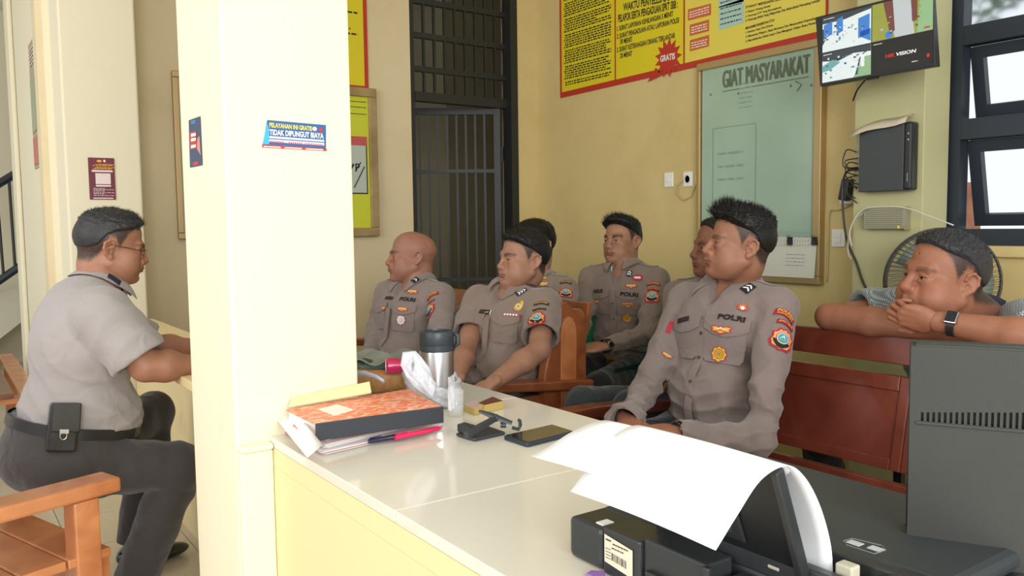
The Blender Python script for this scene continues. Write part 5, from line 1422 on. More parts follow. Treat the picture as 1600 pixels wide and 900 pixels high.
def sew(P, nm, uv, draw, size=1, up=None, rot=0, on='c', lift=.0010, mats=None, label=None, nrm=None):
    """sew a badge on the garment where the sight line of photo point uv meets it"""
    on = 'c'; r = ray(*uv); h = P['cbv' if on == 'c' else 'bv'].ray_cast(ORI, r.normalized(), 12)
    if h[0] is None: print('no hit', nm, uv); return
    n = Vector((0, 0, 0)); b = P['bv']
    for dx, dz in ((0, 0), (.012, 0), (-.012, 0), (0, .012), (0, -.012)):
        q = (P['cbv' if on == 'c' else 'bv']).ray_cast(ORI, (r.normalized()+(rgt*dx+upv*dz)/max(h[3], 1)).normalized(), 12)
        if q[0] is not None: n += q[1] if q[1].dot(r) < 0 else -q[1]
    if nrm is not None: n = nrm
    d = Drape(P['cbv'], h[0], n.normalized(), up or P['u'], lift+.0045, math.radians(rot), .012); d.l = lift
    # raise first layer clear of pocket pieces
    base = lift if on == 'b' else lift
    old = d.snap
    def snap(x, y, k, off=.0038): 
        p = old(x, y, 0); return p+d.n*(off+.0007*k)
    d.snap = snap
    draw(d); o = d.build(nm, mats or TH, P['shirt'])
    return o
# ================================================================== the people
def cloth(name, c, fold=.35): return mat(name, c, .85, spec=.25, sheen=.25, bump=.25, bump_s=900, fold=fold, noise_s=3, noise_a=.04)
m_uni = cloth('uniform_taupe', (.235, .185, .17)); m_uni2 = cloth('uniform_taupe_warm', (.235, .178, .148)); m_uni3 = cloth('uniform_grey_light', (.36, .33, .325))
m_tr = cloth('trousers_black', (.018, .019, .022)); m_tr2 = cloth('trousers_charcoal', (.055, .05, .05)); m_tr3 = cloth('trousers_slate', (.03, .04, .045))
SKN = dict(main=(.33, .145, .085), bald=(.33, .15, .10), mid=(.36, .18, .115), young=(.35, .17, .10), left=(.38, .175, .105), right=(.34, .14, .08), dark=(.25, .10, .058))
P1 = make_person('main', 'officer in taupe long-sleeved uniform lettered POLRI, largest, leaning back on red bench, hands in lap', dict(
    hem=-.10, root=(2.11, 1.845, .572), yaw=186, lean=12, s=1.0, head=(2.171, 1.795, 1.174), hs=.985, hyaw=150, hpitch=9, hroll=-3, pocket=1.2, pz=.305, neckr=.066, skin=SKN['main'], seed=3, h=.0048, hh=.0021, fine=True,
    face=dict(top=.013, quiff=1.0, hairline=.068, sweep=(.1, 0, .6), blades=4200, eye=.25, fat=.003, brow=.45, fade=.014, fadecol=(.07, .06, .055), nose=1.12),
    armL=(at(1188, 684, d=2.42), at(1062, 678, d=2.30), dict(d=(-.80, .62, -.05), n=(-.2, -.35, .9), curl=(.45, .5, .55, .6), side=-1, cuff=1.1)),
    armR=(at(1008, 612, d=2.78), at(978, 655, d=2.46), dict(d=(-.45, -.8, -.3), n=(-.4, .1, .85), curl=(.85, .9, .95, 1.0), side=1, cuff=1.35)),
    sleeve='long', shirt=m_uni, folds=1.0, belly=.02, fat=.008, trousers=m_tr, legs=[((1.72, 1.60, .50), (1.58, 1.62, .08)), ((1.70, 1.98, .50), (1.55, 2.02, .08))], shoes=False))
P2 = make_person('bald', 'bald officer in taupe long-sleeved uniform at the far end of the plank bench', dict(
    root=(1.77, 3.40, .52), yaw=195, lean=10, s=1.0, head=(1.852, 3.447, 1.105), hyaw=163, hpitch=5, hroll=3, skin=SKN['bald'], seed=8, h=.007, hh=.0027,
    face=dict(top=0, hair=.0, eye=.25, fat=.005, jaw=.003, brow=.55, nose=1.05),
    armL=(at(690, 545, d=3.45), at(640, 580, d=3.2)), armR=(at(590, 520, d=3.9), at(575, 570, d=3.6)),
    sleeve='long', shirt=m_uni, fat=.02, belly=.03, trousers=m_tr, legs=[((1.35, 3.15, .48), (1.3, 3.15, .08)), ((1.33, 3.55, .48), (1.28, 3.55, .08))], shoes=False))
P3 = make_person('mid', 'officer in short-sleeved taupe uniform with brass badge at the near end of the plank bench', dict(
    hem=.035, root=(1.975, 2.895, .505), yaw=196, lean=9, s=1.0, head=(2.09, 2.885, 1.10), hs=1.03, hyaw=174, hpitch=5, hroll=-1, skin=SKN['mid'], seed=12, h=.006, hh=.0025,
    face=dict(top=.009, quiff=.5, hairline=.066, eye=.28, fat=.006, brow=.6, sweep=(.6, 0, .3), blades=2200, fade=.002),
    armL=(at(842, 548, d=3.22), at(768, 600, d=3.0), dict(d=(-.7, .5, -.6), n=(-.5, -.3, .8), side=-1)), armR=(at(728, 545, d=3.42), at(712, 598, d=3.12), dict(d=(-.7, -.1, -.5), n=(-.5, .2, .8), side=1)),
    sleeve='short', slen=.72, sleever=1.15, armr=.045, shirt=m_uni2, fat=.018, belly=.035, trousers=m_tr, legs=[((1.56, 2.72, .47), (1.45, 2.75, .08)), ((1.55, 3.02, .47), (1.43, 3.05, .08))], shoes=False, epmat=mat('epaulette_dark', (.06, .05, .045), .8)))
P4 = make_person('young', 'young slim officer in long-sleeved uniform against the yellow wall, wristwatch on', dict(
    root=(2.78, 3.02, .575), yaw=205, lean=2, s=.97, head=(2.825, 3.065, 1.160), hs=.99, hyaw=190, hpitch=7, hroll=2, skin=SKN['young'], seed=21, h=.007, hh=.0027,
    face=dict(top=.010, quiff=1.2, hairline=.072, eye=.3, fat=-.002, brow=.8, blades=2200, sweep=(.5, 0, .7), fade=.004),
    armL=(at(1010, 525, d=3.80), at(945, 541, d=3.62), dict(d=(-.85, .5, -.1), n=(-.3, -.2, .9), side=-1)), armR=(at(905, 510, d=4.0), at(896, 556, d=3.8), dict(d=(-.7, .1, -.3), n=(-.5, .0, .85), side=1)),
    sleeve='long', shirt=m_uni2, fat=-.004, trousers=m_tr, legs=[((2.36, 2.72, .54), (2.3, 2.7, .08)), ((2.34, 3.05, .54), (2.28, 3.05, .08))], shoes=False))
P5 = make_person('left', 'bespectacled man in light grey short-sleeved shirt sitting in profile at left, phone pouch on belt', dict(
    hem=.075, hs=.97, neck=at(160, 437, d=2.72), root=(.315, 2.93, .560), yaw=2, lean=-13, s=1.08, head=(.490, 2.985, 1.194), hyaw=-4, hpitch=-8, hroll=3, skin=SKN['left'], seed=31, h=.0052, hh=.0021, fine=True,
    face=dict(top=.008, quiff=.4, hairline=.066, eye=.25, fat=.006, jaw=.0, brow=.5, blades=3000, sweep=(.2, 0, .2), fade=.018, haircol=(.032, .031, .032), nose=1.08),
    armR=(at(228, 572, d=2.52), at(312, 570, d=2.62), dict(d=(1, .2, -.05), n=(0, -.2, 1), side=1, curl=(.3, .3, .3, .35))), armL=(at(235, 545, d=2.98), at(318, 543, d=2.95), dict(d=(1, -.1, -.05), n=(0, .1, 1), side=-1, curl=(.3, .3, .3, .35))),
    sleeve='short', slen=.86, sleever=1.22, armr=.046, shirt=m_uni3, fat=.030, belly=.03, folds=.75, uniform=False, neckr=.057, collar=.75, trousers=m_tr2, belt=True, buckle=False, legs=[((.66, 3.30, .565), (.58, 3.28, .09)), (at(280, 728, d=2.70), (.50, 2.90, .09))], footdir=(1, .1), open=.5, ht=.007))
P6 = make_person('behind_mid', 'officer in taupe uniform mostly hidden behind the short-sleeved officer', dict(
    root=(2.42, 3.28, .52), yaw=200, lean=3, s=1.0, head=at(836, 384, d=4.08), hyaw=182, hpitch=0, skin=SKN['mid'], seed=41, h=.008, hh=.0032,
    face=dict(top=.008, quiff=.4, hairline=.06, blades=900, fade=.002, haircol=(.006, .006, .006)),
    armL=(at(885, 520, d=3.75), at(840, 545, d=3.6)), armR=((2.15, 3.5, .8), (2.0, 3.3, .7)), sleeve='long', shirt=m_uni2, trousers=m_tr, legs=[((2.02, 3.1, .50), (1.95, 3.1, .08)), ((2.0, 3.35, .50), (1.95, 3.35, .08))], shoes=False))
P7 = make_person('behind_main', 'officer whose dark face shows just behind the foreground officer, slate trousers', dict(
    root=(2.62, 2.30, .53), yaw=198, lean=6, s=1.0, head=(2.60, 2.252, 1.143), hyaw=158, hpitch=6, skin=SKN['dark'], seed=51, h=.007, hh=.0026,
    face=dict(top=.006, quiff=.2, hairline=.085, blades=600, fade=.01, eye=.25, brow=.4, nose=1.1, fadecol=(.1, .08, .07)),
    armL=(at(1130, 560, d=3.0), at(1040, 610, d=2.9)), armR=(at(1050, 560, d=3.35), at(1030, 600, d=3.1)), sleeve='long', shirt=m_uni2, trousers=m_tr3, legs=[((2.12, 2.26, .56), (2.05, 2.3, .08)), ((2.06, 2.46, .55), (2.0, 2.5, .08))], shoes=False))
# checked shirt
def check_mat():
    m = mat('checked_cotton', (.2, .25, .3), .8, sheen=.2, bump=.2, bump_s=900, fold=.3); t = m.node_tree; N = t.nodes; L = t.links
    tc = N.new('ShaderNodeTexCoord'); mp = N.new('ShaderNodeMapping'); mp.inputs['Rotation'].default_value = (.3, .5, .6); L.new(tc.outputs['Object'], mp.inputs[0])
    w = N.new('ShaderNodeTexChecker'); w.inputs['Scale'].default_value = 190; w.inputs[1].default_value = (.055, .09, .13, 1); w.inputs[2].default_value = (.42, .46, .44, 1)
    L.new(mp.outputs[0], w.inputs[0]); L.new(w.outputs[0], N['Principled BSDF'].inputs['Base Color']); return m
m_chk = check_mat()
P8 = make_person('right', 'man in small-checked shirt leaning on the bench back at right, hand on mouth, smartwatch', dict(
    root=(3.00, 1.50, .50), yaw=205, lean=-18, s=1.0, head=(2.455, 1.272, 1.075), hyaw=157, hpitch=8, hroll=-5, skin=SKN['right'], seed=61, h=.006, hh=.0021, fine=True, hs=1.12,
    face=dict(top=.005, quiff=.2, hairline=.074, eye=.22, fat=.011, jaw=.0, brow=.35, blades=2600, sweep=(.3, 0, .1), fade=.018, haircol=(.032, .032, .036), nose=1.15),
    shR=at(1425, 486, d=2.78), shL=at(1600, 510, d=2.52), neck=at(1530, 505, d=2.60),
    armR=((2.435, 1.64, .935), (2.43, 1.19, .925), dict(d=(0.05, -1, 0), n=(-.6, 0, .8), side=1, curl=(.3, .3, .35, .4))),
    armL=((2.34, .91, .935), at(1468, 503, d=2.30), dict(d=(-.42, .88, .18), n=(-.75, -.45, -.35), curl=(.62, .7, .8, .95), side=1, thumb=(.7, .25), spread=.03)),
    sleeve='short', slen=.62, sleever=1.25, armr=.046, shirt=m_chk, collarmat=mat('collar_navy', (.015, .025, .05), .8), fat=.03, belly=.03, uniform=False, open=.3, trousers=m_tr, belt=False, legs=[((2.62, 1.30, .52), (2.75, 1.3, .08)), ((2.60, 1.80, .52), (2.75, 1.8, .08))], shoes=False))
# ================================================================== badges and lettering on the uniforms
def sh_(s=1.0): return lambda d: badge_shield(d, s)
def tab(t, w, h, arc, t2=None, tm=2, bm=1): return lambda d: badge_tab(d, t, w, h, arc, 0, 0, t2, tm, bm)
def txt(t, w, h, mi=0): return lambda d: d.text(t, -w/2, -h/2, w/2, h/2, mi, 3, .05)
def bars(w, h, n):
    def dr(d):
        for i in range(n):
            x = -w/2+w*i/n; e = w/n*.86; d.poly([(x, -h/2), (x+e, -h/2), (x+e+.002, h/2), (x+.002, h/2)], 0, 2)
            d.poly([(x+e*.35, -h*.2), (x+e*.65, -h*.2), (x+e*.65, h*.1), (x+e*.35, h*.1)], 1, 3)
    return dr
def lotus(d, s=1):
    d.disc(0, 0, .019*s, 8, 1, 14, .012*s)
    for i in range(7): 
        a = PI*(.08+.84*i/6); d.poly([(-.004*s, -.008*s), (.004*s, -.008*s), (.023*math.cos(a)*s, -.008*s+.024*math.sin(a)*s)], 6 if i % 2 else 2, 2)
    d.disc(0, -.004*s, .006*s, 3, 3)
arm = P1['sh'][1]; up1 = (v3(P1['sh'][1])-v3(P1['arms'][1][0])).normalized()
def upper(P, sd=1): return (v3(P['sh'][sd])-v3(P['arms'][sd][0])).normalized()
# foreground officer
sew(P1, 'shoulder_patch', (1222, 531), sh_(1.05), up=up1, rot=-12); sew(P1, 'shoulder_tab', (1228, 506), tab('JAWA TIMUR', .058, .016, .008), up=up1, rot=-16); sew(P1, 'shoulder_tab', (1228, 491), tab('POLRES', .070, .024, .012, 'BOJONEGORO'), up=up1, rot=-16)
sew(P1, 'rank_patch', (1169, 451), lambda d: badge_rank(d, 2, 3, .034, .042), rot=-35); sew(P1, 'lettering', (1143, 497), txt('POLRI', .088, .020), rot=-2, on='b'); sew(P1, 'badge', (1160, 481), lambda d: lotus(d, 1), on='b')
sew(P1, 'badge', (1127, 515), lambda d: badge_wing(d, 1.0), nrm=None, on='b'); sew(P1, 'badge', (1124, 553), lambda d: badge_sun(d, 1.05), on='b')
sew(P1, 'name_tape', (1068, 500), bars(.058, .017, 6), rot=14, on='b'); sew(P1, 'sleeve_tape', (1047, 512), lambda d: d.poly([(-.008, -.022), (.008, -.022), (.008, .022), (-.008, .022)], 8, 1), up=upper(P1, -1)); sew(P1, 'badge', (1042, 555), lambda d: badge_wing(d, .55), up=upper(P1, -1), on='b')
# bald officer
sew(P2, 'shoulder_patch', (671, 486), sh_(1.0), up=upper(P2), on='b'); sew(P2, 'shoulder_tab', (675, 461), tab('POLRES', .066, .020, .008, 'BOJONEGORO'), up=upper(P2), on='b'); sew(P2, 'shoulder_tab', (673, 472), tab('JAWA TIMUR', .050, .012, .006), up=upper(P2), on='b')
sew(P2, 'rank_patch', (649, 438), lambda d: badge_rank(d, 1, 3, .034, .034), rot=-30); sew(P2, 'lettering', (637, 468), txt('POLRI', .078, .019), on='b'); sew(P2, 'badge', (644, 456), lambda d: badge_wing(d, .8), on='b')
sew(P2, 'badge', (629, 483), lambda d: badge_wing(d, .8), on='b'); sew(P2, 'badge', (627, 500), lambda d: badge_sun(d, .95, 8, 3, 8), on='b'); sew(P2, 'name_tape', (608, 466), bars(.05, .017, 6), on='b'); sew(P2, 'badge', (601, 482), lambda d: badge_wing(d, .55), on='b')
# short-sleeved officer
sew(P3, 'shoulder_patch', (838, 498), sh_(1.05), up=upper(P3), on='b'); sew(P3, 'shoulder_tab', (843, 483), tab('JAWA TIMUR', .056, .014, .006, None, 2, 0), up=upper(P3), on='b'); sew(P3, 'shoulder_tab', (846, 474), tab('POLRES', .062, .017, .008, None, 2, 0), up=upper(P3), on='b')
def brass(d): d.poly([(x*.9, y*.9) for x, y in ((-.022, -.012), (-.016, .010), (.0, .020), (.016, .034), (.022, .020), (.020, -.006), (.008, -.022), (-.010, -.022))], 2, 1); d.disc(0, -.001, .011, 3, 2); d.disc(0, -.001, .0085, 2, 3)
sew(P3, 'brass_badge', (810, 479), brass, on='b', mats=TH[:2]+[m_gold]+TH[3:]); sew(P3, 'rank_patch', (815, 457), lambda d: badge_rank(d, 3, 3, .022, .050), rot=-40)
sew(P3, 'ribbon_bar', (800, 492), lambda d: (d.poly([(-.037, -.005), (.037, -.005), (.037, .005), (-.037, .005)], 8, 1), [d.poly([(-.034+.012*i, -.0035), (-.026+.012*i, -.0035), (-.026+.012*i, .0035), (-.034+.012*i, .0035)], 3, 2) for i in range(6)]), on='b')
sew(P3, 'name_plate', (760, 488), lambda d: (d.poly([(-.030, -.010), (.026, -.010), (.026, .010), (-.030, .010)], 0, 1), d.poly([(.026, -.010), (.030, -.010), (.030, .010), (.026, .010)], 3, 1), [d.poly([(-.022+.006*i, -.003), (-.018+.006*i, -.003), (-.018+.006*i, .003), (-.022+.006*i, .003)], 2, 2) for i in range(7)]), on='b')
# young officer
sew(P4, 'shoulder_patch', (1019, 463), sh_(1.0), up=upper(P4), on='b'); sew(P4, 'shoulder_tab', (1021, 452), tab('JAWA TIMUR', .056, .012, .006), up=upper(P4), on='b'); sew(P4, 'shoulder_tab', (1021, 443), tab('POLRES', .066, .017, .008), up=upper(P4), on='b')
sew(P4, 'rank_patch', (983, 428), lambda d: badge_rank(d, 2, 3, .026, .034), rot=-10); sew(P4, 'collar_mark', (955, 421), lambda d: d.poly([(-.006, -.012), (-.001, -.012), (.008, .014), (.003, .014)], 3, 1))
sew(P4, 'badge', (996, 434), lambda d: (d.poly([(-.022, -.012), (0, -.020), (.022, -.012), (.024, .010), (0, .018), (-.024, .010)], 8, 1), d.poly([(-.015, -.006), (.015, -.006), (.015, .004), (-.015, .004)], 3, 2)), on='b')
sew(P4, 'badge', (986, 447), lambda d: badge_wing(d, .78), on='b'); sew(P4, 'lettering', (983, 460), txt('POLRI', .085, .020), on='b', rot=-4); sew(P4, 'badge', (981, 476), lambda d: (badge_wing(d, .85), d.poly([(-.022, -.001), (.022, -.001), (.022, .003), (-.022, .003)], 0, 4)), on='b'); sew(P4, 'badge', (980, 496), lambda d: badge_sun(d, .95), on='b')
sew(P4, 'name_tape', (935, 455), txt('AGUS', .056, .019), on='b', rot=4); sew(P4, 'badge', (933, 471), lambda d: badge_wing(d, .5), on='b')
# officer behind the short-sleeved one
sew(P6, 'shoulder_patch', (884, 458), sh_(.95), up=upper(P6), on='b'); sew(P6, 'shoulder_tab', (884, 441), tab('POLRES', .056, .016, .006, None, 2, 0), up=upper(P6), on='b'); sew(P6, 'rank_patch', (846, 422), lambda d: badge_rank(d, 1, 3, .028, .030), rot=-30); sew(P6, 'badge', (849, 434), lambda d: badge_wing(d, .5, 2, 2), on='b'); sew(P6, 'badge', (848, 444), lambda d: badge_wing(d, .7, 2, 6), on='b')
sew(P7, 'collar_mark', (1096, 452), lambda d: d.poly([(-.010, -.022), (.012, -.022), (.018, .022), (-.006, .022)], 3, 1), rot=-25)

sew(P5, 'collar_tab', (178, 437), lambda d: d.poly([(-.022, -.008), (.022, -.012), (.022, .010), (-.022, .012)], 7, 1), rot=-30)
# ---- eyeglasses of the man at left
def gl(x, y, z, o=npv((.490, 2.985, 1.194)), R=frame(D2(-4), D2(-8), D2(3))): return Vector([float(q) for q in (o+.97*npv((x, y, z))@R)])
body5 = P5['body']
eg = []
for sd in (-1, 1):
    MB().tube([gl(-.018, sd*.083, .004), gl(-.008, sd*.084, .014), gl(.03, sd*.078, .010), (gl(.085, sd*.064, .004)), gl(.100, sd*.056, .002)], .0013, 6).build('temple_arm', mat('glasses_brown', (.12, .05, .025), .3, metal=.6), body5)
    ring = [gl(.106-.006*abs(math.cos(a)), sd*(.032+.023*math.cos(a)), -.006+.014*math.sin(a)) for a in [2*PI*i/20 for i in range(20)]]
    MB().tube(ring, .0010, 5, closed=True).build('spectacle_rim', MATS['glasses_brown'], body5)
MB().tube([gl(.112, -.010, .0), gl(.115, 0, .002), gl(.112, .010, .0)], .001, 5).build('spectacle_bridge', MATS['glasses_brown'], body5)
# collar tab at the back, pouch on the belt
p = at(112, 672, d=2.52)
pc_ = P5['body']; q = P5['bv']
r = ray(112, 640); hh = q.ray_cast(ORI, r.normalized(), 9); base_p = (hh[0] if hh[0] else p)
yv_ = base_p.y-.012
pch = thing('phone_pouch', 'black leather phone pouch with chrome clasp on the belt of the man at left', 'pouch', (base_p.x, yv_, base_p.z-.1))
m_lea = mat('leather_black', (.012, .014, .018), .22, coat=.5, bump=.2, bump_s=300)
def pbox(nm, u0, v0, u1, v1, th, off, m, par, bev=.008, tilt=2.6):
    A = [at(u0+tilt, v0, y=yv_-off), at(u1+tilt, v0, y=yv_-off), at(u1-tilt, v1, y=yv_-off), at(u0-tilt, v1, y=yv_-off)]
    V = A+[a+Vector((0, th, 0)) for a in A]
    return MB().add(V, [(0, 3, 2, 1), (4, 5, 6, 7), (0, 1, 5, 4), (1, 2, 6, 5), (2, 3, 7, 6), (3, 0, 4, 7)]).build(nm, m, par, bevel=bev)
pbox('case', 75, 631, 124, 708, .038, .030, m_lea, pch, .009, 4); fl = pbox('flap', 80, 630, 127, 676, .010, .038, m_lea, pch, .004, 1.5)
pbox('emblem', 98, 653, 112, 661, .003, .0405, m_chrome, fl, .001, 0); pbox('clasp', 93, 671, 108, 678, .006, .043, m_chrome, pch, .001, 0)
cl = at(99, 681, y=yv_-.041); MB().tube([cl+Vector((.009*math.cos(a), 0, .011*math.sin(a))) for a in [2*PI*i/14 for i in range(14)]], .002, 6, closed=True).build('clasp_ring', m_chrome, pch, smooth=True)

# ---- wristwatches and bracelet
def band(P, sd, t, r, w, m, nm, par, tl=0):
    e_, w_ = (v3(q) for q in P['arms'][sd][:2]); d = (w_-e_).normalized(); c = w_+d*t; a = d.orthogonal().normalized(); b = d.cross(a); mb = MB(); rows = []
    for i in range(24):
        an = 2*PI*i/24; dv = a*math.cos(an)+b*math.sin(an); rows.append([c+dv*r*.98-d*w/2, c+dv*r*1.05-d*w/2, c+dv*r*1.05+d*w/2, c+dv*r*.98+d*w/2])
    mb.grid(rows, closed_u=True); o = mb.build(nm, m, None, smooth='auto'); return o, c, d
def watch(P, sd, t, r, label, uv, case_m, face_m, round_=False, sz=.020):
    e_, w_ = (v3(q) for q in P['arms'][sd][:2]); d = (w_-e_).normalized(); c = w_+d*t
    th_ = thing('wristwatch', label, 'watch', c)
    o, c, d = band(P, sd, t, r, .020, m_black, 'strap', th_); attach(o, th_)
    n = (ORI-c); n = (n-d*n.dot(d)).normalized(); n = (n*math.cos(.5)+d.cross(n)*math.sin(.5)).normalized() if not round_ else n
    s_ = d.cross(n); T4 = Matrix([list(d)+[0], list(s_)+[0], list(n)+[0], [0, 0, 0, 1]]).transposed(); C0 = Matrix.Translation(c+n*(r*1.0)) @ T4
    if round_:
        MB().lathe([(0, 0), (.016, 0), (.018, .004), (.016, .009), (0, .009)], n=24, T=C0).build('case', case_m, th_, smooth='auto'); MB().lathe([(0, .0095), (.013, .0095)], n=20, T=C0).build('dial', face_m, th_)
    else:
        MB().box(-.016, .016, -sz, sz, -.002, .009, C0).build('case', case_m, th_, bevel=.004); MB().box(-.013, .013, -sz*.85, sz*.85, .009, .0098, C0).build('display', face_m, th_, bevel=.003)
watch(P8, 1, -.035, .033, 'black rectangular smartwatch on the wrist held to the mouth', None, mat('watch_rim', (.45, .45, .5), .25, metal=1), m_blackg)
watch(P4, 1, -.005, .029, 'round steel wristwatch on the young officer in the back row', None, m_chrome, m_blackg, True)
watch(P1, -1, -.01, .030, 'dark wristwatch inside the loose cuff of the foreground officer', None, mat('watch_dark', (.05, .06, .06), .3, metal=.5), m_blackg, True)
e_, w_ = (v3(q) for q in P1['arms'][1][:2]); d = (w_-e_).normalized(); c = w_+d*.012; a = d.orthogonal().normalized(); b = d.cross(a)
br = thing('bead_bracelet', 'black bead bracelet on the wrist of the foreground officer', 'bracelet', c)
b0 = None
for i in range(22):
    an = 2*PI*i/22; pp3 = c+(a*math.cos(an)+b*math.sin(an)*.85)*.0335
    if b0 is None: b0 = MB().sphere((0, 0, 0), .0044, 8).build('bead', mat('bead_dark', (.03, .02, .035), .2), None, smooth=True); b0.parent = br; b0.location = pp3-Vector(c); 
    else:
        k_ = b0.copy(); C.objects.link(k_); k_.parent = br; k_.location = pp3-Vector(c)

# ================================================================== on the counter
Z = CZ
def P2w(u, v, z=Z): return at(u, v, z=z)
# pile of papers and patterned folder
random.seed(5)
for i in range(3):
    z = Z+.0012+i*.0095; rot = (.06, -.03, .09)[i]
    pp_ = [P2w(432+i*4, 668-i*8, z), P2w(506+i*2, 711-i*11, z), P2w(690-i*14, 668-i*9, z), P2w(628-i*4, 628-i*4, z)]
    mb = MB(); k = 7
    for j in range(k):
        dz = j*.0011; jit = [Vector((random.uniform(-.004, .004), random.uniform(-.004, .004), 0)) for _ in range(4)]
        V = [pp_[q]+jit[q]+Vector((0, 0, dz)) for q in range(4)]; V2 = [v+Vector((0, 0, .0007)) for v in V]
        mb.add(V+V2, [(0, 3, 2, 1), (4, 5, 6, 7), (0, 1, 5, 4), (1, 2, 6, 5), (2, 3, 7, 6), (3, 0, 4, 7)], 1 if (j == 2 and i == 0) else 0)
    o = mb.build('paper_pile', [mat('paper_bright', (.88, .86, .86), .7), mat('paper_rose', (.75, .25, .25), .7)]); tag(o, ['lowest white paper bundle under the orange folder, pink edge showing', 'middle white paper bundle under the orange folder', 'top white paper bundle directly under the orange folder'][i], 'papers', 'paper bundles under the folder', 'stuff')
# curled loose sheet at the left of the folder
G = [[P2w(432+8*i+6*j, 655+10*i-5*j, Z+.03+.008*math.sin(i*1.1+j)+.004*j) for j in range(5)] for i in range(7)]
tag(MB().grid(G).build('loose_sheet', MATS['paper_bright'], solid=.001, smooth=True), 'rumpled loose white sheet sticking out left of the orange folder', 'paper')
zf = Z+.062
def fold_mat():
    m = mat('folder_orange', (.80, .24, .12), .5); t = m.node_tree; N = t.nodes; L = t.links
    tc = N.new('ShaderNodeTexCoord'); mp = N.new('ShaderNodeMapping'); mp.inputs['Scale'].default_value = (1, 2.2, 1); mp.inputs['Rotation'].default_value = (0, 0, .5); L.new(tc.outputs['Object'], mp.inputs[0])
    v = N.new('ShaderNodeTexVoronoi'); v.inputs['Scale'].default_value = 85; L.new(mp.outputs[0], v.inputs[0])
    r_ = N.new('ShaderNodeValToRGB'); r_.color_ramp.interpolation = 'CONSTANT'; e = r_.color_ramp.elements; e[0].position = 0; e[0].color = (.80, .21, .09, 1); e[1].position = .55; e[1].color = (.85, .40, .28, 1)
    a_ = e.new(.78); a_.color = (.85, .62, .50, 1); a_ = e.new(.90); a_.color = (.38, .25, .30, 1)
    L.new(v.outputs['Color'], r_.inputs[0]); L.new(r_.outputs[0], N['Principled BSDF'].inputs['Base Color']); return m
fa, fb_, fc2, fd2 = P2w(446, 640, zf), P2w(493, 663, zf), P2w(692, 636, zf), P2w(640, 607, zf)
fo = thing('box_folder', 'orange patterned box folder with black spine on top of the papers', 'folder', (fa+fc2)/2-Vector((0, 0, .04)))
def slab(nm, A, z0, z1, m, par, bev=.0015, mi=None):
    V = [Vector((a.x, a.y, z0)) for a in A]+[Vector((a.x, a.y, z1)) for a in A]
    return MB().add(V, [(3, 2, 1, 0), (4, 5, 6, 7), (0, 1, 5, 4), (1, 2, 6, 5), (2, 3, 7, 6), (3, 0, 4, 7)]).build(nm, m, par, bevel=bev)
slab('cover', [fa, fb_, fc2, fd2], zf-.003, zf, fold_mat(), fo); slab('cover', [fa, fb_, fc2, fd2], zf-.032, zf-.029, fold_mat(), fo)
nrm_ = (fb_-fc2).cross(Vector((0, 0, 1))).normalized(); 
if nrm_.y > 0: nrm_ = -nrm_
slab('spine', [fb_+nrm_*.004, fc2+nrm_*.004, fc2-nrm_*.004, fb_-nrm_*.004], zf-.0335, zf+.0012, mat('spine_black', (.03, .035, .045), .5), fo)
ins = lambda a, c, k: a.lerp(c, k)
slab('sheets', [ins(fa, fc2, .02), ins(fb_, fd2, .03), ins(fc2, fa, .03), ins(fd2, fb_, .03)], zf-.0285, zf-.0035, MATS['paper_bright'], fo)
la, lb_ = fa.lerp(fd2, .30).lerp(fb_.lerp(fc2, .30), .40), None
U1 = (fd2-fa).normalized(); U2 = (fb_-fa).normalized()
lq = [at(u, v, z=zf) for u, v in ((497, 640), (523, 650), (553, 641), (527, 632))]
slab('label', lq, zf+.0003, zf+.0010, mat('label_cream', (.88, .80, .70), .6), fo, 0)
# envelope leaning behind the folder by the pillar
A = [at(450, 637, y=1.725), at(580, 614, y=1.725), at(577, 597, y=1.745), at(456, 622, y=1.745)]
tag(MB().add(A, [(0, 1, 2, 3)]).build('envelope', mat('manila', (.80, .68, .36), .6), solid=.004), 'manila envelope lying behind the orange folder against the pillar', 'envelope')
# pens
def pen(label, a, b, m, z=.007):
    A = P2w(*a, Z+z); B = P2w(*b, Z+z+.002); t = thing('pen', label, 'pen', A); d = (B-A)
    MB().tube([A, A+d*.03, A+d*.55, A+d*.56, A+d*.93, B], [.0045, .005, .005, .0055, .005, .0012], 10).build('barrel', m, t, smooth='auto')
    MB().tube([A+d*.02+Vector((0, 0, .006)), A+d*.3+Vector((0, 0, .007))], .0012, 6).build('clip', m, t)
pen('bright magenta pen lying along the edge of the papers', (617, 684), (690, 668), mat('pen_magenta', (.75, .02, .12), .3), .012)
pen('dark navy pen left of the magenta pen', (576, 690), (640, 678), mat('pen_navy', (.015, .015, .05), .35), .010)
# basket of turned wood with oddments
bc = P2w(604, 606, Z); bk = thing('wooden_bowl', 'round pale wooden bowl holding oddments behind the orange folder', 'bowl', (bc.x, bc.y, Z))
m_wick = mat('turned_wood', (.55, .29, .11), .5, wood=(.38, .18, .06), noise_s=12, stretch=(4, 4, 1))
MB().lathe([(0, .004), (.060, .003), (.085, .0), (.105, .02), (.112, .045), (.106, .068), (.100, .070), (.098, .064), (.103, .045), (.096, .022), (.08, .010), (0, .010)], (bc.x, bc.y, Z), 40).build('bowl_wall', m_wick, bk, smooth=True)
def obx(name, label, cat, u, v, z, sx, sy, sz, ang, m, bev=.004, tilt=0, mb2=None):
    p = P2w(u, v, z); T = Matrix.Translation((p.x, p.y, z)) @ Matrix.Rotation(ang, 4, 'Z') @ Matrix.Rotation(tilt, 4, 'X')
    o = MB().box(-sx/2, sx/2, -sy/2, sy/2, 0, sz, T).build(name, m, None, bevel=bev); tag(o, label, cat); return p, T
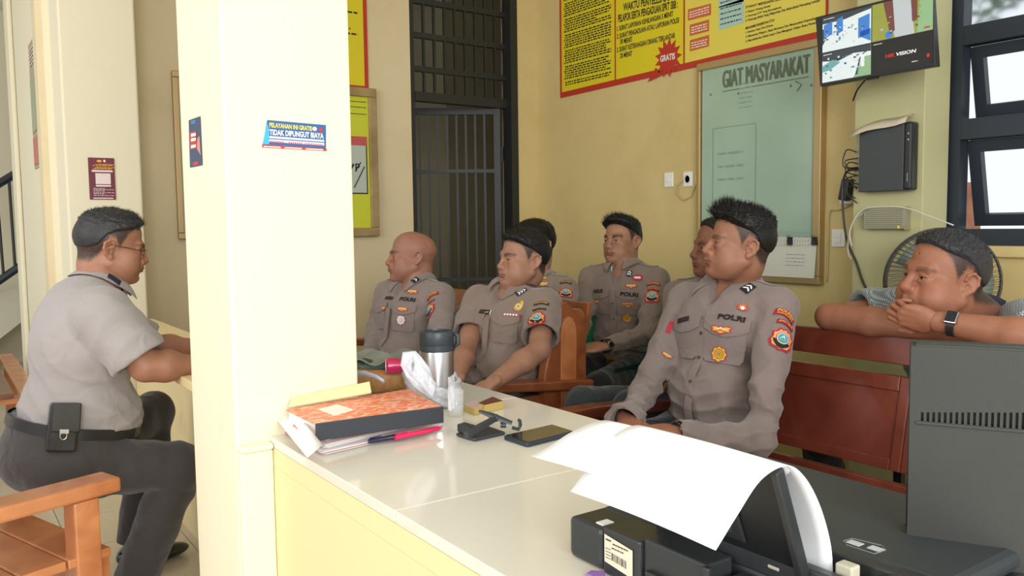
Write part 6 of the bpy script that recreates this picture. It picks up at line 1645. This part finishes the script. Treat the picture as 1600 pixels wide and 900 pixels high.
obx('plastic_box', 'pale green plastic box standing in the wooden bowl', 'box', 580, 575, Z+.058, .10, .06, .022, .1, mat('box_sage', (.30, .42, .35), .4), tilt=.1)
obx('book', 'dark green notebook across the top of the pale green box', 'notebook', 578, 563, Z+.084, .11, .07, .008, .2, mat('book_dark', (.03, .06, .05), .5), tilt=.08)
obx('sachet', 'white printed sachet in the wooden bowl beneath the green box', 'sachet', 590, 583, Z+.052, .09, .05, .005, -.2, m_white, .001, -.2)
tag(MB().tube([P2w(555, 585, Z+.066), P2w(572, 584, Z+.070), P2w(590, 590, Z+.07), P2w(600, 596, Z+.062)], [.006, .006, .005, .004], 8, flat=2).build('plastic_strip', mat('strip_lilac', (.62, .62, .74), .3), smooth=True), 'folded lilac plastic strip at left rim of the wooden bowl', 'strip')
# grey cloth
G = []
for i in range(15):
    row = []
    for j in range(9):
        p = P2w(548+7.2*i, 570-2.2*j, Z+.085); row.append(p+Vector((0, 0, .010*math.sin(i*.9+j*.6)+.008*math.sin(j*1.9+i*.3)+.012*math.sin(j/8*PI))))
    G.append(row)
tag(MB().grid(G).build('cloth', mat('cloth_grey', (.27, .28, .24), .95, bump=.5, bump_s=250), solid=.006, smooth=True, sub=1), 'crumpled grey cloth heaped behind the wooden bowl', 'cloth')
# magenta torch
tA = P2w(604, 572, Z+.083); tB = P2w(630, 571, Z+.083); dx = (tB-tA).normalized(); tr_ = thing('torch', 'magenta torch with dark end cap lying in the wooden bowl', 'torch', tA)
mg = mat('torch_magenta', (.62, .01, .11), .25, coat=.5)
L0 = .062
MB().tube([tA, tA+dx*.004, tA+dx*L0*.35, tA+dx*L0*.75, tA+dx*L0], [.018, .021, .021, .015, .015], 20).build('barrel', mg, tr_, smooth='auto'); MB().tube([tA+dx*L0, tA+dx*(L0+.022)], .016, 16).build('end_cap', m_black, tr_)
MB().tube([tA-dx*.001, tA-dx*.003], .018, 18).build('lens_ring', mat('torch_lens', (.7, .55, .6), .2), tr_)
nb = (ORI-tA); nb = (nb-dx*nb.dot(dx)).normalized(); MB().tube([tA+dx*L0*.86+nb*.012-Vector((0, 0, .006)), tA+dx*L0*.86+nb*.019-Vector((0, 0, .006))], [.009, .008], 14).build('switch', mat('ivory', (.75, .65, .45), .4), tr_)
# thermos
tc_ = P2w(684, 634, Z); th = thing('thermos_flask', 'steel vacuum flask with dark lid wrapped in a plastic bag', 'flask', (tc_.x, tc_.y, Z))
st = mat('brushed_steel', (.55, .55, .56), .28, metal=1); ld = mat('lid_slate', (.035, .045, .055), .4)
rT = .042
MB().lathe([(0, 0), (rT*.96, 0), (rT, .004), (rT, .135), (rT*.97, .14), (0, .14)], (tc_.x, tc_.y, Z), 36).build('flask_body', st, th, smooth='auto')
MB().lathe([(rT*.95, .14), (rT*1.0, .142), (rT*1.02, .156), (rT*.99, .157), (rT*1.02, .159), (rT*1.02, .185), (rT*.97, .190), (rT*.80, .191), (rT*.78, .187), (0, .187)], (tc_.x, tc_.y, Z), 36).build('lid', ld, th, smooth='auto')
hp_ = Vector((tc_.x, tc_.y, Z+.168))+rgt0*rT*1.03; MB().tube([hp_+Vector((0, 0, .016)), hp_+rgt0*.010+Vector((0, 0, .008)), hp_+rgt0*.011-Vector((0, 0, .012)), hp_-Vector((0, 0, .018))], .006, 8).build('lid_loop', ld, th, smooth=True)
# plastic bag around it: crumpled film
m_bag = bpy.data.materials.new('plastic_film'); m_bag.use_nodes = True; _b = m_bag.node_tree.nodes['Principled BSDF']; _b.inputs['Base Color'].default_value = (.80, .82, .88, 1); _b.inputs['Roughness'].default_value = .22; _b.inputs['Alpha'].default_value = .5
rows = []
for i in range(41):
    a = 2*PI*i/40; row = []
    for j in range(14):
        t_ = j/13; dirx = math.cos(a); lf_ = max(0, -(dirx))           # more slack on the left
        r_ = rT+.006+.020*math.sin(PI*t_)*(.5+.5*lf_)+.005*math.sin(a*7+j*1.3)+.004*math.sin(a*13-j*2.1)+(.012*lf_*t_)
        zt = .066+.018*math.sin(a*2+.5)+.055*lf_**2
        row.append(Vector((tc_.x, tc_.y, Z))+rgt0*(dirx*r_-.006*lf_*j/6)+Vector((-rgt0.y, rgt0.x, 0))*math.sin(a)*r_+Vector((0, 0, .003+zt*t_+.003*math.sin(a*9+j))))
    rows.append(row)
bag = thing('plastic_bag', 'thin white translucent plastic bag crumpled around the flask', 'bag', (tc_.x, tc_.y, Z))
MB().grid(rows).build('film', m_bag, bag, smooth=True)
hA = [at(u, v, d=1.83) for u, v in ((668, 610), (655, 596), (640, 585), (634, 570), (637, 557), (647, 554), (652, 563), (662, 580), (672, 597))]
for k, (w_, off) in enumerate(((.012, 0), (.009, .006))):
    mb = MB(); R2 = []
    for i, p in enumerate(hA):
        t_ = (hA[min(i+1, len(hA)-1)]-hA[max(i-1, 0)]).normalized(); s_ = t_.cross(fwd).normalized()
        R2.append([p+s_*w_*(q-2)/2*(1+.3*math.sin(i*2.1))+fwd*(off+.006*math.sin(q*2.3+i*1.4)) for q in range(5)])
    mb.grid(R2).build('handle', m_bag, bag, smooth=True, solid=.001)
G = [[at(640+3.6*i+1.5*j, 582+4.0*i-3.5*j+10*math.sin(j*.5), d=1.80+.01*math.sin(i*1.3+j*2.1)) for j in range(7)] for i in range(10)]
MB().grid(G).build('film', m_bag, bag, smooth=True)
G = [[at(700+2.0*i, 640-7.5*j+2*math.sin(i+j), d=1.76+.008*math.sin(i*1.7+j*1.1)+.012*(i/5)) for j in range(8)] for i in range(6)]
MB().grid(G).build('film', m_bag, bag, smooth=True)
# drinking glass
gc = P2w(712, 650, Z); gm = bpy.data.materials.new('drinking_glass'); gm.use_nodes = True; _b = gm.node_tree.nodes['Principled BSDF']; _b.inputs['Base Color'].default_value = (.85, .88, .88, 1); _b.inputs['Alpha'].default_value = .2; _b.inputs['Roughness'].default_value = .04; _b.inputs['Specular IOR Level'].default_value = .9
t = thing('drinking_glass', 'small clear drinking glass in front of the flask', 'glass', (gc.x, gc.y, Z))
MB().lathe([(0, .001), (.0165, .001), (.018, .003), (.021, .062), (.0195, .062), (.0168, .011), (0, .010)], (gc.x, gc.y, Z), 28).build('tumbler', gm, t, smooth=True)
# cigarette pack and matchbox
def packbox(nm, label, cat, A, h, ms):
    t = thing(nm, label, cat, A[0]); slab('carton', A, Z+.0005, Z+h, ms[0], t, .001); c = sum(A, Vector())/4
    slab('top_print', [a.lerp(c, .04) for a in A], Z+h+.0001, Z+h+.0006, ms[1], t, 0); return t
gold = mat('carton_gold', (.58, .44, .14), .3, metal=.3); brn = mat('carton_brown', (.16, .045, .035), .4)
c1, c2, c3, c4_ = P2w(725, 643, Z), P2w(742, 650, Z), P2w(760, 647, Z), P2w(744, 640, Z)
packbox('cigarette_pack', 'gold cigarette pack end-on beside the drinking glass', 'pack', [c1, c2, P2w(762, 643, Z), P2w(745, 637, Z)], .017, (gold, mat('carton_pink', (.65, .45, .45), .4)))
packbox('cigarette_pack', 'gold and brown cigarette pack with pale blue corner behind the first pack', 'pack', [P2w(747, 642.5, Z), P2w(757, 646, Z), P2w(787, 639, Z), P2w(770, 632, Z)], .020, (gold, brn))
# phone holder
hd_m = mat('holder_black', (.035, .042, .046), .4)
ph = thing('phone_holder', 'black folding phone stand with clamp arms on the counter', 'phone stand', P2w(750, 680))
bA = [P2w(712, 682), P2w(741, 691), P2w(790, 680), P2w(762, 670)]
slab('base_plate', bA, Z+.0005, Z+.008, hd_m, ph, .003)
slab('base_block', [P2w(714, 681), P2w(732, 687), P2w(744, 682.5), P2w(726, 677)], Z+.008, Z+.026, hd_m, ph, .003)
a0 = P2w(728, 680, Z+.022); a1 = at(775, 653, d=(P2w(775, 680)-ORI).dot(fwd)); 
MB().tube([a0, a1], [.0095, .0075], 4).build('arm', hd_m, ph, bevel=.001)
b0_ = at(748, 642, d=(a1-ORI).dot(fwd)-.0); b1_ = at(800, 661, d=(a1-ORI).dot(fwd))
MB().tube([b0_, b0_.lerp(b1_, .4), b1_], [.004, .009, .006], 6, flat=.6).build('cradle', hd_m, ph, smooth='auto')
MB().sphere(a1, .0085, 12).build('ball_joint', hd_m, ph, smooth=True)
dd_ = (a1-ORI).dot(fwd); MB().tube([at(782, 664, d=dd_), at(791, 664, d=dd_)], .0062, 12).build('clamp_foot', hd_m, ph)
MB().tube([at(800, 668, d=dd_), at(810, 671, d=dd_), at(813, 664, d=dd_), at(812, 657, d=dd_), at(809, 656, d=dd_)], .0042, 6).build('clamp_jaw', hd_m, ph)
# phone
pm = thing('mobile_phone', 'black mobile phone in a case lying face up right of the stand', 'phone', P2w(840, 685))
A = [P2w(787, 688), P2w(824, 700), P2w(898, 681), P2w(864, 670)]
slab('case', A, Z+.0005, Z+.0105, mat('phone_case', (.02, .03, .045), .35), pm, .003)
c = sum(A, Vector())/4; slab('screen', [a.lerp(c, .07) for a in A], Z+.0103, Z+.0112, mat('phone_screen', (.01, .01, .012), .04, coat=1), pm, 0)
# purple corner of a notepad
A = [P2w(915, 903), P2w(924, 897), P2w(946, 899), P2w(945, 915)]
tag(slab('notepad', A, Z+.0005, Z+.006, mat('purple', (.28, .14, .42), .5), None), 'corner of a purple notepad at bottom edge, left of the printer', 'notepad')

# ================================================================== printer
m_pr = mat('printer_black', (.026, .029, .031), .36, noise_s=20, noise_a=.12); m_prl = mat('printer_lid', (.036, .043, .045), .55, bump=.1, bump_s=350, noise_s=6, noise_a=.1); m_prd = mat('printer_recess', (.012, .013, .014), .4)
pr = thing('inkjet_printer', 'black inkjet printer with raised rear paper support, seen from behind', 'printer', (.87, .64, Z))
px0, px1, py0, py1 = .692, 1.06, .40, .86
def pbx(nm, m, a, b, c, d, e, f_, bev=.004): return box(nm, m, a, b, c, d, e, f_, pr, bev)
pbx('rear_body', m_pr, px0, px0+.075, .79, py1, Z+.001, Z+.057, .008); pbx('rear_body', m_pr, px0+.0, px0+.055, .722, .7895, Z+.001, Z+.062, .003)
pbx('rear_cover', m_pr, px0+.006, px0+.05, .62, .7215, Z+.001, Z+.066, .003); pbx('cover_ridge', m_pr, px0-.001, px0+.008, .635, .712, Z+.024, Z+.03, .001); pbx('cover_ridge', m_pr, px0-.001, px0+.008, .612, .622, Z+.003, Z+.066, .002)
pbx('main_body', m_pr, px0+.055, px1, py0, py1-.005, Z+.001, Z+.060, .008)
pbx('rear_body', m_pr, px0+.004, px0+.055, py0, .6115, Z+.001, Z+.050, .003)
pbx('scanner_lid', m_prl, px0+.125, px1, py0+.01, py1-.012, Z+.0605, Z+.0855, .010)
for i in range(7): 
    y = .605-.014*i; pbx('rib', m_pr, px0-.002, px0+.006, y-.003, y, Z+.006, Z+.05, .001)
pbx('feed_rim', m_pr, px0+.055, px0+.072, .47, .75, Z+.055, Z+.082, .003); pbx('feed_rim', m_pr, px0+.105, px0+.122, .44, .80, Z+.055, Z+.088, .003)
pbx('feed_slot', m_prd, px0+.072, px0+.105, .47, .75, Z+.058, Z+.062, 0)
pbx('edge_guide', mat('guide_cream', (.55, .52, .40), .5), px0+.076, px0+.092, .486, .506, Z+.062, Z+.090, .002)
pbx('hinge_cover', m_pr, px0+.085, px0+.135, .40, .465, Z+.06, Z+.087, .008)
# rear paper support: framed panel leaning back
xb0, zb0_, xb1, zb1_ = px0+.060, Z+.075, px0+.012, Z+.200
dv = Vector((xb1-xb0, 0, zb1_-zb0_)); nv = Vector((-dv.z, 0, dv.x)).normalized()
def sup(nm, m, y0, y1, t0, t1, n0, n1, bev=.002):
    V = [Vector((xb0, 0, zb0_))+dv*t+nv*n+Vector((0, y, 0)) for t in (t0, t1) for n in (n0, n1) for y in (y0, y1)]
    return MB().add(V, [(0, 2, 3, 1), (4, 5, 7, 6), (0, 1, 5, 4), (2, 6, 7, 3), (0, 4, 6, 2), (1, 3, 7, 5)]).build(nm, m, pr, bevel=bev)
sp = sup('paper_support', m_prd, .525, .735, 0, 1, 0, .004)
for y in (.525, .727): sup('support_rim', m_pr, y-.002, y+.008, 0, 1, -.0, .014)
sup('support_rim', m_pr, .533, .727, .96, 1.0, 0, .012); sup('support_panel', m_pr, .60, .70, .12, .80, .004, .008); sup('support_panel', m_prl, .615, .685, .2, .72, .008, .0095)
sup('release_tab', MATS['guide_cream'], .560, .575, -.05, -.02, .004, .008, .001)
# two pale stickers on the lid
zl = Z+.0855
for (u, v) in ((1336, 849), (1369, 858)):
    c = at(u, v, z=zl); o = box('lid_marker', mat('marker_grey', (.55, .58, .58), .4), c.x-.006, c.x+.006, c.y-.008, c.y+.008, zl, zl+.0008, pr, .0003)
a_, b_ = at(1318, 842, z=zl), at(1383, 864, z=zl)
ringp = [Vector((c.x, c.y, zl+.0005)) for c in (at(1317, 846, z=zl), at(1332, 842, z=zl), at(1378, 853, z=zl), at(1384, 860, z=zl), at(1366, 866, z=zl), at(1322, 852, z=zl))]
MB().tube(ringp, .0006, 5, closed=True).build('marker_outline', mat('outline_grey', (.2, .22, .22), .5), pr)
# rating label
f = Flat((px0-.0005, 0, Z), (0, -1, 0), (0, 0, 1), .0006)
ya, yb = .785, .733
def L_(y, z): return (-y, z)
f.poly([L_(ya, .018), L_(yb, .012), L_(yb, .048), L_(ya, .054)], 0, 1)
f.dashes(-ya+.003, .047, -ya+.014, .0492, 1, 2, .003); f.dashes(-ya+.016, .0445, -yb-.008, .0462, 1, 2, .004); f.dashes(-ya+.014, .039, -yb-.016, .0405, 1, 2, .004)
for i in range(20):
    x = -ya+.014+i*.0014; w_ = random.choice((.0005, .0008, .0004)); f.rect(x, .0235-.0002*i*.6, x+w_, .0335-.0002*i*.6, 1, 2)
for i in range(4): f.dashes(-ya+.003, .036-.004*i, -ya+.012, .037-.004*i, 1, 2, .003)
f.build('rating_label', [mat('label_ivory', (.78, .68, .52), .5), m_ink], pr)
box('cable_plug', m_white, px0+.01, px0+.03, .80, .815, Z+.048, Z+.0585, pr, .001)
# paper sheets arching over the support
def sheet(name, label, yn, yf, pts, skew=0, m=None, ye=(0, 0)):
    P = [Vector((x, 0, z)) for x, z in pts]; Q = []
    for i in range(len(P)-1):
        p_0 = P[max(i-1, 0)]; p_1 = P[i]; p_2 = P[i+1]; p_3 = P[min(i+2, len(P)-1)]
        for s in range(6):
            u = s/6; Q.append(.5*((2*p_1)+(p_2-p_0)*u+(2*p_0-5*p_1+4*p_2-p_3)*u*u+(3*p_1-p_0-3*p_2+p_3)*u**3))
    Q.append(P[-1]); n = len(Q); rows = []
    for i, q in enumerate(Q):
        t_ = i/(n-1); row = []
        for j in range(13):
            w = j/12; y = yn+ye[0]*t_+(yf+ye[1]*t_-yn-ye[0]*t_)*w
            row.append(Vector((q.x+skew*w*t_, y, q.z+.003*math.sin(w*3)*t_)))
        rows.append(row)
    return tag(MB().grid(rows).build(name, m or mat('paper_sheet_white', (.93, .94, .96), .6), solid=.0006, smooth=True), label, 'paper')
s1_ = [(px0+.083, Z+.066), (px0+.080, Z+.105), (px0+.063, Z+.150), (px0+.038, Z+.186), (px0+.010, Z+.203), (px0-.028, Z+.195), (px0-.062, Z+.165), (px0-.090, Z+.137)]
sheet('paper_sheet', 'top white sheet arching from the printer feed, near corner hanging lowest', .512, .722, s1_, .0, ye=(.012, .022))
s2_ = [(x+.0025, z-.002) for x, z in s1_[:5]]+[(px0-.026, Z+.190), (px0-.050, Z+.172), (px0-.066, Z+.160)]
sheet('paper_sheet', 'second white sheet under the first, its far corner pointing left over the counter', .516, .728, s2_, -.02, ye=(.03, .10))

# ================================================================== monitor seen from behind
m_mon = mat('monitor_grey', (.036, .037, .033), .45, bump=.06, bump_s=900, noise_s=5, noise_a=.15)
mn = thing('computer_monitor', 'dark grey computer monitor seen from behind at the right edge', 'monitor', (.98, .40, Z))
q0 = at(1424, 541, d=.95); q1 = at(1605, 549, d=.90); ex = (q1-q0); ex.z = 0; ex.normalize(); wM = .50; hM = .305; ez = Vector((0, 0, 1)); en = ex.cross(ez).normalized()
if en.dot(ORI-q0) < 0: en = -en
zt_ = q0.z
def mbx(nm, m, a, b, c, d, n0, n1, bev=.004):
    V = [Vector((q0.x, q0.y, 0))+ex*x+ez*z+en*n for n in (n0, n1) for z in (c, d) for x in (a, b)]
    return MB().add(V, [(0, 2, 3, 1), (4, 5, 7, 6), (0, 1, 5, 4), (2, 6, 7, 3), (0, 4, 6, 2), (1, 3, 7, 5)]).build(nm, m, mn, bevel=bev)
zv = at(1440, 658, d=.95).z
# casing built around a row of real slots
mbx('casing', m_mon, 0, wM, zt_-hM, zv, -.03, 0, 0); mbx('casing', m_mon, 0, wM, zv+.022, zt_, -.03, 0, 0); mbx('top_edge', m_mon, .004, wM-.004, zt_-.002, zt_+.0025, -.03, -.002, .002); mbx('casing', m_prd, .01, wM-.01, zv-.001, zv+.023, -.028, -.006, 0)
n = 62; x = .0115
mbx('casing', m_mon, 0, x, zv, zv+.022, -.03, 0, 0)
for i in range(n):
    xe = x+.0058
    if xe > wM-.01: break
    h_ = .008+.012*min(1, i/24)
    mbx('vent_bar', m_mon, x+.0028, xe, zv, zv+.022, -.03, 0, 0)
    if h_ < .0195: mbx('vent_cap', m_mon, x, x+.0028, zv+h_+.002, zv+.022, -.03, 0, 0)
    x = xe
mbx('casing', m_mon, x, wM, zv, zv+.022, -.03, 0, 0); mbx('ledge', m_mon, .006, wM, zv-.004, zv-.0005, 0, .0025, .001)
mbx('screen_bezel', m_black, -.002, wM+.002, zt_-hM-.004, zt_+.003, -.042, -.0305, .002)
mbx('stand_neck', m_mon, wM*.42, wM*.58, Z+.012, zt_-.12, .0005, .02, .004); mbx('stand_foot', m_mon, wM*.3, wM*.7, Z, Z+.012, -.10, .09, .006)
